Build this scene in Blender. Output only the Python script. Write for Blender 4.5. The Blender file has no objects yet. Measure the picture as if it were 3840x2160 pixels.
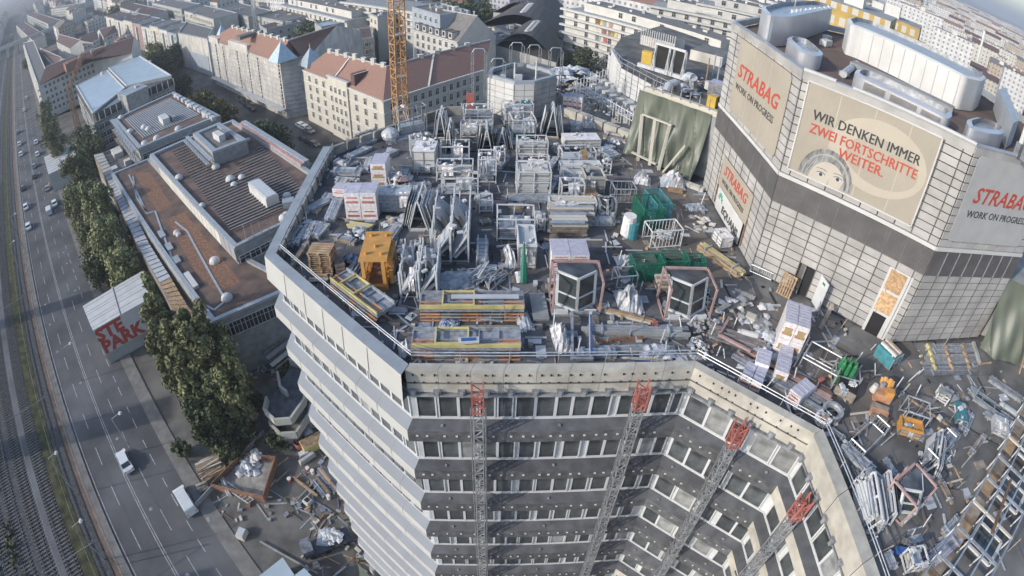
import bpy, math, random
from mathutils import Vector, Matrix
R=math.radians
random.seed(11)
sc=bpy.context.scene
# ---------------------------------------------------------------- camera
CZ=66.0; TILT=R(38.49654); ROLL=R(2.136184); YAW=R(3.1)
F_PX=2200.275; K_R=0.0319852
cam=bpy.data.cameras.new('camera'); camo=bpy.data.objects.new('camera',cam)
sc.collection.objects.link(camo); sc.camera=camo
camo.location=(0,0,CZ)
camo.rotation_euler=(Matrix.Rotation(-YAW,3,'Z')@Matrix.Rotation(R(90)-TILT,3,'X')@Matrix.Rotation(ROLL,3,'Z')).to_euler()
cam.sensor_width=36; cam.type='PANO'; cam.clip_start=.1; cam.clip_end=30000
for tgt in (getattr(cam,'cycles',None),cam):
    try:
        tgt.panorama_type='FISHEYE_LENS_POLYNOMIAL'
        tgt.fisheye_fov=R(180)
        tgt.fisheye_polynomial_k0=0.0
        tgt.fisheye_polynomial_k1=-(3840/36)/F_PX
        tgt.fisheye_polynomial_k2=0.0
        tgt.fisheye_polynomial_k3=-K_R*(3840/36)**3/(F_PX*4e6)
        tgt.fisheye_polynomial_k4=0.0
        break
    except Exception as e: pass
# ---------------------------------------------------------------- light
SUN_AZ=Vector((-.91,-.41,0)).normalized(); SUN_EL=R(25)
w=bpy.data.worlds.new('World'); sc.world=w; w.use_nodes=True
nt=w.node_tree; nt.nodes.clear()
o_=nt.nodes.new('ShaderNodeOutputWorld'); b_=nt.nodes.new('ShaderNodeBackground'); s_=nt.nodes.new('ShaderNodeTexSky')
s_.sky_type='NISHITA'; s_.sun_disc=False; s_.sun_elevation=SUN_EL
s_.sun_rotation=math.atan2(SUN_AZ.x,SUN_AZ.y); s_.air_density=1.0; s_.dust_density=1.6; s_.ozone_density=2.0
b_.inputs[1].default_value=.15
nt.links.new(s_.outputs[0],b_.inputs[0]); nt.links.new(b_.outputs[0],o_.inputs[0])
sl=bpy.data.lights.new('sun','SUN'); sl.energy=2.15; sl.angle=R(.9); sl.color=(1,.93,.84)
so=bpy.data.objects.new('sun',sl); sc.collection.objects.link(so)
sd=Vector((SUN_AZ.x*math.cos(SUN_EL),SUN_AZ.y*math.cos(SUN_EL),math.sin(SUN_EL)))
so.rotation_euler=sd.to_track_quat('Z','Y').to_euler(); so.location=sd*200
vs=sc.view_settings; sc.display_settings.display_device='sRGB'
vs.view_transform='Standard'; vs.look='None'; vs.exposure=0.74; vs.gamma=1; vs.use_curve_mapping=False
try:
    sc.cycles.max_bounces=5; sc.cycles.diffuse_bounces=3; sc.cycles.volume_bounces=0; sc.cycles.transparent_max_bounces=8
except Exception: pass
# ---------------------------------------------------------------- ray helper: where a sight line meets a height
def ray(px,py):
    x=px-1920.; y=1080.-py; r=math.hypot(x,y) or 1e-9
    th=r/F_PX*(1+K_R*(r/2000)**2); s=math.sin(th)/r
    a,b,c=x*s,y*s,math.cos(th)
    a,b=math.cos(ROLL)*a-math.sin(ROLL)*b, math.sin(ROLL)*a+math.cos(ROLL)*b
    X=a; Y=b*math.sin(TILT)+c*math.cos(TILT); Z=b*math.cos(TILT)-c*math.sin(TILT)
    cy,sy=math.cos(-YAW),math.sin(-YAW)
    return Vector((cy*X-sy*Y, sy*X+cy*Y, Z))
def P(px,py,z=0.):
    r=ray(px,py); t=(z-CZ)/r.z
    return Vector((r.x*t,r.y*t,z))
def S(x,y,z=0.): return P(x*1.49068,y*1.49068,z)     # same, in the 2576-wide view
def zat(px,py,p):
    r=ray(px,py); return CZ+r.z*math.hypot(p[0],p[1])/math.hypot(r.x,r.y)
# ---------------------------------------------------------------- materials
def mat(name,col,rough=.8,metal=0.,var=.18,scale=1.2,bump=0.,spec=.3,col2=None,stretch=None,detail=4):
    m=bpy.data.materials.new(name); m.use_nodes=True; n=m.node_tree; N=n.nodes; L=n.links
    bs=N['Principled BSDF']; bs.inputs['Roughness'].default_value=rough; bs.inputs['Metallic'].default_value=metal
    bs.inputs['Specular IOR Level'].default_value=spec
    tc=N.new('ShaderNodeTexCoord'); no=N.new('ShaderNodeTexNoise'); no.inputs['Scale'].default_value=scale; no.inputs['Detail'].default_value=detail
    src=tc.outputs['Object']
    if stretch:
        mp=N.new('ShaderNodeMapping'); mp.inputs['Scale'].default_value=stretch; L.new(src,mp.inputs[0]); src=mp.outputs[0]
    L.new(src,no.inputs['Vector'])
    cr=N.new('ShaderNodeValToRGB'); c=col
    lo=tuple(max(0,v*(1-var)) for v in c); hi=tuple(min(1,v*(1+var)) for v in c) if col2 is None else col2
    cr.color_ramp.elements[0].position=.35; cr.color_ramp.elements[1].position=.68
    cr.color_ramp.elements[0].color=(*lo,1); cr.color_ramp.elements[1].color=(*hi,1)
    L.new(no.outputs[0],cr.inputs[0])
    oi=N.new('ShaderNodeObjectInfo'); hv=N.new('ShaderNodeHueSaturation'); mr=N.new('ShaderNodeMapRange')
    mr.inputs[3].default_value=1-var*.5; mr.inputs[4].default_value=1+var*.5
    L.new(oi.outputs['Random'],mr.inputs[0]); L.new(mr.outputs[0],hv.inputs['Value']); L.new(cr.outputs[0],hv.inputs['Color'])
    L.new(hv.outputs[0],bs.inputs['Base Color'])
    if bump:
        bp=N.new('ShaderNodeBump'); bp.inputs['Strength'].default_value=bump; bp.inputs['Distance'].default_value=.05
        n2=N.new('ShaderNodeTexNoise'); n2.inputs['Scale'].default_value=scale*6; n2.inputs['Detail'].default_value=3; L.new(src,n2.inputs['Vector'])
        L.new(n2.outputs[0],bp.inputs['Height']); L.new(bp.outputs[0],bs.inputs['Normal'])
    return m
def winmat(name,wall,glass,sx,sy,fx=.45,fy=.5):
    """far facades: rows of windows too small to pick apart"""
    m=mat(name,wall,.9,var=.12,scale=.3); n=m.node_tree; N=n.nodes; L=n.links
    bs=N['Principled BSDF']; old=bs.inputs['Base Color'].links[0].from_socket
    tc=N.new('ShaderNodeTexCoord'); sp=N.new('ShaderNodeSeparateXYZ'); L.new(tc.outputs['UV'],sp.inputs[0])
    def band(sock,s,f):
        a=N.new('ShaderNodeMath'); a.operation='MULTIPLY'; a.inputs[1].default_value=1/s; L.new(sock,a.inputs[0])
        b=N.new('ShaderNodeMath'); b.operation='FRACT'; L.new(a.outputs[0],b.inputs[0])
        c=N.new('ShaderNodeMath'); c.operation='SUBTRACT'; c.inputs[1].default_value=.5; L.new(b.outputs[0],c.inputs[0])
        d=N.new('ShaderNodeMath'); d.operation='ABSOLUTE'; L.new(c.outputs[0],d.inputs[0])
        e=N.new('ShaderNodeMath'); e.operation='LESS_THAN'; e.inputs[1].default_value=f/2; L.new(d.outputs[0],e.inputs[0]); return e.outputs[0]
    mu=N.new('ShaderNodeMath'); mu.operation='MULTIPLY'
    L.new(band(sp.outputs[0],sx,fx),mu.inputs[0]); L.new(band(sp.outputs[1],sy,fy),mu.inputs[1])
    mx=N.new('ShaderNodeMixRGB'); mx.inputs[2].default_value=(*glass,1); L.new(mu.outputs[0],mx.inputs[0]); L.new(old,mx.inputs[1])
    L.new(mx.outputs[0],bs.inputs['Base Color']); return m
M={}
def dm(n,*a,**k): M[n]=mat(n,*a,**k)
dm('asphalt',(.115,.118,.125),.92,var=.28,scale=.12,bump=.1,detail=9)
dm('ground',(.11,.105,.095),.95,var=.4,scale=.12,bump=.2)
dm('yard',(.155,.15,.14),.95,var=.35,scale=.3,bump=.2)
dm('pave',(.17,.165,.155),.9,var=.2,scale=.6)
dm('paint',(.30,.30,.31),.7,var=.25,scale=1.5)
dm('ballast',(.07,.075,.08),.95,var=.4,scale=3,bump=.5)
dm('sleeper',(.11,.11,.11),.9,var=.3)
dm('rail',(.10,.085,.075),.5,.6)
dm('grass',(.05,.065,.03),.95,var=.5,scale=.6,bump=.5,col2=(.10,.10,.045))
dm('dirt',(.15,.11,.085),.95,var=.3,scale=.5)
dm('deck',(.08,.085,.095),.8,var=.35,scale=.45,bump=.2,detail=8,col2=(.155,.155,.16),spec=.35)
dm('deck_tan',(.16,.145,.13),.9,var=.3,scale=.5,detail=8)
dm('white',(.52,.52,.505),.55,var=.07,scale=.6)
dm('whitegrey',(.42,.44,.46),.5,var=.08,scale=.8)
dm('lipwhite',(.43,.435,.42),.55,var=.05,scale=.5)
dm('ledge',(.255,.275,.30),.5,var=.05,scale=.5)
dm('darkmem',(.092,.096,.105),.8,var=.25,scale=1.2,bump=.1)
dm('boltband',(.10,.103,.108),.85,var=.3,scale=2)
dm('concrete',(.42,.40,.35),.9,var=.18,scale=1.1,bump=.25,detail=7)
dm('oldconc',(.26,.25,.23),.9,var=.3,scale=.8,bump=.3,detail=7)
dm('conc_grey',(.27,.28,.28),.9,var=.2,scale=.8)
dm('panel',(.37,.36,.345),.5,.0,var=.16,scale=.7)
dm('joint',(.15,.14,.13),.7,var=.2)
dm('louvre',(.22,.21,.21),.45,.4,var=.12)
dm('banner',(.345,.31,.255),.75,var=.06,scale=.35,bump=.5)
dm('banner_oval',(.42,.38,.31),.75,var=.04,scale=.5)
dm('banner_white',(.40,.40,.39),.75,var=.05)
dm('red_print',(.44,.075,.05),.7,var=.06)
dm('black_print',(.05,.055,.06),.7,var=.06)
dm('teal_print',(.08,.33,.26),.7,var=.06)
dm('face_grey',(.30,.29,.27),.7,var=.15,scale=2)
dm('face_print',(.44,.40,.34),.7,var=.04)
dm('hair_print',(.17,.175,.175),.7,var=.5,scale=1.5,stretch=(1,6,1))
dm('alu',(.52,.54,.57),.33,.45,var=.06,scale=.5)
dm('galv',(.45,.47,.49),.45,.6,var=.2,scale=3)
dm('steel',(.30,.31,.33),.45,.6,var=.25,scale=3)
dm('frame_white',(.55,.565,.57),.5,var=.08)
dm('glass_dark',(.045,.055,.058),.12,0,var=.25,scale=.8,spec=.8)
dm('glass_film',(.08,.09,.095),.3,0,var=.6,scale=1.0,spec=.55)
dm('foil',(.52,.54,.56),.32,.1,var=.25,scale=5,bump=.8)
dm('foil_grey',(.30,.33,.37),.4,.1,var=.25,scale=4,bump=.6)
dm('white_wrap',(.66,.63,.62),.5,var=.18,scale=5,bump=.4)
dm('lilac_wrap',(.42,.41,.50),.5,var=.15,scale=4,bump=.3)
dm('pinkprint',(.42,.16,.15),.7,var=.2)
dm('tan_fleck',(.32,.27,.12),.8)
dm('wood',(.34,.24,.15),.8,var=.3,scale=2,stretch=(1,1,4))
dm('wood_grey',(.25,.21,.17),.85,var=.3,scale=2)
dm('osb',(.46,.30,.17),.8,var=.3,scale=6)
dm('orange_board',(.46,.25,.15),.75,var=.25,scale=2)
dm('orange',(.50,.26,.075),.5,var=.12,scale=1.5)
dm('crane_orange',(.52,.28,.11),.55,var=.12)
dm('yellow',(.58,.40,.08),.5,var=.1)
dm('yellow_pale',(.52,.46,.20),.55,var=.15)
dm('red_steel',(.36,.125,.105),.55,var=.15)
dm('pink_steel',(.36,.25,.235),.6,var=.2)
dm('green_net',(.02,.14,.095),.6,var=.2)
dm('green',(.03,.17,.07),.5,var=.15)
dm('teal',(.06,.22,.25),.6,var=.2,scale=3)
dm('blue',(.05,.12,.32),.6,var=.2)
dm('tarp',(.10,.115,.09),.45,var=.08,scale=.5,bump=.05,spec=.5)
dm('roof_brown',(.13,.10,.09),.95,var=.25,scale=.35,detail=8,col2=(.19,.13,.105))
dm('roof_kerb',(.36,.39,.41),.5,.3,var=.1)
dm('roof_teal',(.42,.50,.55),.45,.2,var=.08,scale=.2)
dm('tile_red',(.25,.15,.12),.85,var=.12,scale=3,stretch=(1,1,1))
dm('tile_dark',(.115,.075,.07),.85,var=.2,scale=2)
dm('deck_light',(.125,.125,.125),.85,var=.3,scale=.5,bump=.2,detail=8,col2=(.20,.195,.185))
dm('pane_blind',(.26,.27,.27),.4,var=.4)
dm('louvre_rib',(.12,.11,.105),.6,.2,var=.3)
dm('slate',(.16,.155,.15),.8,var=.15,scale=1)
dm('metal_roof',(.42,.50,.55),.4,.4,var=.1)
dm('cream',(.50,.475,.41),.85,var=.07,scale=.3)
dm('stucco_white',(.52,.51,.47),.85,var=.08,scale=.3)
dm('stucco_grey',(.38,.38,.35),.85,var=.1,scale=.3)
dm('stucco_blue',(.32,.36,.41),.85,var=.08,scale=.3)
dm('sheet_white',(.50,.48,.44),.7,var=.22,scale=.5,bump=.5,stretch=(1,1,.4))
dm('window_dark',(.035,.035,.04),.3,var=.3,spec=.6)
dm('trim',(.55,.55,.52),.6,var=.06)
dm('leaf',(.12,.145,.06),.75,var=.5,scale=1.3,col2=(.25,.265,.13),spec=.2)
dm('leaf_light',(.17,.19,.085),.7,var=.4,scale=1.3,col2=(.30,.31,.17),spec=.25)
dm('leaf_yel',(.10,.10,.02),.8,var=.4,scale=1.3,col2=(.16,.13,.03),spec=.2)
dm('leaf_dark',(.06,.085,.045),.8,var=.4,scale=1.3,col2=(.12,.145,.075),spec=.2)
dm('bark',(.09,.07,.05),.95)
dm('rust',(.21,.12,.08),.85,var=.3,scale=2)
dm('rubber',(.025,.025,.027),.8)
dm('car_white',(.62,.65,.66),.25,.0,var=.05,spec=.6)
dm('car_dark',(.05,.055,.065),.25,var=.3,spec=.6)
dm('car_grey',(.22,.23,.25),.25,.3,var=.4,spec=.6)
dm('hall_roof',(.085,.08,.075),.85,var=.12,scale=.15)
dm('hill',(.075,.095,.10),1,var=.2,scale=.004)
M['fw_a']=winmat('fw_a',(.50,.48,.43),(.20,.20,.20),3,3.2,.4,.45)
M['fw_b']=winmat('fw_b',(.56,.56,.55),(.22,.22,.23),3.4,3.2,.4,.45)
M['fw_c']=winmat('fw_c',(.42,.35,.28),(.17,.16,.15),2.8,3.2,.4,.45)
M['fw_gold']=winmat('fw_gold',(.42,.30,.10),(.5,.48,.42),2.2,3.0,.55,.55)
M['fw_d']=winmat('fw_d',(.42,.44,.46),(.18,.19,.2),3,3.3,.5,.45)
# ---------------------------------------------------------------- mesh builder
class MB:
    def __init__(s): s.v=[];s.f=[];s.m=[];s.names=[];s.T=Matrix();s.uv={};s.pr=[]
    def mi(s,n):
        if n not in s.names: s.names.append(n)
        return s.names.index(n)
    def face(s,pts,m,uv=None):
        i=len(s.v); s.v+=[tuple(s.T@Vector(p)) for p in pts]; s.f.append(tuple(range(i,i+len(pts)))); s.m.append(s.mi(m))
        if uv: s.uv[len(s.f)-1]=uv
    def hexa(s,c,m,mtop=None):   # c: 8 corners, bottom 4 ccw then top 4
        s.pr.append((len(s.v),len(s.f))); i=len(s.v); s.v+=[tuple(s.T@Vector(p)) for p in c]
        for k,q in enumerate(((3,2,1,0),(4,5,6,7),(0,1,5,4),(1,2,6,5),(2,3,7,6),(3,0,4,7))):
            s.f.append(tuple(i+a for a in q)); s.m.append(s.mi(mtop if (mtop and k==1) else m))
    def box(s,x,y,z,sx,sy,sz,m,rz=0,mtop=None):  # x,y centre, z bottom
        c,d=math.cos(rz),math.sin(rz); pts=[]
        for zz in (z,z+sz):
            for a,b in ((-1,-1),(1,-1),(1,1),(-1,1)):
                u,v=a*sx/2,b*sy/2; pts.append((x+c*u-d*v,y+d*u+c*v,zz))
        s.hexa(pts,m,mtop)
    def beam(s,p,q,w,h,m):
        p,q=Vector(p),Vector(q); d=(q-p)
        if d.length<1e-6: return
        d.normalize(); up=Vector((0,0,1)) if abs(d.z)<.95 else Vector((0,1,0))
        a=d.cross(up).normalized(); b=a.cross(d).normalized(); a*=w/2; b*=h/2
        s.hexa([p-a-b,p+a-b,q+a-b,q-a-b,p-a+b,p+a+b,q+a+b,q-a+b],m)
    def tube(s,p,q,r,m,n=8,r2=None,cap=True):
        p,q=Vector(p),Vector(q); d=(q-p).normalized(); up=Vector((0,0,1)) if abs(d.z)<.95 else Vector((0,1,0))
        a=d.cross(up).normalized(); b=a.cross(d); r2=r if r2 is None else r2; s.pr.append((len(s.v),len(s.f))); i=len(s.v); k=s.mi(m)
        for c,rr in ((p,r),(q,r2)):
            for t in range(n):
                g=2*math.pi*t/n; s.v.append(tuple(s.T@(c+a*rr*math.cos(g)+b*rr*math.sin(g))))
        for t in range(n):
            u=(t+1)%n; s.f.append((i+t,i+u,i+n+u,i+n+t)); s.m.append(k)
        if cap: s.f.append(tuple(i+n-1-t for t in range(n))); s.m.append(k); s.f.append(tuple(i+n+t for t in range(n))); s.m.append(k)
    def prism(s,poly,z0,z1,m,mtop=None,cap=True,uvw=False):
        poly=[(p[0],p[1]) for p in poly]
        if sum(poly[i][0]*poly[(i+1)%len(poly)][1]-poly[(i+1)%len(poly)][0]*poly[i][1] for i in range(len(poly)))<0: poly=poly[::-1]
        n=len(poly); L=0
        for i in range(n):
            a,b=poly[i],poly[(i+1)%n]; l=math.hypot(b[0]-a[0],b[1]-a[1])
            s.face([(a[0],a[1],z0),(b[0],b[1],z0),(b[0],b[1],z1),(a[0],a[1],z1)],m,[(L,z0),(L+l,z0),(L+l,z1),(L,z1)]); L+=l
        if cap: s.face([(p[0],p[1],z1) for p in poly],mtop or m); s.face([(p[0],p[1],z0) for p in poly[::-1]],m)
    def ring(s,poly,wd,z0,z1,m):   # parapet kerb inside a polygon outline
        q=inset(poly,wd); n=len(poly)
        for i in range(n):
            j=(i+1)%n; a,b,c,d=poly[i],poly[j],q[j],q[i]
            s.hexa([(*a[:2],z0),(*b[:2],z0),(*c[:2],z0),(*d[:2],z0),(*a[:2],z1),(*b[:2],z1),(*c[:2],z1),(*d[:2],z1)],m)
    def lattice(s,p,q,w,m,step=None,t=.06,n4=True):  # square lattice mast
        p,q=Vector(p),Vector(q); d=q-p; L=d.length; d.normalize()
        up=Vector((0,0,1)) if abs(d.z)<.95 else Vector((0,1,0)); a=d.cross(up).normalized()*w/2; b=a.cross(d).normalized()*w/2
        cs=[a+b,b-a,-a-b,a-b]; step=step or w
        for c in cs: s.beam(p+c,q+c,t*1.5,t*1.5,m)
        k=int(L/step)
        for i in range(k):
            u,v=p+d*i*step,p+d*(i+1)*step
            for j in range(4):
                c,e=cs[j],cs[(j+1)%4]
                s.beam(u+(c if i%2 else e),v+(e if i%2 else c),t,t,m); s.beam(u+c,u+e,t,t,m)
    def each(s,name,parent=None,every=1):   # one object per box, bar or tube
        if not s.pr or s.pr[0][1]>0: return [s.build(name,parent)]
        ends=s.pr[1:]+[(len(s.v),len(s.f))]; out=[]
        for k in range(0,len(s.pr),every):
            v0,f0=s.pr[k]; v1,f1=ends[min(k+every,len(ends))-1]
            q=MB(); q.names=list(s.names); q.v=s.v[v0:v1]; q.f=[tuple(i-v0 for i in f) for f in s.f[f0:f1]]; q.m=s.m[f0:f1]
            used=sorted(set(q.m)); q.m=[used.index(i) for i in q.m]; q.names=[s.names[i] for i in used]; out.append(q.build(name,parent))
        return out
    def build(s,name,parent=None,smooth=False):
        me=bpy.data.meshes.new(name); me.from_pydata(s.v,[],s.f)
        for n in s.names: me.materials.append(M[n])
        me.polygons.foreach_set('material_index',s.m)
        if s.uv:
            ul=me.uv_layers.new(name='UVMap')
            for fi,uv in s.uv.items():
                ls=me.polygons[fi].loop_start
                for k,c in enumerate(uv): ul.data[ls+k].uv=c
        if smooth: me.polygons.foreach_set('use_smooth',[True]*len(me.polygons))
        me.update(); o=bpy.data.objects.new(name,me); sc.collection.objects.link(o)
        if parent is not None: o.parent=parent
        return o
def inset(poly,d):
    n=len(poly); A=sum(poly[i][0]*poly[(i+1)%n][1]-poly[(i+1)%n][0]*poly[i][1] for i in range(n)); sg=1 if A>0 else -1; out=[]
    for i in range(n):
        a,b,c=Vector(poly[i-1][:2]),Vector(poly[i][:2]),Vector(poly[(i+1)%n][:2])
        e1=(b-a).normalized(); e2=(c-b).normalized(); n1=Vector((-e1.y,e1.x))*sg; n2=Vector((-e2.y,e2.x))*sg
        k=(n1+n2); k=k/max(.2,k.dot(n1)) if k.length>1e-6 else n1
        out.append(tuple(b+k*d))
    return out
def tag(o,label=None,cat=None,group=None,kind=None):
    if label: o['label']=label
    if cat: o['category']=cat
    if group: o['group']=group
    if kind: o['kind']=kind
    return o
def thing(name,label,cat,loc=(0,0,0),rz=0,group=None):
    o=bpy.data.objects.new(name,None); sc.collection.objects.link(o); o.location=loc; o.rotation_euler=(0,0,rz); o.empty_display_size=.3
    return tag(o,label,cat,group)
KIDS={}
def dup(root,loc,rz,label,scale=None):
    if root.name not in KIDS:
        al=[o for o in sc.objects if o.parent is root]; KIDS[root.name]=[(c,[g for g in sc.objects if g.parent is c]) for c in al]
    r=root.copy(); sc.collection.objects.link(r); r.location=loc; r.rotation_euler=(0,0,rz); r['label']=label
    if scale: r.scale=scale
    for c,gs in KIDS[root.name]:
        k=c.copy(); sc.collection.objects.link(k); k.parent=r
        for g in gs: h=g.copy(); sc.collection.objects.link(h); h.parent=k
    return r
def inst(mesh_o,parent,loc,rz=0,scale=None,name=None):
    k=mesh_o.copy(); sc.collection.objects.link(k); k.parent=parent; k.location=loc; k.rotation_euler=(0,0,rz)
    if scale: k.scale=scale
    return k
def text(txt,size,m,parent,mw,name='lettering',shear=0,align='LEFT',bold=.0,sx=1,fit=None):
    cu=bpy.data.curves.new(name,'FONT'); cu.body=txt; cu.size=size; cu.shear=shear; cu.align_x=align; cu.offset=bold*size; cu.extrude=.008; cu.space_character=1.02
    cu.resolution_u=2
    o=bpy.data.objects.new(name,cu); sc.collection.objects.link(o)
    dg=bpy.context.evaluated_depsgraph_get(); me=bpy.data.meshes.new_from_object(o.evaluated_get(dg)); bpy.data.objects.remove(o)
    if fit:
        xs=[v.co.x for v in me.vertices]; sx=fit/(max(xs)-min(xs))
    me.materials.clear(); me.materials.append(M[m]); k=bpy.data.objects.new(name,me); sc.collection.objects.link(k)
    k.parent=parent; k.matrix_local=mw@Matrix.Diagonal((sx,1,1,1)); return k
def pieces(mb,name,piece,label,cat,group=None):
    t=thing(name,label,cat,(0,0,0),0,group); mb.each(piece,t); return t
def plane_mat(o,xdir,normal):   # matrix: local x along xdir, y up in the plane, z = outward normal
    x=Vector(xdir).normalized(); z=Vector(normal).normalized(); y=z.cross(x)
    m=Matrix((x,y,z)).transposed().to_4x4(); m.translation=Vector(o); return m
ZD=45.5; ZP=46.3
# ================================================================ ground, road, tracks
mb=MB(); mb.face([(-9000,-3000,-.3),(9000,-3000,-.3),(9000,14000,-.3),(-9000,14000,-.3)],'ground'); tag(mb.build('ground'),kind='structure')
D=Vector((-math.sqrt(.5),math.sqrt(.5),0)); Nn=Vector((math.sqrt(.5),math.sqrt(.5),0)); F=1.2
def rd(s,t,z=0): v=D*s+Nn*t*F; return (v.x,v.y,z)
def strip(mb,s0,s1,t0,t1,z,m): mb.face([rd(s0,t0,z),rd(s0,t1,z),rd(s1,t1,z),rd(s1,t0,z)],m)
mb=MB(); strip(mb,-40,900,-14.5,-2.9,.004-.25,'asphalt'); o=mb.build('road'); tag(o,kind='structure')
ZR=-.245
mb=MB()
strip(mb,-40,900,-9.72,-9.62,ZR,'paint'); strip(mb,-40,900,-9.42,-9.32,ZR,'paint')
s=-20
while s<420:
    for t in (-12.05,-7.35): strip(mb,s,s+4.2,t,t+.12,ZR,'paint')
    strip(mb,s+3,s+5.5,-5.1,-4.98,ZR,'paint')
    if s<140: strip(mb,s+7,s+9,-5.1,-4.98,ZR,'paint')
    s+=9
strip(mb,-40,900,-14.2,-14.1,ZR,'paint')
o=mb.build('lane_marking'); tag(o,kind='structure')
mb=MB(); random.seed(4)
for k in range(34):
    s0=random.uniform(0,200); t0=random.choice([-14,-11.6,-9.2,-7,-4.9])+random.uniform(0,.4); strip(mb,s0,s0+random.choice([2,3,6,14]),t0,t0+random.uniform(.6,1.9),ZR-.003,random.choice(['darkmem','yard','darkmem','ballast']))
for k in range(12): p=rd(random.uniform(0,150),random.choice([-13,-10.6,-8.4,-6]),0); mb.tube((p[0],p[1],ZR-.01),(p[0],p[1],ZR+.004),.33,'steel',12)
tag(mb.build('road_patches'),kind='structure')
# pavement right of the road with its kerb, left kerb
mb=MB()
def slab(mb,s0,s1,t0,t1,z0,z1,m): mb.hexa([rd(s0,t0,z0),rd(s0,t1,z0),rd(s1,t1,z0),rd(s1,t0,z0),rd(s0,t0,z1),rd(s0,t1,z1),rd(s1,t1,z1),rd(s1,t0,z1)],m)
slab(mb,-40,900,-2.9,-1.0,-.29,-.12,'pave'); tag(mb.build('pavement'),kind='structure')
mb=MB(); slab(mb,-40,900,-15.5,-14.5,-.29,-.1,'pave'); tag(mb.build('kerb_path'),kind='structure')
mb=MB(); slab(mb,-40,900,-16.5,-15.5,-.29,-.14,'dirt'); tag(mb.build('dirt_verge'),kind='structure')
mb=MB(); slab(mb,-40,900,-20.6,-18.5,-.29,-.13,'grass'); tag(mb.build('grass_strip'),kind='structure')
mb=MB(); slab(mb,-40,900,-24.2,-22.8,-.29,-.14,'asphalt'); tag(mb.build('track_path'),kind='structure')
mb=MB(); slab(mb,-60,900,-34.5,-16.5,-.295,-.2,'ballast'); tag(mb.build('ballast_bed'),kind='structure')
mb=MB()
for t in (-17.4,-21.7,-25.2,-28.4,-31.5):
    for g in (-.6,.6): slab(mb,-60,700,t+g-.05,t+g+.05,-.1,0.02,'rail')
o=mb.build('rail_tracks'); tag(o,kind='structure')
base=MB(); base.box(0,0,0,.26,2.5,.12,'sleeper'); sl0=base.build('sleeper'); mesh=sl0.data; bpy.data.objects.remove(sl0)
cnt=0; rest=MB()
for t in (-25.2,-28.4,-21.7,-31.5,-17.4):
    s=2
    while s<230:
        p=rd(s,t,-.15)
        if t in(-25.2,-28.4) and 8<s<95:
            k=bpy.data.objects.new('sleeper',mesh); sc.collection.objects.link(k); k.parent=o; k.location=p; k.rotation_euler=(0,0,R(135))
            cnt+=1
        elif t!=-17.4: rest.box(p[0],p[1],p[2],.26,2.5,.12,'sleeper',R(135))
        s+=.72
k=rest.build('far_sleepers',o); k['kind']='stuff'
mb=MB(); 
for i in range(500):
    s=random.uniform(0,300); t=random.choice([-33.8,-34.5,-35.5,-30])+random.gauss(0,.5); v=rd(s,t,-.2); r=random.uniform(.4,1.3)
    for j in range(14):
        c=Vector(v)+Vector((random.gauss(0,r*.5),random.gauss(0,r*.5),abs(random.gauss(0,r*.5)))); a=Vector((random.gauss(0,1),random.gauss(0,1),random.gauss(0,1))).normalized()*.35; b=a.orthogonal().normalized()*.35
        mb.face([c-a,c-b,c+a,c+b],'leaf_dark')
tag(mb.build('trackside_scrub'),'low dark green scrub growing between and beside the railway tracks','scrub',kind='stuff')
# yard beside the tower
mb=MB(); mb.face([rd(-40,-1,-.24),rd(-40,40,-.24),rd(70,40,-.24),rd(70,-1,-.24)],'yard'); tag(mb.build('yard_ground'),kind='structure')
mb=MB(); mb.face([rd(12,-1.2,-.232),rd(12,12,-.232),rd(26,12,-.232),rd(26,-1.2,-.232)],'pave'); tag(mb.build('yard_slab'),kind='structure')
# side street behind the school
a,b,c,d=P(900,500),P(1240,640),P(1130,700),P(830,520)
mb=MB(); mb.face([(a.x-60,a.y+40,-.24),(b.x+30,b.y-20,-.24),(c.x+20,c.y-30,-.24),(d.x-70,d.y+30,-.24)],'pave'); tag(mb.build('side_street'),kind='structure')
# ================================================================ the tower whose roof is the site
tw=thing('office_tower','grey office tower under construction with stepped white window bands and a cluttered flat roof','tower',(0,0,0))
path=[(-13.25,43.4),(-13.25,27.95),(-3.78,18.72),(10.04,18.72),(15.2,14.0),(15.2,-14)]
def off(path,d):   # mitred offset to the outer side (right of travel)
    out=[]
    for i,p in enumerate(path):
        p=Vector(p); n=[]
        if i>0: e=(p-Vector(path[i-1])).normalized(); n.append(Vector((e.y,-e.x)))
        if i<len(path)-1: e=(Vector(path[i+1])-p).normalized(); n.append(Vector((e.y,-e.x)))
        if len(n)==2: k=n[0]+n[1]; k=k/k.dot(n[0])
        else: k=n[0]
        out.append(p+k*d)
    return out
SEG=[0,1,2,3,4]
mats_l=['lipwhite','lipwhite','boltband','boltband','concrete']
mats_g=['ledge','ledge','darkmem','darkmem','darkmem']
def band(mb,i,prof,ms):   # prof: list of (d,z)
    for (d0,z0),(d1,z1),m in zip(prof[:-1],prof[1:],ms):
        A0,A1=off(path,d0)[i:i+2]; B0,B1=off(path,d1)[i:i+2]
        mb.face([(A0.x,A0.y,z0),(B0.x,B0.y,z1),(B1.x,B1.y,z1),(A1.x,A1.y,z0)],m)
sills=[42.69-3.66*k for k in range(12)]
# core wall behind everything
deck=[(-13.0,43.3),(-13.0,28.05),(-3.65,18.95),(10.15,18.95),(15.45,14.1),(15.45,-14),(60,-14),(60,52),(22,52),(12.9,46.3),(7.3,52.2),(-2.45,52.2),(-3.9,52.2)]
mb=MB(); back=off(path,-.12); poly=[tuple(p) for p in back]+[(60,-14),(60,52),(7.3,52.2),(-3.9,52.2)]
mb.prism(poly,-.3,44.9,'conc_grey','deck'); mb.build('core_wall',tw)
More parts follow.
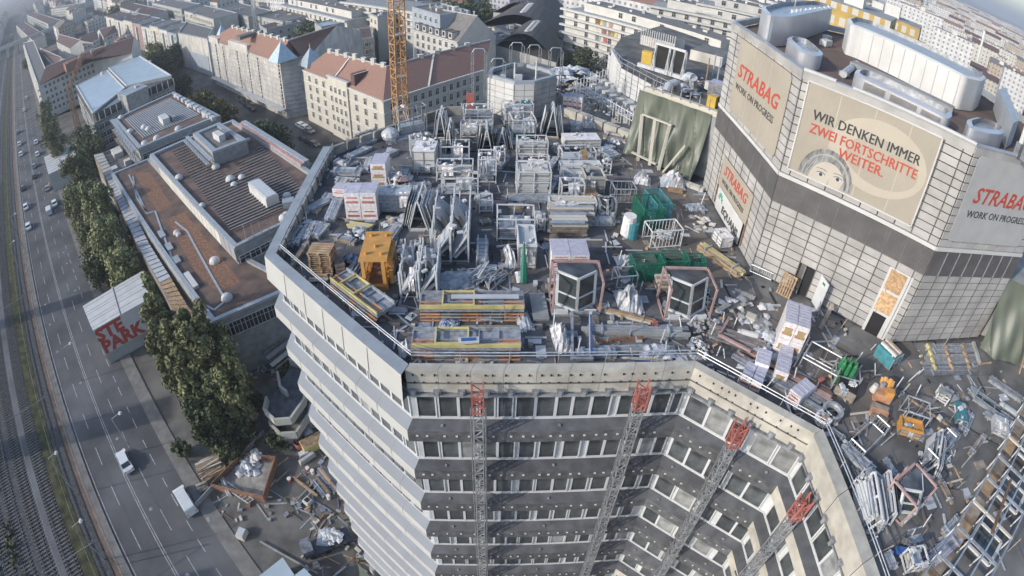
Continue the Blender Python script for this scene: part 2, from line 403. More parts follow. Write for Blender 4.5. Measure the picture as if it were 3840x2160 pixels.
# roof deck with its felt strips
mb=MB(); mb.prism(deck,44.9,ZD,'deck','deck'); dk=mb.build('roof_deck',tw)
mb=MB()
for k in range(22):
    y=20.5+k*1.45; xl=max(-12.3,16.2-y); xr=9.5+random.uniform(0,2)
    if y>42: xl=max(xl,y-54.5)
    mb.box((xl+xr)/2,y,ZD+.004,xr-xl,.035,.012,'darkmem')
for k in range(9):
    x=-9+k*2.5; y0=max(20.2,16.4-x); y1=min(47,54+x); mb.box(x,(y0+y1)/2,ZD+.004,.04,y1-y0,.012,'darkmem')
mb.build('felt_seam',tw)
mb=MB()
for (pts) in [[(2150,760),(2560,690),(2790,1020),(2640,1150),(2330,900)],[(2300,560),(2420,590),(2300,640),(2150,620)],[(2820,1080),(3220,1330),(3100,1500),(2900,1350)],[(2450,950),(2600,1000),(2700,1180),(2560,1160)],[(3230,1380),(3330,1420),(3200,1620),(3120,1560)]]:
    mb.face([tuple(P(x,y,ZD+.012)) for x,y in pts][::-1],'deck_tan')
o=mb.build('bare_screed_patch',tw)  # tan patches laid over the darker deck
mb=MB(); mb.face([(12.5,27,ZD+.006),(13.5,20,ZD+.006),(16.3,14.2,ZD+.006),(16.3,-14,ZD+.006),(59,-14,ZD+.006),(59,20,ZD+.006),(24.2,20.4,ZD+.006),(16.7,27.6,ZD+.006),(16.7,38.6,ZD+.006),(11.5,44,ZD+.006),(10,40,ZD+.006),(12,34,ZD+.006)],'deck_light'); mb.build('light_felt_area',tw)
mb=MB()
for k in range(11): a_=Vector((13.5+k*1.9,26-k*1.9,ZD+.012)); b_=a_+Vector((9,-9.5+k*.3,0)); mb.beam(a_,b_,.05,.012,'darkmem')
for k in range(8): a_=Vector((17+k*3,13,ZD+.013)); mb.beam(a_,a_+Vector((0,-24,0)),.05,.012,'darkmem')
mb.build('felt_seam',tw)
for k,s in enumerate(sills):
    gp={}
    for i in SEG:
        # ledge under the window, lip, soffit
        ml=mats_l[i]; mg=mats_g[i]
        if i==3 and k>=5: ml='concrete'
        mb=MB(); band(mb,i,[(-.12,s+.02),(.06,s+.02)],['frame_white']); band(mb,i,[(.06,s+.02),(.06,s-.05)],['frame_white'])
        band(mb,i,[(.05,s-.05),(.67,s-.32)],[mg]); mb.build('ledge',tw)
        mb=MB(); band(mb,i,[(.67,s-.32),(.70,s-1.17),(-.11,s-1.17)],[ml,'conc_grey']); mb.build('fascia',tw)
    # bolts along the dark lips
    if k<7:
        mb=MB()
        for i in (2,3):
            a,b=off(path,.70)[i:i+2]; L=(b-a).length; e=(b-a)/L; t=.5
            while t<L-.3:
                c=a+e*t; mb.box(c.x,c.y,s-.72,.12,.07,.09,'frame_white'); t+=random.choice([.5,.62,.9])
            a,b=off(path,.4)[i:i+2]
            for t in (.12,.55,.85): c=a+(b-a)*t; mb.box(c.x,c.y,s-.2,.12,.12,.09,'galv')
        mb.build('bolt_row',tw)['kind']='stuff'
# windows: each one a part (frame with a pane as its sub-part)
WM={}
def winmesh(wd,h):
    key=(round(wd,2),round(h,2))
    if key not in WM:
        f=MB(); t=.075
        f.box(-wd/2+t/2,0,0,t,.09,h,'frame_white'); f.box(wd/2-t/2,0,0,t,.09,h,'frame_white')
        f.box(0,0,0,wd-2*t-.002,.085,t,'frame_white'); f.box(0,0,h-t,wd-2*t-.002,.085,t,'frame_white')
        g=MB(); g.box(0,.01,t,wd-2*t,.02,h-2*t,'glass_film')
        a=f.build('window'); b=g.build('pane'); WM[key]=(a.data,b.data); bpy.data.objects.remove(a); bpy.data.objects.remove(b)
    return WM[key]
PBm={}
def PB(me):
    if me.name not in PBm: c=me.copy(); c.materials.clear(); c.materials.append(M['pane_blind']); PBm[me.name]=c
    return PBm[me.name]
nw=0; farw=MB(); random.seed(5)
for k,s in enumerate([46.35]+sills[:-1]):
    zb=sills[k]+.03 if k<len(sills) else 0
    zt=(44.62 if k==0 else s-1.19)
    for i in SEG[1:]:
        a,b=off(path,0)[i:i+2]; e=(b-a).normalized(); L=(b-a).length; rz=math.atan2(e.y,e.x); t=.25
        while t<L-.5:
            wd=random.choice([.82,.95,.95,1.02]) if i<3 else random.choice([1.15,1.3])
            if t+wd>L-.05: wd=L-.08-t
            if wd<.4: break
            c=a+e*(t+wd/2)
            vis=(i==1 and k<2) or (i==2 and k<9) or (i==3 and k<8) or (i==4 and k<5 and t<13)
            if vis and nw<300:
                fm,pm=winmesh(wd,zt-zb)
                f=bpy.data.objects.new('window',fm); sc.collection.objects.link(f); f.parent=tw; f.location=(c.x,c.y,zb); f.rotation_euler=(0,0,rz)
                g=bpy.data.objects.new('pane',pm if random.random()<.86 else PB(pm)); sc.collection.objects.link(g); g.parent=f; nw+=1
            else:
                farw.T=Matrix.Translation((c.x,c.y,zb))@Matrix.Rotation(rz,4,'Z'); farw.box(0,0,0,wd-.12,.06,zt-zb-.01,'glass_film'); farw.T=Matrix()
            t+=wd+random.choice([.0,.0,.07,.16,.34])
    # light jamb panels where there is no window
    m2=MB()
    for i in SEG:
        A0,A1=off(path,-.06)[i:i+2]; m2.face([(A0.x,A0.y,zb-.05),(A1.x,A1.y,zb-.05),(A1.x,A1.y,zt+.1),(A0.x,A0.y,zt+.1)],'whitegrey' if i<3 else 'frame_white')
    m2.build('jamb_wall',tw)
farw.build('far_windows',tw)['kind']='stuff'
# top: white fascia on the left, bare concrete parapet elsewhere
for i in (0,1):
    mb=MB(); band(mb,i,[(-.25,46.32),(.45,46.32),(.62,44.6),(-.1,44.6)],['roof_kerb',mats_l[i],'conc_grey']); band(mb,i,[(-.25,45.5),(-.25,46.32)],['oldconc']); mb.build('top_fascia',tw)
for i in (2,3,4):
    A=off(path,-.35 if i<4 else -.45); B=off(path,.12 if i<4 else .25)
    n=9 if i==2 else (4 if i==3 else 8)
    a0,a1,b0,b1=A[i],A[i+1],B[i],B[i+1]
    for q in range(n):
        u,v=q/n+.0006,(q+1)/n-.0006
        p=[b0.lerp(b1,u),b0.lerp(b1,v),a0.lerp(a1,v),a0.lerp(a1,u)]; j=random.uniform(-.02,.02)
        mb=MB(); mb.hexa([(*x,44.78+j) for x in p]+[(*x,ZP) for x in p],'concrete'); mb.build('parapet_block',tw)
    # cast-in anchors, brackets and the steel channel over the windows
    mb=MB(); L=(b1-b0).length; e=(b1-b0)/L; t=.4; nrm=Vector((e.y,-e.x))
    while t<L-.2 and i<4:
        for zz in (45.95,45.42):
            c=b0+e*(t+random.uniform(-.05,.05))+nrm*.02; mb.box(c.x,c.y,zz,.07,.07,.11,'rubber',math.atan2(e.y,e.x))
        t+=random.choice([.42,.6,.85])
    t=.25
    while t<L-.2:
        c=b0+e*t+nrm*.06; mb.box(c.x,c.y,44.55,.17,.2,.42,'galv',math.atan2(e.y,e.x)); c=b0+e*t-nrm*.0; mb.box(c.x,c.y,44.75,.34,.27,.28,'steel',math.atan2(e.y,e.x)); t+=1.18
    mb.build('bracket_row',tw)['kind']='stuff'
    mb=MB(); c0,c1=off(path,.16)[i:i+2]; mb.beam((*c0,44.62),(*c1,44.62),.2,.1,'galv'); mb.build('head_channel',tw)
    mb=MB(); c0,c1=B[i],B[i+1]; d0,d1=off(path,.16)[i:i+2]; mb.beam((*d0,45.47),(*d1,45.47),.1,.025,'joint'); mb.build('parapet_joint',tw)
# parapets of the other edges
def kerb(pts,m,wd=.45,z1=ZP,nm='parapet_block',z0=44.9):
    for (a,b) in zip(pts[:-1],pts[1:]):
        a,b=Vector(a),Vector(b); n=max(1,int((b-a).length/1.3))
        for q in range(n):
            u=a.lerp(b,q/n+.01); v=a.lerp(b,(q+1)/n-.01); mb=MB(); mb.beam((*u,(z0+z1)/2),(*v,(z0+z1)/2),wd,z1-z0,m); mb.build(nm,tw)
kerb([(-12.95,28.3),(-12.95,43.3),(-3.9,51.9),(-2.5,51.9)],'oldconc',.3)
kerb([(7.3,52.2),(12.7,46.6)],'concrete',.7)
mb=MB(); rail=[(-12.75,43.0),(-12.75,28.4),(-3.55,19.35),(10.3,19.35),(15.75,14.3),(15.75,-12)]
for a,b in zip(rail[:-1],rail[1:]):
    for zz in (ZD+1.05,ZD+1.25):
        for dd in (0,): mb.tube((*a,zz),(*b,zz),.03,'galv',6)
    L=math.dist(a,b); n=max(1,int(L/2.3))
    for q in range(n+1):
        t=q/n; x=a[0]+(b[0]-a[0])*t; y=a[1]+(b[1]-a[1])*t; mb.tube((x,y,ZD),(x,y,ZD+1.3),.025,'galv',5); mb.box(x,y,ZD,.25,.25,.1,'foil')
mb.build('guard_rail',tw)
mb=MB()
for k,s in enumerate([46.3]+sills[:-1]):
    for i in (0,1):
        a,b=off(path,.685)[i:i+2]; a2,b2=off(path,.06)[i:i+2]; L=(b-a).length; n=6 if i==1 else 7
        for q in range(1,n):
            u=q/n+.03*math.sin(k*5+q); p,r_=a.lerp(b,u),a2.lerp(b2,u)
            if k>0: mb.beam((*p,s-.34),(*p,s-1.15),.02,.03,'oldconc'); mb.beam((*p,s-.325),(*r_,s-.055),.02,.012,'oldconc')
            else: p1,p2=off(path,.47)[i:i+2],off(path,.64)[i:i+2]; mb.beam((*p1[0].lerp(p1[1],u),46.25),(*p2[0].lerp(p2[1],u),44.65),.02,.03,'oldconc')
mb.build('cladding_joint',tw)['kind']='stuff'
# four climbing masts on the courtyard face
def mast(px,py,yf,label,loc=None,top=46.5):
    if loc is None:
        r=ray(px,py); t=yf/r.y; loc=(r.x*t,yf)
    m=thing('climbing_mast',label,'mast',(loc[0],loc[1],-.3),0,'lattice climbing masts on the courtyard face')
    a=MB(); a.lattice((0,0,0),(0,0,top-1.7),.46,'galv',.55,.035); a.tube((.36,.1,0),(.36,.1,top-1.7),.05,'galv',6); a.tube((-.36,.1,0),(-.36,.1,top-1.7),.03,'steel',6); a.build('mast_section',m)
    b=MB(); b.lattice((0,0,top-1.7),(0,0,top),.52,'red_steel',.5,.05); b.build('top_section',m)
    c=MB()
    for z in range(4,44,4): c.beam((0,0,z),(0,.9,z),.08,.08,'steel')
    c.each('wall_tie',m)
    return m
mast(1790,1420,17.75,'lattice mast with red top at the left end of the straight courtyard face')
mast(2430,1400,17.75,'lattice mast with red top left of the courtyard corner')
def meet(px,py,n,c):
    r_=ray(px,py); t_=c/(r_.x*n[0]+r_.y*n[1]); return (r_.x*t_,r_.y*t_)
mast(0,0,0,'lattice mast with red top in front of the slanting courtyard face',meet(2812,1530,(1,1),27.45),45.9)
mast(0,0,0,'lattice mast with red top by the bare concrete parapet at lower right',meet(3080,1800,(1,0),14.1),45.6)
# ================================================================ octagonal lift core on the roof
cz=49.3
oc=thing('lift_core','octagonal white clad lift core with an open grey roof at the back of the site','core',(0,0,0))
a=P(1826,278,cz);b=P(1930,305,cz);c=P(2005,305,cz);d=P(2088,282,cz)
e=P(2072,262,cz);f=P(1975,236,cz);g=P(1922,234,cz);h=P(1840,255,cz)
pl=[(p.x,p.y) for p in (a,b,c,d,e,f,g,h)]
mb=MB(); mb.prism(pl,ZD,cz-.35,'joint','deck'); mb.build('core_shell',oc)
mb=MB(); mb.ring(pl,.35,cz-.35,cz,'roof_kerb'); mb.build('roof_kerb',oc)
for i in range(3):
    p,q=Vector(pl[i]),Vector(pl[i+1]); L=(q-p).length; e_=(q-p)/L; nn=Vector((e_.y,-e_.x)); n=max(2,round(L/1.1)); 
    for r_ in range(6):
        for c_ in range(n):
            if i==1 and r_<3 and c_==1: continue
            u=p+e_*(L*c_/n+.02)+nn*.06; v=p+e_*(L*(c_+1)/n-.02)+nn*.06; z0=ZD+.05+r_*.58
            mb=MB(); mb.beam((u.x,u.y,z0+.28),(v.x,v.y,z0+.28),.06,.54,'panel' if i==2 else 'white'); mb.build('panel',oc)
mb=MB(); m_=(Vector(pl[1])+Vector(pl[2]))/2; mb.box(m_.x,m_.y-.06,ZD,1.0,.1,2.0,'teal'); mb.build('door',oc)
mb=MB(); mb.box(m_.x-.5,m_.y+1.5,cz-.36,.7,.5,.5,'foil'); mb.box(m_.x-1.9,m_.y+1.8,cz-.36,.5,.5,.4,'foil'); mb.build('roof_cowl',oc)
def hoist(x,y,z0,z1,label,red=False):
    m=thing('hoist_mast',label,'hoist',(x,y,z0),0,'tall white lattice hoists round the lift core')
    a=MB(); H=z1-z0
    for dx in (-.6,.6): a.lattice((dx,0,0),(dx,0,H),.24,'galv',.6,.03)
    a.tube((-.6,0,H),(-.4,0,H+.35),.06,'galv'); a.tube((.6,0,H),(.4,0,H+.35),.06,'galv'); a.tube((-.4,0,H+.35),(.4,0,H+.35),.06,'galv'); a.build('hoist_frame',m)
    if red: b=MB(); b.box(-.8,-.4,0,.75,.4,2.0,'red_steel'); b.build('red_cage',m)
    return m
for (x,y,z1,lb,rd_) in [(1795,400,51.5,'twin white hoist mast with a red cage left of the lift core',True),(1865,330,50.6,'white hoist frame rising behind the left wall of the lift core',False),(1935,285,51.2,'tallest white hoist frame behind the open roof of the lift core',False),(2000,270,50.6,'pair of thin hoist poles behind the right of the lift core roof',False),(2080,290,50.8,'thin hoist poles at the right corner of the lift core',False)]:
    p=P(x,y,46 if rd_ else 48); hoist(p.x,p.y,ZD if rd_ else 44,z1,lb,rd_)
for x,y,t,lb in [(1925,420,50.5,'thin pole in front of the left edge of the lift core door'),(2003,430,51,'thin pole in front of the right edge of the lift core door')]:
    p=P(x,y,ZD); o=MB(); o.T=Matrix.Translation(p); o.tube((0,0,0),(0,0,t-ZD),.09,'frame_white'); o.tube((0,0,0),(-1.0,0,0.1),.05,'galv'); tag(o.build('scaffold_pole'),lb,'pole')
# ================================================================ clad plant building with the banners
ZB=58.95
C0=(16.75,38.5);C1=(16.70,27.62);C2=(24.15,20.48);C3=(33.1,20.42)
bx=thing('clad_building','pale metal clad rooftop building with grey louvre band and large printed banners','building',(0,0,0))
pb=[C0,C1,C2,C3,(40.5,27.6),(40.5,38.5),(33,46),(24,46)]
mb=MB(); mb.prism(inset(pb,.12),ZD,ZB-.5,'joint','roof_brown'); mb.build('inner_wall',bx)
faces=[(C1,C0,'L'),(C1,C2,'M'),(C2,C3,'R')]
def fr(a,b):  # frame with outward normal to the viewer's side
    a,b=Vector((*a,0)),Vector((*b,0)); e=(b-a).normalized(); n=Vector((e.y,-e.x,0))
    if n.dot(-a)<0: n=-n
    return a,b,e,n,(b-a).length
def flat(mb,a,e,n,x0,x1,z0,z1,d0,d1,m):
    p=[a+e*x0+n*d0,a+e*x1+n*d0,a+e*x1+n*d1,a+e*x0+n*d1]
    if e.cross(n).z>0: pass
    else: p=p[::-1]
    mb.hexa([(q.x,q.y,z0) for q in p]+[(q.x,q.y,z1) for q in p],m)
BZ0,BZ1=50.75,52.42
np_=0; restp=MB(); louv=MB()
for (A_,B_,nm) in faces:
    a,b,e,n,L=fr(A_,B_)
    ncol={'L':9,'M':8,'R':8}[nm]; w0=.62 if nm=='M' else .05
    cols=[0,w0] if nm=='M' else [0]; st=(L-2*w0)/ncol if nm=='M' else L/ncol
    x=cols[-1]
    for _ in range(ncol): x+=st; cols.append(min(x,L))
    if nm=='M': cols.append(L)
    rows=[(ZD+.15+i*.51,ZD+.15+(i+1)*.51) for i in range(10)]+[(BZ1+.28+i*.508,BZ1+.28+(i+1)*.508) for i in range(12)]
    for ci in range(len(cols)-1):
        x0,x1=cols[ci],cols[ci+1]
        for ri,(z0,z1) in enumerate(rows):
            up=ri>=10
            xm=(x0+x1)/2
            if up and nm=='M' and x0>.5 and x1<8.3 and z0>53.1 and z1<58.5: continue
            if up and nm=='L' and x0>1.0 and x1<8.8 and z0>53.1 and z1<58.3: continue
            if up and nm=='R' and x0>.5 and x1<7.9 and z0>53.2 and z1<58.5: continue
            if nm=='M' and ri<4 and L-7.2<xm<L-6.0: continue
            if nm=='M' and ri<9 and L-2.1<xm<L-.4: continue
            if nm=='L' and ri<8 and x0>2.3 and x1<7.5: continue
            big=(nm in 'MR' and not up) or (nm=='M')
            tgt=MB() if big and np_<290 else restp
            j=random.uniform(-.006,.006)
            flat(tgt,a,e,n,x0+.035,x1-.035,z0+.035,z1-.03,0+j,.07+j,'panel')
            if tgt is not restp: tgt.build('cladding_panel',bx); np_+=1
    # louvre band: slats
    z=BZ0
    flat(louv,a,e,n,0,L,BZ0-.02,BZ1+.02,-.02,0,'joint')
    while z<BZ1-.05: flat(louv,a,e,n,.01,L-.01,z,z+.045,.0,.09,'louvre'); z+=.075
    rb=MB()
    for x in cols[1:-1]:
        bz=BZ1+.0 if {'M':.4<x<8.45,'L':.9<x<8.9,'R':.35<x<8.0}[nm] else ZB-.5
        flat(rb,a,e,n,x-.02,x+.02,ZD+.1,bz,.02,.10,'joint')
        if nm=='R': flat(rb,a,e,n,x-.035,x+.035,BZ0,BZ1,.10,.14,'galv')
    rb.each('joint_rib',bx)
    c=MB(); flat(c,a,e,n,0,L,BZ1+.02,BZ1+.26,0,.12,'white'); c.build('band_cap',bx)
    c=MB(); flat(c,a,e,n,-.0,L,ZB-.48,ZB-.04,-.25,.1,'panel'); flat(c,a,e,n,0,L,ZB-.04,ZB+.03,-.3,.13,'roof_kerb'); c.build('roof_edge',bx)
    if nm=='M':
        for x0,x1 in ((0.0,1.9),(2.9,L)): c=MB(); flat(c,a,e,n,x0,x1,ZB+.03,ZB+.15,-.12,.15,'white'); c.build('edge_rail',bx)
restp.build('far_cladding_panels',bx)['kind']='stuff'
louv.build('louvre_slats',bx)['kind']='stuff'
rp=inset(pb,.3); mb=MB()
for i in (3,4,5,6,7): p,q=pb[i],pb[(i+1)%8]; mb.beam((*p,ZB-.2),(*q,ZB-.2),.3,.5,'roof_kerb')
mb.build('roof_kerb',bx)
# --- banners
def bmat(a,e,n,x,z,d): return plane_mat(a+e*x+n*d+Vector((0,0,z)),e if (e.cross(Vector((0,0,1)))).dot(n)>0 else -e,n)
def rrect(mb,M4,x0,y0,x1,y1,m,r=.25,z=.0,t=.03):
    pts=[]
    for cx,cy,a0 in ((x1-r,y0+r,-90),(x1-r,y1-r,0),(x0+r,y1-r,90),(x0+r,y0+r,180)):
        for k in range(4): g=R(a0+30*k); pts.append((cx+r*math.cos(g),cy+r*math.sin(g)))
    mb.T=M4; mb.face([(p[0],p[1],z+t) for p in pts],m)
    for i in range(len(pts)): p,q=pts[i],pts[(i+1)%len(pts)]; mb.face([(p[0],p[1],z),(q[0],q[1],z),(q[0],q[1],z+t),(p[0],p[1],z+t)],m)
a,b,e,n,L=fr(C1,C2)
z0=53.1; W=8.0; Hh=5.4
bm=bmat(a,e,n,.42,z0,.13)
mb=MB(); rrect(mb,bm,0,0,W,Hh,'banner',.3); bn=mb.build('slogan_banner',bx); bn['label']='big beige slogan banner with a drawn face'
mb=MB(); mb.T=bm; t=.035
cx,cy=4.9,2.75
ov=[(cx+2.95*math.cos(R(k*10)),cy+2.1*math.sin(R(k*10))) for k in range(36)]; mb.face([(x,y,t) for x,y in ov],'banner_oval')
ov=[(cx+.3+2.2*math.cos(R(k*10)),cy-.2+1.35*math.sin(R(k*10))) for k in range(36)]; mb.face([(x,y,t+.003) for x,y in ov],'banner')
for x in (2.0,4.1,6.2): mb.face([(x-.035,.1,t+.005),(x+.035,.1,t+.005),(x+.035,Hh-.1,t+.005),(x-.035,Hh-.1,t+.005)],'banner_oval')
hx=2.3
def blob(x0,y0,rx,ry,m,zz,a0=0,a1=180,st=10):
    mb.face([(x0+rx*math.cos(R(g)),max(.03,y0+ry*math.sin(R(g))),zz) for g in range(a0,a1+1,st)],m)
blob(hx,.15,1.68,1.95,'hair_print',t+.008); blob(hx+.05,.15,1.48,1.68,'face_grey',t+.011); blob(hx+.0,.15,1.38,1.56,'hair_print',t+.014)
blob(hx+.12,.05,1.12,1.32,'face_print',t+.017)
for s_,ey in ((-1,.50),(1,.62)):
    ex=hx+.22+s_*.52
    p=[(ex+.26*math.cos(R(g)),ey+.12*math.sin(R(g))) for g in range(0,360,24)]; mb.face([(x,y,t+.021) for x,y in p],'whitegrey')
    p=[(ex+.11*math.cos(R(g)),ey+.11*math.sin(R(g))) for g in range(0,360,30)]; mb.face([(x,y,t+.024) for x,y in p],'black_print')
    for i in range(6):
        u0,u1=-.33+i*.11,-.33+(i+1)*.11; f_=lambda u:ey+.30-u*u*.6+s_*-.02; mb.face([(ex+u0,f_(u0),t+.021),(ex+u1,f_(u1),t+.021),(ex+u1,f_(u1)+.055,t+.021),(ex+u0,f_(u0)+.055,t+.021)],'hair_print')
        g_=lambda u:ey+.13-u*u*.9; mb.face([(ex+u0*.85,g_(u0),t+.026),(ex+u1*.85,g_(u1),t+.026),(ex+u1*.85,g_(u1)+.04,t+.026),(ex+u0*.85,g_(u0)+.04,t+.026)],'black_print')
mb.face([(hx+.16,.05,t+.019),(hx+.3,.05,t+.019),(hx+.24,.48,t+.019)],'face_grey'); mb.face([(hx+.98,.05,t+.018),(hx+1.24,.05,t+.018),(hx+1.14,.75,t+.018)],'face_grey')
for i in range(5): mb.face([(hx-1.3+i*.12,.06,t+.016),(hx-1.24+i*.12,.06,t+.016),(hx-.9+i*.16,1.05+i*.08,t+.016),(hx-.95+i*.16,1.05+i*.08,t+.016)],'face_grey')
mb.build('banner_print',bx)
for (tx,col,x,y,w_) in [('WIR DENKEN IMMER','black_print',.65,3.40,6.55),('ZWEI FORTSCHRITTE','red_print',.65,2.60,6.6),('WEITER.','red_print',2.62,1.88,2.8)]:
    text(tx,.80,col,bx,bm@Matrix.Translation((x,y,.055)),fit=w_); text(tx,.80,col,bx,bm@Matrix.Translation((x+.025,y+.008,.052)),fit=w_)
mb=MB(); mb.T=bm
for (p,q) in (((0,0),(W,0)),((W,0),(W,Hh)),((W,Hh),(0,Hh)),((0,Hh),(0,0))): mb.beam((p[0],p[1],.03),(q[0],q[1],.03),.09,.09,'white')
mb.each('banner_frame',bx)
def logo(bm,x,y,w_,w2,s1,s2):
    text('STRABAG',s1,'red_print',bx,bm@Matrix.Translation((x,y,.045)),shear=.22,bold=.014,fit=w_); text('WORK ON PROGRESS',s2,'black_print',bx,bm@Matrix.Translation((x,y-s1*.68,.045)),bold=.006,fit=w2)
# left face banners (x runs away from the corner, so the reading starts at the far end)
a,b,e,n,L=fr(C1,C0)
bm=bmat(a,e,n,8.85,53.05,.12); mb=MB(); rrect(mb,bm,0,0,7.9,5.25,'banner',.3); k=mb.build('logo_banner',bx); k['label']='tall beige banner on the narrow left face'
mb=MB(); mb.T=bm
for x in (2.6,5.2): mb=MB(); mb.T=bm; mb.face([(x-.03,.1,.036),(x+.03,.1,.036),(x+.03,5.1,.036),(x-.03,5.1,.036)],'banner_oval'); mb.build('banner_seam',bx)
logo(bm,.5,2.65,6.5,6.3,1.38,.66)
bm=bmat(a,e,n,7.9,47.45,.12); mb=MB(); rrect(mb,bm,0,0,5.7,2.3,'banner',.1); k=mb.build('logo_banner',bx); k['label']='small beige banner low on the left face'
logo(bm,.6,1.15,4.4,4.3,1.05,.5)
bm=bmat(a,e,n,7.6,45.68,.12); mb=MB(); rrect(mb,bm,0,0,5.0,1.72,'white',.1); k=mb.build('sponsor_banner',bx); k['label']='white banner with teal swirl and black lettering'
text('EQUANS',.75,'black_print',bx,bm@Matrix.Translation((1.3,.35,.045)),bold=.035,fit=3.3)
mb=MB(); mb.T=bm
for k in range(7):
    g=R(200-k*32); c_,s_=math.cos(g),math.sin(g); mb.beam((.72+.16*c_,1.05+.16*s_,.045),(.72+.46*math.cos(g-.4),1.05+.46*math.sin(g-.4),.045),.12,.02,'teal_print')
mb.build('swirl_mark',bx)
mb=MB()
for x in (2.15,7.9): flat(mb,a,e,n,x,x+.1,ZD+.4,ZD+2.4 if x<3 else ZD+3.6,.07,.15,'rust')
mb.each('banner_strut',bx)
a,b,e,n,L=fr(C2,C3)
bm=bmat(a,e,n,.42,53.2,.13); mb=MB(); rrect(mb,bm,0,0,7.5,5.3,'banner_white',.3); k=mb.build('logo_banner',bx); k['label']='white banner on the right hand face'
logo(bm,.75,2.55,6.1,6.2,1.36,.62)
# doors, boards
a,b,e,n,L=fr(C1,C2)
mb=MB(); flat(mb,a,e,n,3.35,4.45,ZD+.05,ZD+2.1,-.05,.0,'rubber'); flat(mb,a,e,n,3.33,3.4,ZD+.05,ZD+2.15,0,.13,'steel'); mb.build('doorway',bx)
hp=a+e*4.5+n*.08; mb=MB(); dd=(e*.75+n*.75).normalized()
mb.beam((hp.x,hp.y,ZD+1.1),(hp.x+dd.x*1.0,hp.y+dd.y*1.0,ZD+1.1),.06,2.05,'frame_white'); k=mb.build('door_leaf',bx); k['label']='open pale door with a green exit sign'
mb=MB(); q_=hp+dd*.5; mb.box(q_.x+n.x*.05-e.x*.0,q_.y+n.y*.05,ZD+1.75,.3,.03,.15,'green',math.atan2(dd.y,dd.x)); mb.build('exit_sign',k)
mb=MB(); flat(mb,a,e,n,L-2.1,L-.45,ZD+.02,ZD+4.75,.0,.09,'white'); mb.build('board_surround',bx)
for z in (1.75,3.3): mb=MB(); flat(mb,a,e,n,L-1.95,L-.85,ZD+z,ZD+z+1.35,.09,.13,'osb'); mb.build('chipboard_panel',bx)
mb=MB(); flat(mb,a,e,n,L-1.9,L-.95,ZD+.02,ZD+1.55,.088,.1,'rubber'); mb.build('dark_opening',bx)
# --- roof drums: rounded metal plant enclosures
def drum(poly,z0,z1,m,nm,label=None,r=.0,open_=True,fin=False):
    # round the corners of the outline
    pts=[]; nP=len(poly)
    for i in range(nP):
        p0,p1,p2=Vector(poly[i-1]),Vector(poly[i]),Vector(poly[(i+1)%nP]); d0=(p0-p1); d2=(p2-p1); rr=min(r,d0.length*.45,d2.length*.45)
        A_=p1+d0.normalized()*rr; B_=p1+d2.normalized()*rr
        for k in range(6): t=k/5; pts.append(tuple(A_*(1-t)**2+p1*2*t*(1-t)+B_*t*t))
    mb=MB(); mb.prism(pts,z0,z1,m,cap=False); 
    q=inset(pts,.28); N_=len(pts)
    for i in range(N_): j=(i+1)%N_; mb.face([(*pts[i],z1),(*pts[j],z1),(*q[j],z1+.12),(*q[i],z1+.12)],m); mb.face([(*q[i],z1+.12),(*q[j],z1+.12),(*q[j],z1-.2),(*q[i],z1-.2)],'steel')
    mb.face([(*p,z1-.2) for p in q],'galv' if open_ else 'roof_kerb')
    o=mb.build(nm,bx)
    if label: o['label']=label
    return o,pts
def pp(lst,z): return [tuple(P(x,y,z)[:2]) for x,y in lst]
zt=60.6
o,pts=drum(pp([(2850,28),(2880,60),(2960,64),(3120,32),(3125,25),(3050,4),(2920,10)],zt),ZB-.45,zt,'alu','plant_enclosure','tall rounded metal enclosure on the far left roof corner',1.2)
mb=MB()
for k in range(9): p=P(2975+k*17,42-k*1.8,zt+.1); mb.box(p.x,p.y,zt-.2,.25,.25,.4,'frame_white')
mb.each('vent',bx); mb=MB()
p=P(2978,40,zt); mb.tube((p.x,p.y,zt-.5),(p.x,p.y,zt+4),.05,'galv'); mb.build('antenna',bx)
drum(pp([(2948,145),(3000,195),(3065,212),(3092,204),(3040,155),(2970,135)],59.45),ZB-.45,59.45,'alu','plant_enclosure','small rounded metal enclosure near the left roof edge',.7)
zt=59.35; dr=pp([(3203,273),(3225,290),(3555,448),(3573,432),(3560,415),(3250,262),(3215,260)],zt)
o,pts=drum(dr,ZB-.45,zt,'alu','plant_enclosure','long low metal enclosure with grey louvres behind the banner',.5)
p0=Vector((*dr[1],0)); p1=Vector((*dr[2],0)); e2=(p1-p0).normalized(); n2=Vector((e2.y,-e2.x,0)); L2=(p1-p0).length; 
for u,v in ((.06,.3),(.36,.66),(.71,.93)):
    mb=MB(); z=ZB-.3
    while z<zt-.12: q=p0+e2*(L2*u)+n2*.03; q1=p0+e2*(L2*v)+n2*.03; mb.beam((q.x,q.y,z),(q1.x,q1.y,z),.1,.035,'louvre'); z+=.07
    mb.build('louvre_panel',bx)['kind']='stuff'
o,pts=drum(pp([(3622,450),(3635,482),(3700,500),(3760,505),(3770,490),(3740,465),(3670,438)],59.5),ZB-.45,59.5,'alu','plant_enclosure','drum shaped metal enclosure at the right roof corner',.7)
zt=60.8
W1=pp([(3176,72),(3190,95),(3235,110),(3620,292),(3680,305),(3700,292),(3660,262),(3270,82),(3200,64)],zt)
o,pts=drum(W1,ZB-.45,zt,'white','long_screen','long cream coloured screen wall across the roof',.5,open_=False)
q0,q1=Vector(W1[2]),Vector(W1[3])
for k in range(10):
    c_=q0.lerp(q1,k/9.5+.01); d_=(q1-q0).normalized(); mb=MB(); mb.box(c_.x+d_.y*.02,c_.y-d_.x*.02,ZB-.45,.06,.05,zt-ZB+.4,'whitegrey',math.atan2(d_.y,d_.x)); mb.build('screen_joint',bx)
zr=ZB-.45
mb=MB(); p,q=P(3275,228,zr),P(3480,325,zr)
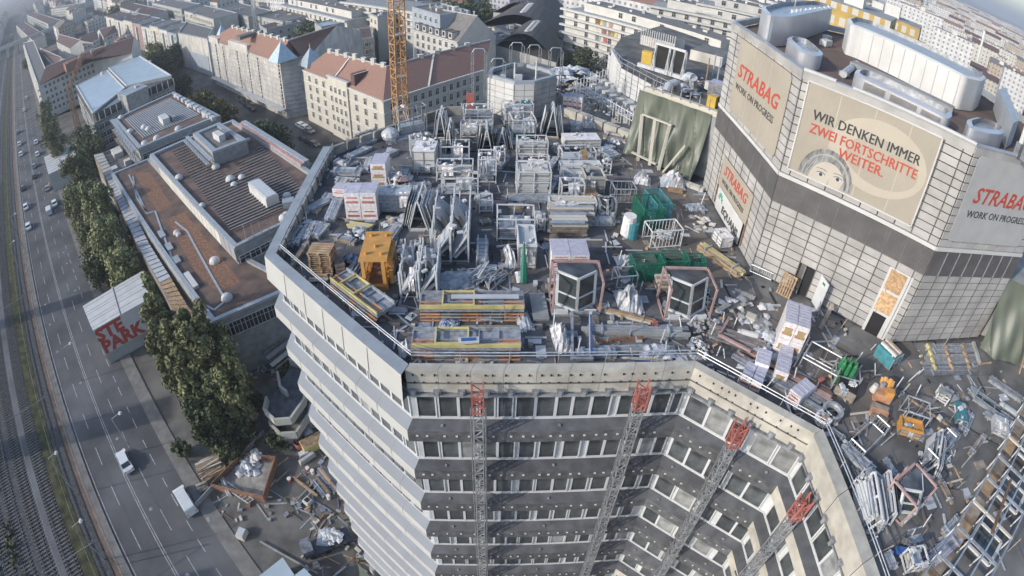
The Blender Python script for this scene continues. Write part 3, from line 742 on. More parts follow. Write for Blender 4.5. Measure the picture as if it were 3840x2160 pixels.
for k in range(16):
    c_=p.lerp(q,k/15); mb.tube((c_.x,c_.y,zr),(c_.x,c_.y,zr+1.1),.03,'galv',5); mb.tube((c_.x,c_.y,zr+1.1),(c_.x-.3,c_.y-.4,zr+1.1),.03,'galv',5); mb.tube((c_.x-.3,c_.y-.4,zr+1.1),(c_.x-.3,c_.y-.4,zr+.3),.03,'galv',5)
mb.beam((p.x,p.y,zr+.8),(q.x,q.y,zr+.8),.05,.05,'galv'); o=mb.build('cable_cage',bx); o['kind']='stuff'
mb=MB(); mb.beam((p.x-.3,p.y-.6,zr+.12),(q.x-.3,q.y-.6,zr+.12),.8,.15,'galv'); mb.build('cable_tray',bx)
mb=MB(); p,q=P(3475,315,zr),P(3580,368,zr); U=Vector((0,0,.2)); mb.beam(p+U,q+U,.16,.16,'orange'); mb.beam(p+Vector((.25,.35,.2)),q+Vector((.25,.35,.2)),.14,.14,'orange'); mb.each('orange_rail',bx)
mb=MB(); p,q=P(3190,255,zr),P(3570,430,zr); mb.beam(p+Vector((0,0,.25)),q+Vector((0,0,.25)),1.0,.5,'conc_grey'); p,q=P(3160,290,zr),P(3210,250,zr); mb.tube(p+U,q+U,.25,'galv'); mb.each('duct_run',bx)
mb=MB(); p=P(3095,170,zr); mb.box(p.x,p.y,zr,1.2,.6,.45,'white',.6); p=P(3100,150,zr); mb.box(p.x,p.y,zr,.8,.5,.4,'whitegrey',.5); p=P(3165,285,zr); mb.box(p.x,p.y,zr,.8,.4,.3,'galv',.5); mb.each('roof_box',bx)
mb=MB(); mb.prism(pp([(3745,335),(3772,327),(3822,450),(3800,462)],60.2),zr,60.2,'whitegrey','roof_kerb'); mb.build('side_screen',bx)
# pair of white hoist columns at the right frame edge
for x,y,z1,lb in [(3812,600,64.5,'thick white tube standing at the right edge of the clad roof'),(3838,620,66,'second white tube at the very edge of the view beside the clad roof')]:
    p=P(x,y-15,ZB); o=MB(); o.T=Matrix.Translation(p); o.tube((0,0,0),(0,0,z1-ZB),.16,'white',10); o.box(0,0,0,.4,.4,.8,'steel'); tag(o.build('vent_tube'),lb,'tube')
p=P(3665,230,ZB); o=MB(); o.T=Matrix.Translation(p); o.tube((0,0,0),(0,0,4.0),.16,'frame_white',10); tag(o.build('vent_tube'),'white vertical tube rising behind the long cream screen','tube')
# ================================================================ neighbouring buildings
def xy(x,y,z): p=P(x,y,z); return Vector((p.x,p.y))
WK={}
def wkey(wd,h,tr='trim',sill=True):
    k=(round(wd,1),round(h,1),tr)
    if k not in WK:
        f=MB(); f.box(0,0,0,wd,.12,h,'window_dark'); t=.13
        f.box(0,-.06,-t,wd+2*t,.16,t,tr); f.box(0,-.06,h,wd+2*t,.14,t,tr); f.box(-wd/2-t/2,-.06,0,t,.12,h,tr); f.box(wd/2+t/2,-.06,0,t,.12,h,tr); f.box(0,-.065,h*.62,wd,.06,.07,tr); f.box(0,-.065,0,.07,.06,h,tr)
        o=f.build('window'); WK[k]=o.data; bpy.data.objects.remove(o)
    return WK[k]
def windows(parent,a,b,z0,z1,nc,nr,wd,h,tr='trim',u0=.04,u1=.96,skip=0,pair=False,stuff=False,d=.03):
    a,b=Vector(a[:2]),Vector(b[:2]); e=(b-a).normalized(); L=(b-a).length; n=Vector((e.y,-e.x)); 
    if n.dot(-a)<0: n=-n
    rz=math.atan2(-n.x,n.y)+math.pi   # local -y looks along n
    rz=math.atan2(n.x,-n.y)
    mb=MB(); me=wkey(wd,h,tr)
    for r_ in range(nr):
        for c_ in range(nc):
            if random.random()<skip: continue
            t=u0+(u1-u0)*(c_+.5)/nc; z=z0+(z1-z0)*(r_+.5)/nr-h/2
            for dx in ((-.6,.6) if pair else (0,)):
                c=a+e*(L*t+dx)+n*d
                if stuff: mb.T=Matrix.Translation((c.x,c.y,z))@Matrix.Rotation(rz,4,'Z'); mb.box(0,0,0,wd,.1,h,'window_dark'); mb.box(0,-.05,-.12,wd+.2,.1,.12,tr)
                else:
                    k=bpy.data.objects.new('window',me); sc.collection.objects.link(k); k.parent=parent; k.location=(c.x,c.y,z); k.rotation_euler=(0,0,rz)
    if stuff: mb.T=Matrix(); mb.build('windows',parent)['kind']='stuff'
    return n
def wing(name,label,cat,E,Rg,ze,zr,wall,roof,ends=(True,True),cornice=True,kerbroof=True):
    """walls under a pitched roof that follows eave pixels E and ridge pixels Rg"""
    t=thing(name,label,cat,(0,0,0)); e=[xy(*p,ze) for p in E]; r=[xy(*p,zr) for p in Rg]
    bk=[r[i]*2-e[i] for i in range(len(e))]
    mb=MB(); mb.prism([tuple(p) for p in e]+[tuple(p) for p in bk[::-1]],-.3,ze,wall,cap=True); mb.build('wall',t)
    mb=MB(); ctr=sum(bk,Vector((0,0)))/len(bk)
    for i in range(len(e)-1):
        for A,B in ((e,r),(bk,r)):
            q=[(*A[i],ze),(*A[i+1],ze),(*B[i+1],zr),(*B[i],zr)]; q=[Vector(p) for p in q]
            o_=[(p+((p-Vector((*B[j],zr))).normalized()*.5 if p.z==ze else Vector((0,0,0)))) for p,j in zip(q,(i,i+1,i+1,i))]
            nn=(o_[1]-o_[0]).cross(o_[2]-o_[0])
            if nn.z<0: o_=o_[::-1]
            mb.face(o_,roof)
    mb.build('roof',t)
    mb=MB()
    for i in (0,-1): mb.face([(*e[i],ze),(*bk[i],ze),(*r[i],zr-.1)],wall)
    mb.each('gable',t)
    mb=MB()
    for i in range(len(e)-1):
        if cornice: mb.beam((*e[i],ze-.1),(*e[i+1],ze-.1),.7,.35,'trim')
        mb.beam((*r[i],zr+.05),(*r[i+1],zr+.05),.35,.3,'whitegrey')
    mb.each('roof_trim',t)
    return t,e,r,bk
def chimney(t,x,y,z0,h=1.6,w=.8,m='cream',l=1.4,rz=0):
    mb=MB(); mb.T=Matrix.Translation((x,y,z0))@Matrix.Rotation(rz,4,'Z'); mb.box(0,0,0,l,w,h,m); mb.box(0,0,h,l+.2,w+.2,.15,'trim'); mb.build('chimney',t)
def flat_b(name,label,cat,poly,z,wall,roof,kerb='roof_kerb',kw=.5,kh=.5,z0=-.3):
    t=thing(name,label,cat,(0,0,0)); mb=MB(); mb.prism(poly,z0,z-kh,wall,roof,uvw=True); mb.build('wall',t)
    if kerb: mb=MB(); mb.ring(poly,kw,z-kh-.02,z,kerb); mb.build('roof_edge',t)
    return t
random.seed(3)
# --- cream corner house
t,e,r,bk=wing('cream_house','cream corner building with red tiled roof right behind the crane mast','building',[(1136,262),(1437,380),(1815,262)],[(1228,192),(1450,250),(1840,150)],16.6,22.3,'cream','tile_red')
windows(t,e[0],e[1],1.2,16,9,5,1.1,1.75); windows(t,e[1],e[2],1.2,16,13,5,1.1,1.75)
mb=MB()
for z in (13.2,7.2,3.9): mb.beam((*e[0].lerp(e[1],.0),z),(*e[1],z),.35,.25,'trim'); mb.beam((*e[1],z),(*e[2],z),.35,.25,'trim')
mb.each('string_course',t)
for i in range(7): c=r[0].lerp(r[1],.05+i*.15); chimney(t,c.x,c.y,21.8,1.3+.4*(i%2),rz=-.6)
for i in range(4): c=r[1].lerp(r[2],.3+i*.15); chimney(t,c.x,c.y,21.8,1.2,rz=.4)
def fbox(mb,a,e_,n,x0,x1,z0,z1,d0,d1,m): flat(mb,Vector((*a,0)),Vector((*e_,0)),Vector((*n,0)),x0,x1,z0,z1,d0,d1,m)
ee=(e[1]-e[0]).normalized(); nn=Vector((ee.y,-ee.x)); nn=nn if nn.dot(-e[0])>0 else -nn; L=(e[1]-e[0]).length
mb=MB(); fbox(mb,e[0],ee,nn,L*.38,L*.62,-.3,17.9,0,.5,'cream'); mb.build('bay_wall',t); windows(t,e[0]+ee*L*.38+nn*.5,e[0]+ee*L*.62+nn*.5,1.2,16,4,5,.9,1.6)
mb=MB(); fbox(mb,e[0],ee,nn,L*.37,L*.63,17.9,18.2,-.3,.7,'trim'); mb.build('bay_cornice',t)
mb=MB(); q=xy(1352,290,19); mb.T=Matrix.Translation((q.x,q.y,17.4))@Matrix.Rotation(math.atan2(ee.y,ee.x),4,'Z'); mb.box(0,0,0,1.9,5,3.2,'tile_dark'); mb.box(1.0,0,3.2,.3,5,.1,'trim'); mb.build('dormer',t)
# light tile verges on the roof planes
mb=MB()
for u in (.42,): p0,p1=e[0].lerp(e[1],u),r[0].lerp(r[1],u); mb.beam((*p0,16.8),(*p1,22.4),.5,.12,'trim')
for u in (.42,): p0,p1=e[1].lerp(e[2],u),r[1].lerp(r[2],u); mb.beam((*p0,16.8),(*p1,22.4),.5,.12,'trim')
mb.each('roof_verge',t)
def turret(t,px,py,z0,h,w,m='metal_roof'):
    c=xy(px,py,z0); mb=MB(); mb.T=Matrix.Translation((c.x,c.y,z0))@Matrix.Rotation(math.atan2(ee.y,ee.x),4,'Z')
    q=[(-w,-w,0),(w,-w,0),(w,w,0),(-w,w,0)]
    for i in range(4): mb.face([q[i],q[(i+1)%4],(0,0,h)],m)
    mb.tube((0,0,h-.3),(0,0,h+1.2),.1,'trim',5); mb.build('turret_roof',t)
turret(t,1168,240,17.6,5.5,3.2)
# --- sheeted twin
t,e,r,bk=wing('sheeted_house','red roofed corner building wrapped in white scaffold sheeting beyond the side street','building',[(787,148),(1049,229),(1165,206)],[(868,100),(1082,152),(1262,94)],19.5,25.5,'sheet_white','tile_red',cornice=False)
mb=MB(); ee=(e[1]-e[0]).normalized(); nn=Vector((ee.y,-ee.x)); nn=nn if nn.dot(-e[0])>0 else -nn; L=(e[1]-e[0]).length; rz=math.atan2(ee.y,ee.x)
for u in (.1,.22,.45,.6,.73,.98):
    z=1.
    while z<18.5: fbox(mb,e[0],ee,nn,L*u,L*u+.45,z,z+.9,.0,.25,'window_dark'); z+=1.25
mb.build('sheeting_gap',t)
mb=MB()
for k in range(10): z=1.5+k*1.9; mb.beam((*(e[0]+nn*.3),z),(*(e[1]+nn*.3),z),.12,.08,'whitegrey')
for k in range(40): 
    c=e[0]+ee*(L*k/39)+nn*.32; mb.beam((*c,0),(*c,20.6),.07,.07,'whitegrey')
mb.build('scaffold',t)['kind']='stuff'
mb=MB(); fbox(mb,e[0],ee,nn,L*.34,L*.62,18.5,21.6,-1.5,.35,'sheet_white'); fbox(mb,e[0],ee,nn,-.5,L*.16,18.5,21.0,-1.5,.35,'sheet_white'); mb.build('raised_sheeting',t)
mb=MB(); fbox(mb,e[0],ee,nn,0,L+1,3.2,3.45,.3,2.3,'whitegrey'); mb.build('pavement_canopy',t)
e2=(e[2]-e[1]).normalized(); n2=Vector((e2.y,-e2.x)); n2=n2 if n2.dot(-e[1])>0 else -n2
mb=MB()
for k in range(12): z=1.2+k*1.5; fbox(mb,e[1],e2,n2,.5,6,z,z+.45,.05,.2,'whitegrey')
mb.each('balcony_band',t)
turret(t,1060,222,20,6,3.6); turret(t,835,142,20,5.5,2.6)
for k in range(5): c=r[0].lerp(r[1],.04+k*.1); chimney(t,c.x,c.y,25,1.2,rz=rz)
for k in range(5): c=r[0].lerp(r[1],.55+k*.1); chimney(t,c.x,c.y,25,1.2,rz=rz)
c0,c1=r[0].lerp(r[1],.42),r[0].lerp(r[1],.5); mb=MB(); mb.beam((*(c0+nn*2),25.2),(*(c1+nn*2),25.2),9,1.2,'slate'); mb.build('roof_gap',t)
t=flat_b('sheeted_block','narrow white sheeted block with blue grey lower half left of the red roofed house','building',[tuple(xy(*p,17.5)) for p in [(667,122),(777,145),(800,105),(700,80)]],17.5,'sheet_white','slate')
a,b=xy(667,122,17.5),xy(777,145,17.5); ee=(b-a).normalized(); nn=Vector((ee.y,-ee.x)); nn=nn if nn.dot(-a)>0 else -nn; L=(b-a).length
mb=MB(); fbox(mb,a,ee,nn,L*.3,L*.95,0,9,.05,.2,'stucco_blue'); mb.build('blue_sheet',t)
# --- terraced facades to its left
cols=['stucco_white','cream','stucco_blue','stucco_grey','cream','stucco_white','stucco_blue','stucco_white','cream']
lab=['blue grey terraced house squeezed against the sheeted block','white terraced house with bay fronts second from the sheeted block','tan terraced house third from the sheeted block','white bay fronted terraced house fourth from the sheeted block','pale pink terraced house fifth from the sheeted block','cream bay fronted house sixth from the sheeted block','narrow white gabled house seventh from the sheeted block','cream gabled end house at the far left of the terrace']
for k in range(8):
    x0,y0=660-k*33,128-k*7.5-(k>5)*2; a=xy(x0-33,y0-8,16); b=xy(x0,y0,16); ee=(b-a).normalized(); back=Vector((-ee.y,ee.x)); back=back if back.dot(a)>0 else -back
    t=flat_b('terraced_house',lab[k],'house',[tuple(a),tuple(b-ee*.3),tuple(b-ee*.3+back*14),tuple(a+back*14)],16+(k%3)*.8,['stucco_blue','stucco_white','cream','stucco_white','pink_steel','cream','stucco_white','cream'][k],'slate' if k<5 else 'tile_dark')
    t['group']='terraced houses left of the sheeted block'
    n=windows(t,a,b,1,15,3,5,1.0,1.5,skip=.1)
    mb=MB(); c=(a+b)/2+n*.5; mb.box(c.x,c.y,3,2.6,1.0,12,'stucco_white',math.atan2(ee.y,ee.x)); mb.build('bay',t)
    chimney(t,c.x-n.x*6,c.y-n.y*6,15.5,1.6,rz=.5)
# --- long apartment house with brown roof
t,e,r,bk=wing('apartment_house','long pale apartment house with dark brown roof and three pink dormers','building',[(144,320),(524,160)],[(172,250),(502,138)],17.5,23,'stucco_white','tile_dark')
windows(t,e[0],e[1],2,17,22,5,1.2,1.5,skip=.06)
e_=(e[1]-e[0]).normalized(); rz=math.atan2(e_.y,e_.x)
for k,(x,y) in enumerate([(271,240),(368,195),(462,153)]):
    c=xy(x,y,21); mb=MB(); mb.T=Matrix.Translation((c.x,c.y,18.5))@Matrix.Rotation(rz,4,'Z'); mb.box(0,0,0,8,8,4.2,'tile_red'); mb.box(0,0,4.2,5,6,.3,'tile_red'); mb.build('dormer',t)
for k,(x,y) in enumerate([(300,212),(345,192),(400,170),(478,137)]): c=xy(x,y,23); chimney(t,c.x,c.y,22.5,1.5,rz=rz)
# side block with balconies, leftmost
a,b=xy(88,160,17),xy(144,320,17); 
t=flat_b('apartment_house','narrow grey balcony block at the far left beside the road','building',[tuple(p) for p in (a,b,xy(182,280,17),xy(125,150,17))],17,'stucco_grey','slate','trim')
n=windows(t,a,b,1.5,16.5,9,5,1.6,1.4)
mb=MB(); ee=(b-a).normalized()
for k in range(5): fbox(mb,a,ee,n,1,(b-a).length-1,1.5+k*3.1,2.5+k*3.1,.05,1.1,'stucco_white')
mb.build('balcony',t)
# houses with brown roofs behind it
for k,(E_,G_,lb) in enumerate([
 ([(212,158),(262,183),],[(222,128),(300,150)],'white house with brown hipped roof nearest the apartment house'),
 ([(312,175),(372,146)],[(300,140),(350,118)],'low white house wing behind the middle dormer of the apartment house'),
 ([(388,143),(443,120)],[(372,110),(430,95)],'low white house wing behind the right dormer of the apartment house'),
 ([(165,205),(205,248)],[(150,180),(230,215)],'brown roofed pink fronted row behind the balcony block')]):
    t,e,r,bk=wing('small_house',lb,'house',E_,G_,13,17,'stucco_white','tile_dark'); t['group']='brown roofed houses behind the long apartment house'
    windows(t,e[0],e[1],1,13,5,4,1.1,1.3,skip=.2)
# viaduct
mb=MB(); t=thing('viaduct','long pale elevated railway viaduct crossing behind the houses at far left','viaduct')
a,b=P(-160,262,11),P(345,55,11); d_=(b-a).normalized(); mb=MB(); mb.beam(a,b,9,2.2,'stucco_grey'); mb.build('span',t)
mb=MB(); o_=d_.cross(Vector((0,0,1)))*4.4; mb.beam(a+o_+Vector((0,0,1.6)),b+o_+Vector((0,0,1.6)),.3,1.1,'roof_kerb'); mb.beam(a-o_+Vector((0,0,1.6)),b-o_+Vector((0,0,1.6)),.3,1.1,'roof_kerb'); mb.build('side_wall',t)
for k in range(16): c=a.lerp(b,k/15); mb=MB(); mb.box(c.x,c.y,-.3,3,6,10.3,'stucco_grey',math.atan2(d_.y,d_.x)); mb.build('pier',t)
# --- teal roofed hall
z=14.
t=thing('school_hall','hall with two large pale blue flat roofs and a grey lift tower','building')
A,B,C_,D_=xy(283,323,z),xy(345,430,z),xy(648,290,z),xy(523,212,z)
M1,M2=xy(405,262,z),xy(472,330,z)
mb=MB(); mb.prism([tuple(p) for p in (A,B,C_,D_)],-.3,z-3.6,'conc_grey','slate'); mb.build('wall',t)
mb=MB(); q=inset([tuple(p) for p in (A,B,C_,D_)],1.2); mb.prism(q,z-3.6,z-.5,'glass_dark'); mb.build('glazing',t)
for nm,pl_ in (('roof',(A,B,M2,M1)),('roof',(M1,M2,C_,D_))):
    pl2=inset([tuple(p) for p in pl_],.25); mb=MB(); mb.prism(pl2,z-.45,z+(.0 if pl_[0] is A else .7),'roof_kerb','roof_teal'); mb.build('roof',t)
    mb=MB(); zz=z+(.0 if pl_[0] is A else .7); mb.ring(pl2,.5,zz+.002,zz+.3,'white'); mb.build('roof_edge',t)
n=(B-A); windows(t,A,B,0.5,10,10,3,1.6,1.8,stuff=False); windows(t,B,C_,0.5,10,14,3,2.0,1.8)
mb=MB()
for k in range(15): c=B.lerp(C_,k/14); mb.tube((c.x,c.y,z-3.8),(c.x,c.y,z-.4),.18,'trim',6)
for zz in (z-3.5,z-6.8): mb.beam((*B,zz),(*C_,zz),.5,.7,'conc_grey')
mb.each('column',t)
c=xy(490,345,15); mb=MB(); rz=math.atan2((C_-B).y,(C_-B).x); mb.T=Matrix.Translation((c.x,c.y,-.3))@Matrix.Rotation(rz,4,'Z'); mb.box(0,-2,0,9,9,16.2,'conc_grey'); mb.box(0,-2,16.2,9.3,9.3,.3,'roof_kerb'); mb.box(2,-2,16.5,1.5,1.5,.8,'stucco_white'); mb.build('lift_tower',t)
for k in range(2): c=[xy(381,272,z+1),xy(560,230,z+1)][k]; mb=MB(); mb.box(c.x,c.y,z,1.2,1.2,1.3,'stucco_white'); mb.build('roof_box',t)
# --- middle school block
z=14.; pts=[(427,447),(519,556),(826,432),(651,343)]
t=flat_b('school_block','square school block with brown gravel roof and round white roof lights','building',[tuple(xy(*p,z)) for p in pts],z,'conc_grey','roof_brown',kw=1.1,kh=.55)
q=[xy(*p,z) for p in pts]
windows(t,q[0],q[1],1,12.5,8,4,2.2,1.7); windows(t,q[1],q[2],1,12.5,14,4,2.2,1.7)
mb=MB()
for zz in (4,7.3,10.6,13.9): mb.beam((*(q[0]+(q[0]-q[2]).normalized()*1.2),zz),(*(q[1]+Vector((-.6,-1.4))),zz),1.4,.16,'galv')
for k in range(12): c=q[0].lerp(q[1],k/11)+Vector((-1.2,-1)); mb.tube((c.x,c.y,-.3),(c.x,c.y,14.6),.09,'wood',5)
mb.each('balcony_part',t)
mb=MB(); # louvre field
u0,u1=q[0].lerp(q[2],.0),q[2]
for k in range(26):
    s_=.14+.72*k/25; a=q[0].lerp(q[1],.12).lerp(q[3].lerp(q[2],.12),s_); b=q[0].lerp(q[1],.80).lerp(q[3].lerp(q[2],.80),s_)
    mb.beam((*a,z-.35),(*b,z-.35),.35,.1,'roof_kerb')
mb.build('roof_louvre_row',t)['kind']='stuff'
def dome(x,y,z,r,m='white',lb=None,parent=None,nm='roof_light'):
    mb=MB(); c=xy(x,y,z); 
    for i in range(4):
        a0,a1=R(i*22.5),R((i+1)*22.5)
        for k in range(10):
            g0,g1=R(k*36),R(k*36+36); f_=lambda a,g:(c.x+r*math.cos(a)*math.cos(g),c.y+r*math.cos(a)*math.sin(g),z-.5+r*math.sin(a)*.8+.25)
            mb.face([f_(a0,g0),f_(a0,g1),f_(a1,g1),f_(a1,g0)],m)
    mb.tube((c.x,c.y,z-.55),(c.x,c.y,z-.2),r*1.03,'whitegrey',10); mb.build(nm,parent)
for x,y in [(453,438),(487,490),(541,535),(587,515),(540,473),(556,480),(712,393),(668,480),(771,430),(663,357)]: dome(x,y,z,1.1,parent=t)
mb=MB(); c=xy(617,453,z); mb.T=Matrix.Translation((c.x,c.y,z-.5))@Matrix.Rotation(R(-45),4,'Z'); mb.box(0,0,0,5.5,2.2,1.9,'white'); mb.box(1.2,2.4,0,5,1.2,1.6,'steel'); mb.build('ventilation_unit',t)
mb=MB()
for k in range(9): c=xy(672+k*15.5,362+k*9.6,z+.3); mb.box(c.x,c.y,z-.5,2.6,1.2,1.0,'whitegrey',R(-45))
mb.each('duct',t)
# --- upper long school wing with raked louvre rows and its penthouse
z=15.; pu=[(561,579),(879,929),(1085,828),(1182,650),(874,447)]
t=flat_b('school_wing','long school wing with rows of raked louvres on a brown roof','building',[tuple(xy(*p,z)) for p in pu],z,'conc_grey','roof_brown',kw=.9,kh=.7)
pu2=[xy(*p,z) for p in pu]
mb=MB()
for k in range(35):
    s_=k/25; xl,yl=645+160*s_,566+216*s_; xr,yr=897+192*s_,457+203*s_
    f_=lambda x:yl-.43*(x-xl)
    segs=[(xl,xr)]
    if s_<.62: segs=[(xl,712+205*s_),(930+80*s_,xr)] if s_<.5 else [(xl,712+205*s_),(860+60*s_,xr)]
    for x0,x1 in segs:
        if x1-x0<12: continue
        a=xy(x0,f_(x0),z);b=xy(x1,f_(x1),z); mb.beam((*a,z-.25),(*b,z-.25),.30,.22,'louvre_rib'); mb.beam((*a,z-.12),(*b,z-.12),.16,.03,'roof_kerb')
mb.build('louvre_row',t)['kind']='stuff'
mb=MB(); a,b=pu2[0],pu2[1]; c=(b-a).normalized(); nn=Vector((c.y,-c.x)); nn=nn if nn.dot(-a)>0 else -nn
for k in range(24): q0=a.lerp(b,k/24+.002); q1=a.lerp(b,(k+1)/24-.002); m_=MB(); m_.beam((*(q0+nn*.12),13.4),(*(q1+nn*.12),13.4),.12,2.6,'stucco_white' if 3<k<21 else 'alu'); m_.build('wall_panel',t)
a,b=pu2[1],pu2[2]; mb=MB(); mb.beam((*a,z+.1),(*b,z+.1),.5,.25,'roof_kerb'); mb.each('edge_cap',t); windows(t,a,b,10.6,14,5,1,2.0,1.4)
mb=MB(); a,b=xy(905,468,z),xy(1140,622,z)
mb.beam((*a,z+.3),(*b,z+.3),1.4,.7,'pink_steel'); mb.beam((*(a+Vector((.5,.6))),z+.2),(*(b+Vector((.5,.6))),z+.2),1.2,1.3,'roof_kerb'); mb.build('pink_edge_duct',t)
z2=18.; pq=[xy(*p,z2) for p in [(722,500),(822,458),(925,522),(796,570)]]
mb=MB(); mb.prism([tuple(p) for p in pq],z-.6,z2-.5,'conc_grey','slate'); mb.build('penthouse_wall',t); mb=MB(); mb.ring([tuple(p) for p in pq],1.3,z2-.5,z2,'roof_kerb'); mb.build('penthouse_edge',t)
mb=MB()
a=pq[0];b=pq[3]; d_=(b-a).normalized(); n_=Vector((d_.y,-d_.x)); n_=n_ if n_.dot(-a)>0 else -n_
for zz,dd in ((z2-.9,1.2),(z2-1.6,2.0)): mb.beam((*(a+n_*dd-d_*2),zz),(*(b+n_*dd+d_*2),zz),.9,.08,'galv')
for k in range(9): c=a.lerp(b,k/8)+n_*2.2; mb.tube((c.x,c.y,z-.6),(c.x,c.y,z2-.6),.06,'galv',5)
mb.each('sun_screen_bar',t)
mb=MB(); c=xy(822,515,z2); mb.T=Matrix.Translation((c.x,c.y,z2-.5))@Matrix.Rotation(R(-42),4,'Z'); mb.box(0,0,0,4,1.6,1.6,'white'); mb.box(-.3,1.7,0,3.2,1.2,1.5,'steel'); mb.build('ventilation_unit',t)
for x,y,r_ in [(670,662,1.0),(863,668,1.1),(877,688,.8),(800,592,.9),(808,622,1.0),(930,520,.6),(757,766,.7),(1062,812,.9),(1072,800,.7),(905,660,.8),(1075,730,.9)]: dome(x,y,z,r_,parent=t)
mb=MB(); c=xy(990,735,z); mb.T=Matrix.Translation((c.x,c.y,z-.6))@Matrix.Rotation(R(-47),4,'Z'); mb.box(0,0,0,9,2.6,2.2,'white'); mb.box(0,0,2.2,8.6,2.2,.2,'foil'); mb.box(-5,0,.3,1.4,1.8,1.5,'whitegrey'); o=mb.build('ventilation_unit',t); o['label']='long white ventilation box on the louvred roof'
mb=MB(); c=xy(1082,762,z); mb.box(c.x,c.y,z-.6,2.2,1.8,1.3,'roof_kerb',R(20)); mb.build('roof_box',t)
mb=MB(); c=xy(1030,840,z+1)
for k in range(5): q0=xy(915+k*28,860-k*8,z+2.5); q1=xy(925+k*30,905-k*8,z-.3); mb.beam((*q0,z+3.2),(*q1,z),.08,.08,'galv')
q0,q1=xy(905,845,z+3),xy(1075,770,z+3); mb.beam((*q0,z+3),(*q1,z+3),.1,.1,'galv'); q0,q1=xy(930,905,z),xy(1075,840,z); mb.beam((*q0,z+.4),(*q1,z+.4),.1,.1,'galv'); mb.each('stair_bar',t)
# --- low wing with brown roof
z=12.; pw=[(417,651),(795,1207),(1130,1065),(960,980),(880,935),(561,591)]
t=flat_b('low_wing','long low school wing with patched brown roof, pale edge strip and glazed side','building',[tuple(xy(*p,z)) for p in pw],z,'conc_grey','roof_brown',kw=.8,kh=.45)
q=[xy(*p,z) for p in pw]
def line(mb,pts,zz,wd,h,m):
    for a,b in zip(pts[:-1],pts[1:]): mb.beam((*xy(*a,z),zz),(*xy(*b,z),zz),wd,h,m)
mb=MB(); line(mb,[(482,650),(550,795),(580,785),(650,980),(720,1110),(800,1155),(845,1120),(700,860),(655,825)],z-.40,.4,.12,'roof_kerb'); line(mb,[(550,790),(510,735),(497,655)],z-.4,.35,.12,'roof_kerb'); mb.each('path_strip',t)
mb=MB(); 
for pl_ in ([(620,815),(735,1020),(810,1085),(905,1050),(690,790)],[(500,640),(590,790),(640,760),(560,640)]):
    mb.face([(*xy(*p,z),z-.435) for p in pl_],'rust')
mb.each('bare_gravel_patch',t)
for x,y,r_ in [(803,974,1.0),(849,1112,1.0),(660,868,.7),(668,875,.6)]: dome(x,y,z,r_,parent=t)
mb=MB()
for k in range(3): a,b=xy(598+k*28,862+k*48,z),xy(612+k*28,885+k*48,z); mb.beam((*a,z-.3),(*b,z-.3),1.2,.4,'roof_kerb')
a,b=xy(697,1022,z),xy(735,1075,z); mb.beam((*a,z-.2),(*b,z-.2),1.0,.6,'white'); mb.each('duct',t)
# side walkway of translucent panels on the road side
a=[(353,580),(410,690),(455,790),(520,925),(600,1060),(665,1190)]; b=[(385,572),(440,672),(490,770),(560,915),(640,1040),(735,1200)]
zz=10.; n=0
for i in range(len(a)-1):
    for k in range(9):
        u,v=k/9+.01,(k+1)/9-.01; A=[xy(*a[i],zz).lerp(xy(*a[i+1],zz),w_) for w_ in (u,v)]; B=[xy(*b[i],zz).lerp(xy(*b[i+1],zz),w_) for w_ in (v,u)]
        mb=MB(); pl_=[*A,*B]; mb.prism([tuple(p) for p in pl_],zz-.1,zz+random.uniform(0,.05),'stucco_grey' if (i in(0,)) else ('whitegrey' if i<4 else 'wood')); mb.build('canopy_panel',t)
mb=MB()
for i in range(len(a)-1): mb.beam((*xy(*a[i],zz),zz-2),(*xy(*a[i+1],zz),zz-2),.3,4,'wood_grey'); 
mb.build('canopy_wall',t)
a,b=q[1],q[2]; windows(t,a,b,7.6,11,7,1,2.6,2.4,'whitegrey')
mb=MB(); 
for k in range(7): u=xy(800,1240,8).lerp(xy(1110,1100,8),k/7+.01); v=xy(800,1240,8).lerp(xy(1110,1100,8),(k+1)/7-.01); m_=MB(); m_.beam((*u,7.3),(*v,7.3),.3,2.4,['whitegrey','stucco_grey'][k%2]); m_.build('wall_panel',t)
# left side lower terrace with boxes
t=flat_b('low_annex','low flat annex with boxes on its roof between the two brown roofed school blocks','building',[tuple(xy(*p,9)) for p in [(352,585),(425,700),(600,600),(520,520)]],9,'conc_grey','slate')
for x,y,s1,s2,lb in [(440,575,6,3,'a'),(430,640,3,2,'b'),(480,610,2,2,'c')]: mb=MB(); c=xy(x,y,9); mb.box(c.x,c.y,8.5,s1,s2,1.5,'stucco_white',R(-45)); mb.build('roof_box',t)
# --- terrace deck between school and tower (stair, wooden decks)
t=flat_b('terrace_deck','timber and steel terrace deck squeezed between the school and the tower','terrace',[tuple(xy(*p,4)) for p in [(930,1085),(1080,1010),(1110,1150),(985,1200)]],4,'oldconc','conc_grey')
mb=MB()
for k in range(10): a,b=xy(905+k*14,1195+k*22,3),xy(1085+k*8,1090+k*22,3); mb.beam((*a,3+.3*(k%2)),(*b,3+.3*(k%2)),.9 if k%3 else .3,.15,['wood_grey','galv','stucco_grey'][k%3])
pieces(mb,'timber_stack','plank','heap of long planks and steel beams lying beside the tower below the school','timber')
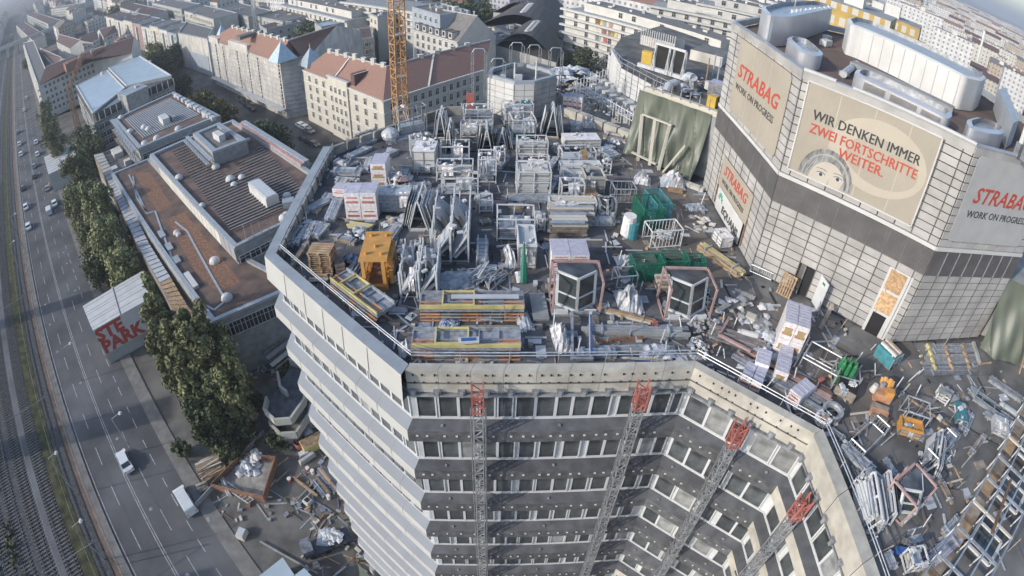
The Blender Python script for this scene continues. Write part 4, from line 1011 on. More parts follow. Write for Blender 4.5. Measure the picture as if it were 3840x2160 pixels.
# ================================================================ wider city
t,e,r,bk=wing('dormer_house','white building with big grey pitched roof and six white dormers beyond the red roof','building',[(1550,112),(1716,158)],[(1612,28),(1790,60)],18,26,'stucco_white','slate')
windows(t,e[0],e[1],3,17.5,7,5,1.2,1.8)
e_=(e[1]-e[0]).normalized(); rz=math.atan2(e_.y,e_.x)
for k in range(6): c=xy(1580+k*24.5,95+k*6.5,20); mb=MB(); mb.T=Matrix.Translation((c.x,c.y,18.6))@Matrix.Rotation(rz,4,'Z'); mb.box(0,0,0,1.9,3.2,2.2,'white'); mb.box(0,-1.62,.5,1.1,.05,1.3,'window_dark'); mb.box(0,0,2.2,2.2,3.6,.25,'slate'); mb.build('dormer',t)
for k in range(8): c=r[0].lerp(r[1],k/7.5); chimney(t,c.x,c.y,25.5,1.8,.5,'white',.5)
# vaulted halls
for k,(pts,lb) in enumerate([([(1800,95),(2112,150),(2112,80),(1885,48)],'dark vaulted hall roof nearest the long white apartment block'),([(1850,46),(2112,78),(2112,22),(1925,8)],'second dark vaulted hall roof further back'),([(1860,170),(2085,235),(2108,160),(1930,118)],'low dark hall roof behind the lift core')]):
    z=12; q=[xy(*p,z) for p in pts]; t=thing('vaulted_hall',lb,'hall',(0,0,0),0,'dark vaulted halls behind the lift core'); mb=MB(); mb.prism([tuple(p) for p in q],-.3,z,'stucco_grey','hall_roof'); mb.build('wall',t)
    mb=MB(); N_=10
    for i in range(N_):
        u,v=i/N_,(i+1)/N_; hh=lambda s:z+.05+7*math.sin(math.pi*s)
        a0,a1=q[0].lerp(q[1],u),q[0].lerp(q[1],v); b0,b1=q[3].lerp(q[2],u),q[3].lerp(q[2],v)
        mb.face([(*a0,hh(u)),(*a1,hh(v)),(*b1,hh(v)),(*b0,hh(u))],'hall_roof')
    mb.build('roof_vault',t,True)
    mb=MB()
    for i in range(12): c=q[0].lerp(q[1],.5).lerp(q[3].lerp(q[2],.5),.2+i*.06); mb.box(c.x,c.y,z+6.6,1.6,2.4,.6,'white',rz)
    mb.each('roof_light',t)
# long white apartment blocks with gallery bands
def slabblock(label,E_,z,nf,wall='stucco_white',pent=True,depth=16,colors=False,fl=3.1,wn=True,ncol=None):
    a,b=xy(*E_[0],z),xy(*E_[1],z); ee=(b-a).normalized(); bk=Vector((-ee.y,ee.x)); bk=bk if bk.dot(a)>0 else -bk; n=-bk; L=(b-a).length
    t=thing('gallery_block',label,'building'); mb=MB(); mb.prism([tuple(p) for p in (a,b,b+bk*depth,a+bk*depth)],-.3,z,wall,'conc_grey'); mb.build('wall',t)
    for k in range(nf):
        zz=z-k*fl; mb=MB(); fbox(mb,a,ee,n,-1.6,L+1,zz-.35,zz+.35,.02,1.5,'white'); mb.build('gallery_slab',t)
    nc=ncol or int(L/5.5)
    ln=windows(t,a,b,z-nf*fl,z-.4,nc,nf,1.5,1.9,'trim',skip=.05)
    if colors:
        for k in range(26):
            c=['red_steel','stucco_blue','yellow_pale','pink_steel','cream','cream'][k%6]; m_=MB(); x=random.uniform(L*.22,L*.6); zz=z-fl*random.randint(1,3)+.4; fbox(m_,a,ee,n,x,x+random.uniform(1.5,3),zz,zz+2.3,.02,.2,c); m_.build('coloured_panel',t)
    if pent:
        mb=MB(); a2,b2=a+ee*6+bk*3.5,b-ee*2+bk*3.5; mb.prism([tuple(p) for p in (a2,b2,b2+bk*(depth-6),a2+bk*(depth-6))],z,z+3.3,wall,'slate'); mb.build('set_back_storey',t); windows(t,a2,b2,z+.4,z+3.2,int(L/7),1,1.6,1.9,skip=.3)
        mb=MB()
        for k in range(int(L/7)): c=a2.lerp(b2,random.random())+bk*random.uniform(2,8); mb.box(c.x,c.y,z+3.3,random.uniform(.6,2),random.uniform(.6,2),random.uniform(.4,1.2),random.choice(['trim','galv','stucco_white']),rz)
        mb.build('roof_plant',t)['kind']='stuff'
    return t
slabblock('long white gallery apartment block running behind the green tarpaulin',[(2122,33),(2700,200)],24,8,colors=True)
slabblock('white gallery apartment block with planted terraces one row further back',[(2440,22),(2860,112)],27,5)
slabblock('cream gallery block at the top edge left of the metal drums',[(2625,15),(2900,75)],31,3)
slabblock('white slab block at the top edge just left of the red crane head',[(1290,8),(1560,48)],20,4,pent=False)
t=slabblock('long low white terrace block with balcony openings at the top edge',[(1045,18),(1300,78)],15,3,fl=3.4); 
# mid rise neighbours listed one by one: (eave px of the visible front, z, depth, wall, roof, label)
spec=[
 ([(1205,100),(1420,62)],14,12,'stucco_grey','metal_roof','long grey roofed link building behind the crane mast'),
 ([(1385,50),(1415,62)],19,8,'cream','tile_dark','small cream lift head house left of the crane mast'),
 ([(1545,25),(1650,55)],26,12,'stucco_blue','slate','blue grey flats with dark balconies right of the crane top'),
 ([(1770,110),(1840,150)],13,14,'cream','slate','cream arched yard building right of the dormer roof'),
 ([(1845,100),(1915,120)],14,12,'cream','slate','cream low house at the foot of the dark vault'),
 ([(960,60),(1060,80)],13,20,'stucco_grey','slate','grey yard building behind the sheeted twin'),
 ([(1000,110),(1130,80)],12,14,'stucco_grey','tile_dark','dark roofed courtyard wing behind the red roof'),
 ([(1230,160),(1400,140)],14,20,'oldconc','tile_dark','dark roofed inner courtyard wing left of the crane'),
 ([(690,40),(800,72)],16,14,'cream','slate','tan flats above the sheeted block'),
 ([(820,30),(930,62)],14,14,'stucco_grey','slate','grey flats above the left red roof'),
 ([(450,28),(560,60)],14,14,'stucco_white','tile_dark','white flats with brown roof at upper left'),
 ([(570,10),(680,35)],15,14,'stucco_grey','slate','pale flats at the upper left edge'),
 ([(60,95),(120,150)],12,14,'cream','tile_dark','small tan house by the road at far left'),
 ([(100,55),(180,90)],13,14,'stucco_grey','tile_dark','grey house with brown roof at far upper left'),
 ([(190,35),(285,22)],13,14,'stucco_grey','slate','long grey shed beyond the viaduct'),
]
for E_,z,dp,wl,rf,lb in spec:
    a,b=xy(*E_[0],z),xy(*E_[1],z); ee=(b-a).normalized(); bk=Vector((-ee.y,ee.x)); bk=bk if bk.dot(a)>0 else -bk
    t=flat_b('town_house',lb,'building',[tuple(p) for p in (a,b,b+bk*dp,a+bk*dp)],z,wl,rf); L=(b-a).length; windows(t,a,b,1,z-1,max(2,int(L/4)),int(z/3.3),1.2,1.6,skip=.1)
    c=(a+b)/2+bk*dp*.5; mb=MB()
    for k in range(5): mb.box(c.x+random.uniform(-L/3,L/3),c.y+random.uniform(-3,3),z-.6,random.uniform(.8,3),random.uniform(.8,2),random.uniform(.6,1.8),random.choice(['trim','cream','galv']),random.random())
    mb.each('roof_unit',t)
# gold towers and grey screens behind the cream screen wall
for k,(x,y,wd,dp,z,m,lb) in enumerate([(3205,20,17,14,56,'fw_gold','left gold clad tower block with white balconies'),(3290,40,17,14,50,'fw_gold','middle gold clad tower block with white balconies'),(3345,60,16,14,54,'fw_gold','right gold clad tower block with white balconies'),(3385,100,15,12,44,'fw_d','grey tower block right of the gold clad blocks'),(3460,40,36,14,42,'fw_b','broad beige tower block near the horizon'),(3580,130,30,14,38,'fw_b','wide pale tower block at the upper right')]):
    p=P(x,y,z); 
    t=thing('tower_block',lb,'building',(p.x,p.y,0),R(-43)); mb=MB(); mb.prism([(-wd/2,-dp/2),(wd/2,-dp/2),(wd/2,dp/2),(-wd/2,dp/2)],-.3,z,m,'conc_grey'); mb.build('wall',t); mb=MB(); mb.box(0,0,z,4,4,3,'trim'); mb.build('roof_house',t)
# the field of ordinary blocks, in streets parallel to the 45 degree grid
random.seed(21)
keep=[o for o in sc.objects]
def inview(x,y,z=10,m=60):
    c,s_=math.cos(YAW),math.sin(YAW); X,Y=c*x-s_*y,s_*x+c*y; Z=z-CZ
    b=Y*math.sin(TILT)+Z*math.cos(TILT); d=Y*math.cos(TILT)-Z*math.sin(TILT); a=X
    a,b=math.cos(ROLL)*a+math.sin(ROLL)*b,-math.sin(ROLL)*a+math.cos(ROLL)*b
    th=math.atan2(math.hypot(a,b),d); r=th*F_PX
    for _ in range(6): r=th*F_PX/(1+K_R*(r/2000)**2)
    n=math.hypot(a,b) or 1; X_,Y_=1920+a/n*r,1080-b/n*r
    return (-m<X_<3840+m and -m<Y_<2160+m),X_,Y_
# occupied discs: (x,y,r)
occ=[]
for o in list(sc.objects):
    if o.type=='MESH' and o.parent and o.name.startswith(('wall','span','roof','inner','core_wall','shell')):
        bb=[o.matrix_world@Vector(c) for c in o.bound_box]; me=o.data
        vs_=[o.parent.location.to_2d()+v.co.to_2d() for v in me.vertices[:60]]
        x0=min(v.x for v in vs_);x1=max(v.x for v in vs_);y0=min(v.y for v in vs_);y1=max(v.y for v in vs_)
        # sample the footprint in a 45 degree frame
        us=[(v.x+v.y)*.7071 for v in vs_]; ws=[(-v.x+v.y)*.7071 for v in vs_]; occ.append((min(us),max(us),min(ws),max(ws)))
cells=[]
def free(u,w_,hw,hd):
    for a in occ:
        if a[0]-4<u+hw and a[1]+4>u-hw and a[2]-4<w_+hd and a[3]+4>w_-hd: return False
    return True
u=-12.
WD=['a']; allb=[]
u=4.
while u<3400:
    w_=-2600.
    near=u<900
    du=random.uniform(13,16)
    while w_<1500:
        dist=math.hypot(u,w_); 
        sw=random.uniform(14,42) if dist<1500 else random.uniform(40,110)
        x=(u-w_)*.7071; y=(u+w_)*.7071
        if y>120 and dist>190:
            ok,X_,Y_=inview(x,y)
            if ok and free(u,w_+sw/2,du/2,sw/2) : allb.append((dist,u,w_+sw/2,du,sw))
        w_+=sw+random.choice([0,0,0,9,16]) 
    u+=du+ (random.choice([16,18,24]) if dist<1e9 else 30)*(1 if u<1500 else 2.2)
u=-48.
while u>-800:
    w_=120.; du=random.uniform(13,16)
    while w_<1600:
        sw=random.uniform(14,42); x=(u-w_)*.7071; y=(u+w_)*.7071; ok,X_,Y_=inview(x,y)
        if ok and Y_<330 and free(u,w_+sw/2,du/2,sw/2): allb.append((math.hypot(u,w_),u,w_+sw/2,du,sw))
        w_+=sw+random.choice([0,4,9,20])
    u-=du+random.choice([14,18,26])
allb=[q for q in allb if not (q[1]<75 and -5<q[1] and q[2]<300)]
allb.sort(); 
walls=['fw_a','fw_b','fw_c','fw_b','fw_d','fw_a']; roofs=['tile_dark','tile_red','slate','tile_red','conc_grey','tile_dark']
adjs=['cream walled','white walled','tan walled','pale stone','grey walled','sand coloured']; 
rest=MB(); rest_n=0; made=0; cnts={}; ords=['','first']+'second third fourth fifth sixth seventh eighth ninth tenth eleventh twelfth thirteenth fourteenth fifteenth sixteenth seventeenth eighteenth nineteenth twentieth'.split()
marks=[(60,60,'the viaduct'),(300,100,'the brown roofed houses'),(520,60,'the terraced houses'),(780,60,'the sheeted block'),(950,20,'the thin crane'),(1250,20,'the low white terrace'),(1500,20,'the orange crane top'),(1680,20,'the dormer house'),(1950,20,'the vaulted halls'),(2200,15,'the long gallery block'),(2600,20,'the planted terraces'),(2980,15,'the big metal drum'),(3250,20,'the gold towers'),(3450,80,'the beige tower block'),(3600,100,'the wide pale tower block'),(3780,200,'the clad roof corner'),(3700,400,'the right metal drum')]
def citybox(mb,u,w_,du,sw,h,wl,rf,flat_,cx=0,cy=0,ang=R(-45)):
    mb.T=Matrix.Translation((cx,cy,0))@Matrix.Rotation(R(45),4,'Z')
    hx,hy=du/2,sw/2
    mb.prism([(-hx,-hy),(hx,-hy),(hx,hy),(-hx,hy)],-.3,h,wl,rf)
    if not flat_:
        rr=3.2; mb.face([(-hx-.4,-hy,h-.1),(-hx-.4,hy,h-.1),(0,hy,h+rr),(0,-hy,h+rr)][::-1],rf); mb.face([(hx+.4,-hy,h-.1),(hx+.4,hy,h-.1),(0,hy,h+rr),(0,-hy,h+rr)],rf)
        mb.face([(-hx,-hy,h),(hx,-hy,h),(0,-hy,h+rr)],wl); mb.face([(hx,hy,h),(-hx,hy,h),(0,hy,h+rr)],wl)
        for k in range(int(sw/8)+1): mb.box(0,-hy+2+k*8,h+rr-.6,.9,1.6,1.8,'cream')
    else:
        for k in range(int(sw/10)+1): mb.box(random.uniform(-hx*.6,hx*.6),-hy+3+k*10,h,random.uniform(1,4),random.uniform(1,4),random.uniform(.8,2.6),random.choice(['trim','conc_grey','galv']))
    mb.T=Matrix()
for i,(dist,u,w_,du,sw) in enumerate(allb):
    x=(u-w_)*.7071; y=(u+w_)*.7071; k=random.randrange(6); h=random.choice([12,14,15,16,17,19,20]) if x<300 else random.choice([15,18,20,24,28,34])
    fl_=random.random()<(.35 if x<100 else .6); rf=roofs[k] if not fl_ else random.choice(['conc_grey','slate','deck_tan'])
    if dist>900 and random.random()<.5: rf='tile_red'
    _,X_,Y_=inview(x,y,h)
    if i<230 and made<200:
        made+=1
        t=thing('city_block','','building',(x,y,0)); mb=MB(); citybox(mb,u,w_,du,sw,h,walls[k],rf,fl_); mb.build('wall_and_roof',t)
        lm=min(marks,key=lambda m_:math.hypot(X_-m_[0],(Y_-m_[1])*1.6)); dx,dy=X_-lm[0],Y_-lm[1]
        sd_=('left of' if dx<0 else 'right of') if abs(dx)>abs(dy)*1.6 else ('above' if dy<0 else 'below')
        rn='flat grey' if fl_ else {'tile_dark':'dark brown','tile_red':'red tiled','slate':'slate','conc_grey':'grey'}[rf]
        key=(adjs[k],rn,sd_,lm[2]); cnts[key]=cnts.get(key,0)+1; c_=cnts[key]
        t['label']=f"{adjs[k]} block, {rn} roof, {'' if c_==1 else ords[c_]+' such '}{sd_} {lm[2]}"
        t['group']='ordinary city blocks'
    else:
        citybox(rest,u,w_,du,sw,h,walls[k],rf,fl_,x,y); rest_n+=1
if rest.v: tag(rest.build('distant_city'),'mass of pale and red roofed city blocks running to the horizon','city',kind='stuff')
print('CITY',len(allb),rest_n)
# hills at the horizon
mb=MB(); N_=80
for i in range(N_):
    f0,f1=R(-10+130*i/N_),R(-10+130*(i+1)/N_)
    def hp_(f,d,z): return (math.cos(f)*d,math.sin(f)*d,z)
    hh=lambda f:70+60*math.sin(f*7)+35*math.sin(f*17+1)+25*math.sin(f*41)
    mb.face([hp_(f0,6500,-.2),hp_(f1,6500,-.2),hp_(f1,9000,max(10,hh(f1)*.8)),hp_(f0,9000,max(10,hh(f0)*.8))][::-1],'hill')
tag(mb.build('hills'),kind='structure')
# greens between blocks
def blobtree(name,label,x,y,h,wd,m='leaf',group=None,n=900,shape='round',rz=0,z0=-.25,ls=None):
    t=thing(name,label,'tree',(x,y,z0),rz,group)
    k=MB(); k.tube((0,0,0),(0,0,h*.55),.045*wd+.08,'bark',7,.03*wd+.04)
    for i in range(5): g=i*1.25; k.tube((0,0,h*(.25+.06*i)),(math.cos(g)*wd*.28,math.sin(g)*wd*.28,h*(.5+.07*i)),.09,'bark',5,.04)
    k.build('trunk',t); c=MB(); ls=ls or .022*wd+.17
    cl=[]
    for i in range(int(22+wd*3.2)):
        zz=random.uniform(.16,.95); 
        if shape=='tall': rr=wd*.5*math.sin(math.pi*min(1,max(.06,(1-zz)*.95+.10)))**.6*random.uniform(.35,1)
        else: rr=wd*.5*math.sqrt(max(0,1-((zz-.55)/.46)**2))*random.uniform(.3,1)
        g=random.uniform(0,6.28); cl.append((Vector((rr*math.cos(g),rr*math.sin(g),zz*h)),random.uniform(.09,.17)*wd))
    for i in range(n):
        cc,rr=random.choice(cl); d=Vector((random.gauss(0,1),random.gauss(0,1),random.gauss(0,1)+.25)).normalized()
        p=cc+Vector((d.x,d.y,d.z*(1.7 if shape=='tall' else 1)))*rr*random.uniform(.55,1.15); s_=ls*random.uniform(.6,1.3)
        nn=(d+Vector((random.gauss(0,.5),random.gauss(0,.5),random.gauss(0,.5)))).normalized(); a=nn.orthogonal().normalized(); b=nn.cross(a); g=random.random()*3; a,b=a*math.cos(g)+b*math.sin(g),b*math.cos(g)-a*math.sin(g)
        c.face([p-a*s_,p-b*s_*.6,p+a*s_,p+b*s_*.6],m if random.random()<.72 or m=='leaf_dark' and random.random()<.6 else ('leaf_light' if m!='leaf_dark' else 'leaf'))
    c.build('crown',t); return t

# plain unseen houses added outside the view to cast shadow bands on the road
for i,(x,y,wd,dp,h) in enumerate([(-101,30,5,12,23),(-84,1,6,12,23),(-126,62,4,10,24)]):
    t=thing('trackside_house',['narrow tall house across the tracks opposite the driving white car','narrow tall house across the tracks by the bottom edge','thin tall house across the tracks opposite the billboard'][i],'house',(x,y,0),math.atan2(SUN_AZ.y,SUN_AZ.x),'houses across the tracks'); mb=MB(); mb.box(0,0,-.3,dp,wd,h,'stucco_grey',0,'slate'); mb.build('wall',t); mb=MB(); mb.box(0,0,h-.3,2,1,1.5,'cream'); mb.build('chimney',t)
hz=MB(); hz.hexa([(-12000,-3500,-1.3),(12000,-3500,-1.3),(12000,15000,-1.3),(-12000,15000,-1.3),(-12000,-3500,160),(12000,-3500,160),(12000,15000,160),(-12000,15000,160)],'glass_dark')
hm=bpy.data.materials.new('haze_air'); hm.use_nodes=True; hn=hm.node_tree; hn.nodes.clear(); ho=hn.nodes.new('ShaderNodeOutputMaterial'); hv=hn.nodes.new('ShaderNodeVolumePrincipled')
hv.inputs['Color'].default_value=(.70,.76,.84,1); hv.inputs['Density'].default_value=.0003; hv.inputs['Anisotropy'].default_value=.1; hn.links.new(hv.outputs[0],ho.inputs['Volume'])
ho_=hz.build('haze'); ho_.data.materials.clear(); ho_.data.materials.append(hm); ho_['kind']='stuff'
# ================================================================ trees, road users, street side things
random.seed(8)
def tr(name,label,sx,sy,h,wd,m='leaf',n=1500,shape='tall',group=None):
    p=S(sx,sy,h*.98); wd*=1.22 if h>8 and shape=='tall' else 1; return blobtree(name,label,p.x,p.y,h,wd,m,group,n,shape)
G1='tall poplars between the road and the school'
for sx,sy,h,wd,m,n,lb in [(345,692,22,4.6,'leaf',6500,'tallest slim poplar rising left of the glass corner of the low wing'),(372,745,20,4.4,'leaf',6000,'slim poplar just right of the tallest one'),(430,790,21,5,'leaf',7500,'poplar in front of the end wall of the low wing'),(478,785,21,5.6,'leaf',8500,'broadest poplar in front of the corner of the low wing'),(530,850,18,5.2,'leaf',7500,'poplar closest to the curved ramp'),(395,830,15,5,'leaf',6000,'poplar right beside the billboard lettering'),(455,880,14,5.5,'leaf',6500,'poplar in the middle of the near group'),(545,930,12,5,'leaf_dark',5500,'dark poplar low beside the curved ramp'),(500,1010,9,5.5,'leaf_dark',5500,'dark poplar standing lowest beside the lumber heap'),
 (170,395,19,6,'leaf',5500,'left of two tops nearest the white road shed'),(192,400,18,6,'leaf',5500,'right of two tops nearest the white road shed'),(225,470,17,8,'leaf',7000,'broad poplar beside the canopy halfway up the road'),(180,470,14,7,'leaf',6000,'poplar overhanging the right lane by the white van'),(255,550,15,8,'leaf',7500,'widest poplar of the middle clump'),(215,560,12,7,'leaf',6500,'poplar over the kerb in the middle clump'),(290,630,12,7,'leaf',6500,'poplar against the canopy wall at the end of the middle clump'),(240,630,9,6.5,'leaf_dark',5500,'lowest poplar of the middle clump, above the billboard roof'),
 (108,252,19,7,'leaf',4200,'slim poplar at the corner of the long apartment house'),(125,315,17,8,'leaf',4200,'poplar in front of the lower end of the apartment house'),(205,330,12,10,'leaf_dark',3600,'dark tree at the foot of the far orange crane'),(225,365,12,9,'leaf_dark',3600,'bushy tree below the corner of the pale blue roof')]:
    tr('poplar_tree',lb,sx,sy,h,wd,m,n=n,group=G1)
G2='round trees along the side street'
for sx,sy,h,wd,m,lb in [(655,315,12,13,'leaf_dark','largest round tree behind the louvred school roof'),(505,238,10,13,'leaf_yel','yellowing round tree at the end of the school block'),(548,262,10,12,'leaf_yel','second yellowish tree beside the parked cars'),(455,195,9,12,'leaf_dark','dark round tree right of the pale blue roof'),(400,140,11,17,'leaf_dark','wide dark tree behind the right end of the apartment house'),(440,115,11,15,'leaf_dark','dark tree in front of the terraced houses'),(385,110,10,14,'leaf','green tree between the apartment house and the terrace'),(690,330,8,9,'leaf_dark','small tree on the corner opposite the cream building')]:
    tr('street_tree',lb,sx,sy,h,wd,m,n=3600,shape='round',group=G2)
G3='courtyard trees seen between far buildings'
for sx,sy,h,wd,m,lb in [(1155,10,14,40,'leaf_dark','big dark tree mass above the grey dormer roof'),(1080,58,12,20,'leaf_dark','dark tree beside the dormer house'),(790,58,12,22,'leaf_dark','dark courtyard tree behind the red roofs'),(1470,125,14,14,'leaf_dark','tree at the foot of the long white gallery block'),(1440,135,12,12,'leaf_dark','second tree at the foot of the long white gallery block'),(300,15,12,36,'leaf_dark','broad tree group at the upper left'),(340,35,11,26,'leaf','tree group beside the viaduct end'),(195,170,9,14,'leaf_dark','dark tree among the brown roofed houses'),(70,145,9,12,'leaf_dark','tree beside the viaduct at far left'),(240,45,11,24,'leaf','tree behind the viaduct')]:
    tr('courtyard_tree',lb,sx,sy,h,wd,m,n=2600,shape='round',group=G3)
# cars
def make_car(name,label,col,L=4.5,W=1.8,H=1.5,van=False,group=None):
    t=thing(name,label,'van' if van else 'car',(0,0,0),0,group)
    prof=[(-L/2,.35),(-L/2,.85),(-L/2+.15,.95),(-L*.36,1.0),(-L*.24,H),(L*.18,H),(L*.30,1.0),(L/2-.2,.85),(L/2,.6),(L/2,.35)] if not van else [(-L/2,.35),(-L/2,H-.15),(-L/2+.12,H),(L*.20,H),(L*.33,1.25),(L/2-.15,1.0),(L/2,.6),(L/2,.35)]
    mb=MB(); n=len(prof)
    def wy(z): return W/2*(1 if z<1.0 else 1-.17*(z-1)/(H-1))
    A=[(x,-wy(z),z) for x,z in prof]; B=[(x,wy(z),z) for x,z in prof]
    mb.face(A,col); mb.face(B[::-1],col)
    for i in range(n): j=(i+1)%n; mb.face([A[i],B[i],B[j],A[j]],col)
    mb.build('body',t)
    g=MB(); 
    if not van:
        for (x0,z0,x1,z1) in ((-L*.355,1.03,-L*.25,H-.03),(L*.295,1.03,L*.19,H-.03)): g.face([(x0,-W*.40,z0+.02),(x0,W*.40,z0+.02),(x1,W*.37,z1+.02),(x1,-W*.37,z1+.02)][::(1 if x0>0 else -1)],'glass_dark')
        for s_ in (-1,1): g.face([(-L*.32,s_*(W/2+.012),1.04),(L*.27,s_*(W/2+.012),1.04),(L*.17,s_*(W/2*.86+.012),H-.06),(-L*.23,s_*(W/2*.86+.012),H-.06)][::-s_],'glass_dark')
    else:
        g.face([(L*.33+.02,-W*.42,1.27),(L*.33+.02,W*.42,1.27),(L*.21+.02,W*.38,H-.06),(L*.21+.02,-W*.38,H-.06)],'glass_dark')
        for s_ in (-1,1): g.face([(L*.05,s_*(W/2+.012),1.2),(L*.30,s_*(W/2+.012),1.2),(L*.2,s_*(W/2*.87+.012),H-.15),(L*.05,s_*(W/2*.87+.012),H-.15)][::-s_],'glass_dark')
        for k in range(5): g.box(-L*.15,-W*.28+k*W*.14,H-.005,L*.62,.05,.03,'trim')
    g.build('window_glass',t)
    for x in (-L*.31,L*.31):
        for s_ in (-1,1): wmb=MB(); wmb.tube((x,s_*(W/2-.18),.32),(x,s_*(W/2+.02),.32),.32,'rubber',12); wh=wmb.build('wheel',t); rm=MB(); rm.tube((x,s_*(W/2+.02),.32),(x,s_*(W/2+.03),.32),.18,'galv',8); rm.build('rim',wh)
    for s_ in (-1,1): lm=MB(); lm.box(L/2-.04,s_*W*.36,.62,.1,.32,.16,'trim'); lm.build('headlight',t); lm=MB(); lm.box(-L/2-.0,s_*W*.38,.75,.06,.2,.22,'red_steel'); lm.build('tail_light',t)
    return t
GZ=-.246
cp=P(462,1722,.9); car=make_car('parked_car','white estate car driving beside the double line near the shadow','car_white',4.8,1.9,1.55,group='cars on and beside the main road'); car.location=(cp.x,cp.y,GZ); car.rotation_euler=(0,0,R(135))
cp=P(687,1868,1.1); van=make_car('parked_van','white van with ribbed roof parked at the kerb beside the building yard','car_white',5.2,2.0,1.95,True); van.location=(cp.x,cp.y,GZ); van.rotation_euler=(0,0,R(135))
dark=make_car('parked_car','dark car','car_dark',4.4,1.8,1.45); grey=make_car('parked_car','grey car','car_grey',4.4,1.8,1.45)
used={}
def put(kind,S_,label,rz=135,px=True,group='cars on and beside the main road'):
    src={'w':car,'d':dark,'g':grey,'v':van}[kind]; p=S(S_[0],S_[1],.8)
    if kind in 'dg' and kind not in used:
        used[kind]=1; src.location=(p.x,p.y,GZ); src.rotation_euler=(0,0,R(rz)); src['label']=label; src['group']=group; return src
    o=dup(src,(p.x,p.y,GZ),R(rz),label); o['group']=group
    if kind!='v': o['category']='car'
    return o
for k,s_,lb in [('w',(64,517),'white car in the left lane, upper of the close pair'),('w',(70,566),'white car in the left lane, lower of the close pair'),('v',(122,528),'white van beside the poplars, right lane'),('w',(136,508),'white car half hidden by the poplar next to the white van'),
 ('d',(57,470),'dark car in the left lane above the close pair'),('g',(118,470),'grey car under the edge of the poplars'),('w',(66,244),'white car highest up the road'),('g',(45,330),'grey car on the left lanes level with the apartment house'),('w',(48,360),'white car on the left lanes below the grey one'),('w',(52,385),'white car lowest in the left queue'),('w',(90,355),'white parked car right of the queue'),('w',(93,385),'white parked car by the white road shed'),('d',(85,440),'dark car just below the white road shed'),('g',(95,290),'grey car near the apartment house corner'),('w',(60,275),'white car second highest up the road'),('g',(85,415),'grey car parked near the white road shed')]:
    put(k,s_,lb)
GC='cars parked along the side street'
for i,(x,y,k,lb) in enumerate([(610,252,'d','first parked dark car by the yellowish tree'),(622,262,'d','second parked dark car by the yellowish tree'),(634,270,'d','third parked dark car near the street tree'),(597,244,'d','dark car furthest up the side street'),(757,312,'w','white car parked before the cream building'),(768,318,'w','second white car parked before the cream building'),(778,325,'g','grey car parked before the cream building'),(777,352,'d','dark van like car parked at the corner of the school'),(762,345,'d','dark car next to the corner of the school'),(790,358,'g','grey car at the tower end of the side street')]):
    put(k,(x,y),lb,-43,group=GC)
# lamps: overhead lamps on wires and tall posts
def lamp(x,y,h,lb,px=(0,0),arm=2.,rz=0):
    t=thing('street_lamp',lb,'lamp',(x,y,GZ),rz,'tall lamp posts beside the tracks and road'); a=MB(); a.tube((0,0,0),(0,0,h),.11,'galv',8,.06); a.build('post',t)
    b=MB(); b.tube((0,0,h),(arm,0,h+.25),.05,'galv',6); b.build('arm',t); c=MB(); c.tube((arm,0,h+.1),(arm,0,h+.35),.38,'trim',10,.2); c.build('lamp_head',t)
for px,py,h,lb in [(209,1696,9,'lamp post between the tracks level with the white car'),(301,1951,9,'lamp post between the tracks nearest the bottom'),(449,1547,8,'lamp over the road above the driving white car'),(52,902,9,'lamp post between the tracks level with the billboard'),(57,800,9,'lamp post between the tracks opposite the white van'),(262,1286,8,'lamp over the right lane before the billboard')]:
    p=P(px,py,h); lamp(p.x-1.2,p.y-1.2,h,lb,rz=R(45),arm=1.7)
# catenary gantry and poles over the rails
for i,s_ in enumerate((22,52,84,120,160,205)):
    a=Vector(rd(s_,-23.6,GZ)); b=Vector(rd(s_,-15.8,GZ)); t=thing('catenary_gantry',['overhead line gantry nearest the bottom edge','second overhead line gantry from the bottom','third overhead line gantry, left of the billboard','fourth overhead line gantry, level with the poplars','fifth overhead line gantry up the tracks','furthest overhead line gantry up the tracks'][i],'gantry',tuple(a),0,'overhead line gantries over the tracks')
    mb=MB()
    for q in (Vector((0,0,0)),b-a): mb.tube(q,q+Vector((0,0,7)),.09,'steel',6)
    mb.each('post',t); mb=MB(); mb.beam((0,0,6.6),(b-a)+Vector((0,0,6.6)),.07,.1,'steel'); mb.build('cross_arm',t)
mb=MB()
for t_ in (-17.4,-21.7,-25.2): a,b=Vector(rd(-20,t_,5.8)),Vector(rd(400,t_,5.8)); mb.tube(a,b,.022,'steel',4)
tag(mb.build('contact_wire'),'thin black overhead wires along the railway tracks','wire')
# side fence along tracks
mb=MB(); 
for k in range(60): p=rd(-10+k*3.,-15.6,GZ); mb.box(p[0],p[1],p[2],.06,.06,1.1,'galv')
for zz in (.5,1.05): mb.beam(Vector(rd(-10,-15.6,GZ+zz)),Vector(rd(170,-15.6,GZ+zz)),.03,.03,'galv')
pieces(mb,'track_fence','fence_bar','low metal fence between the tracks and the road','fence')
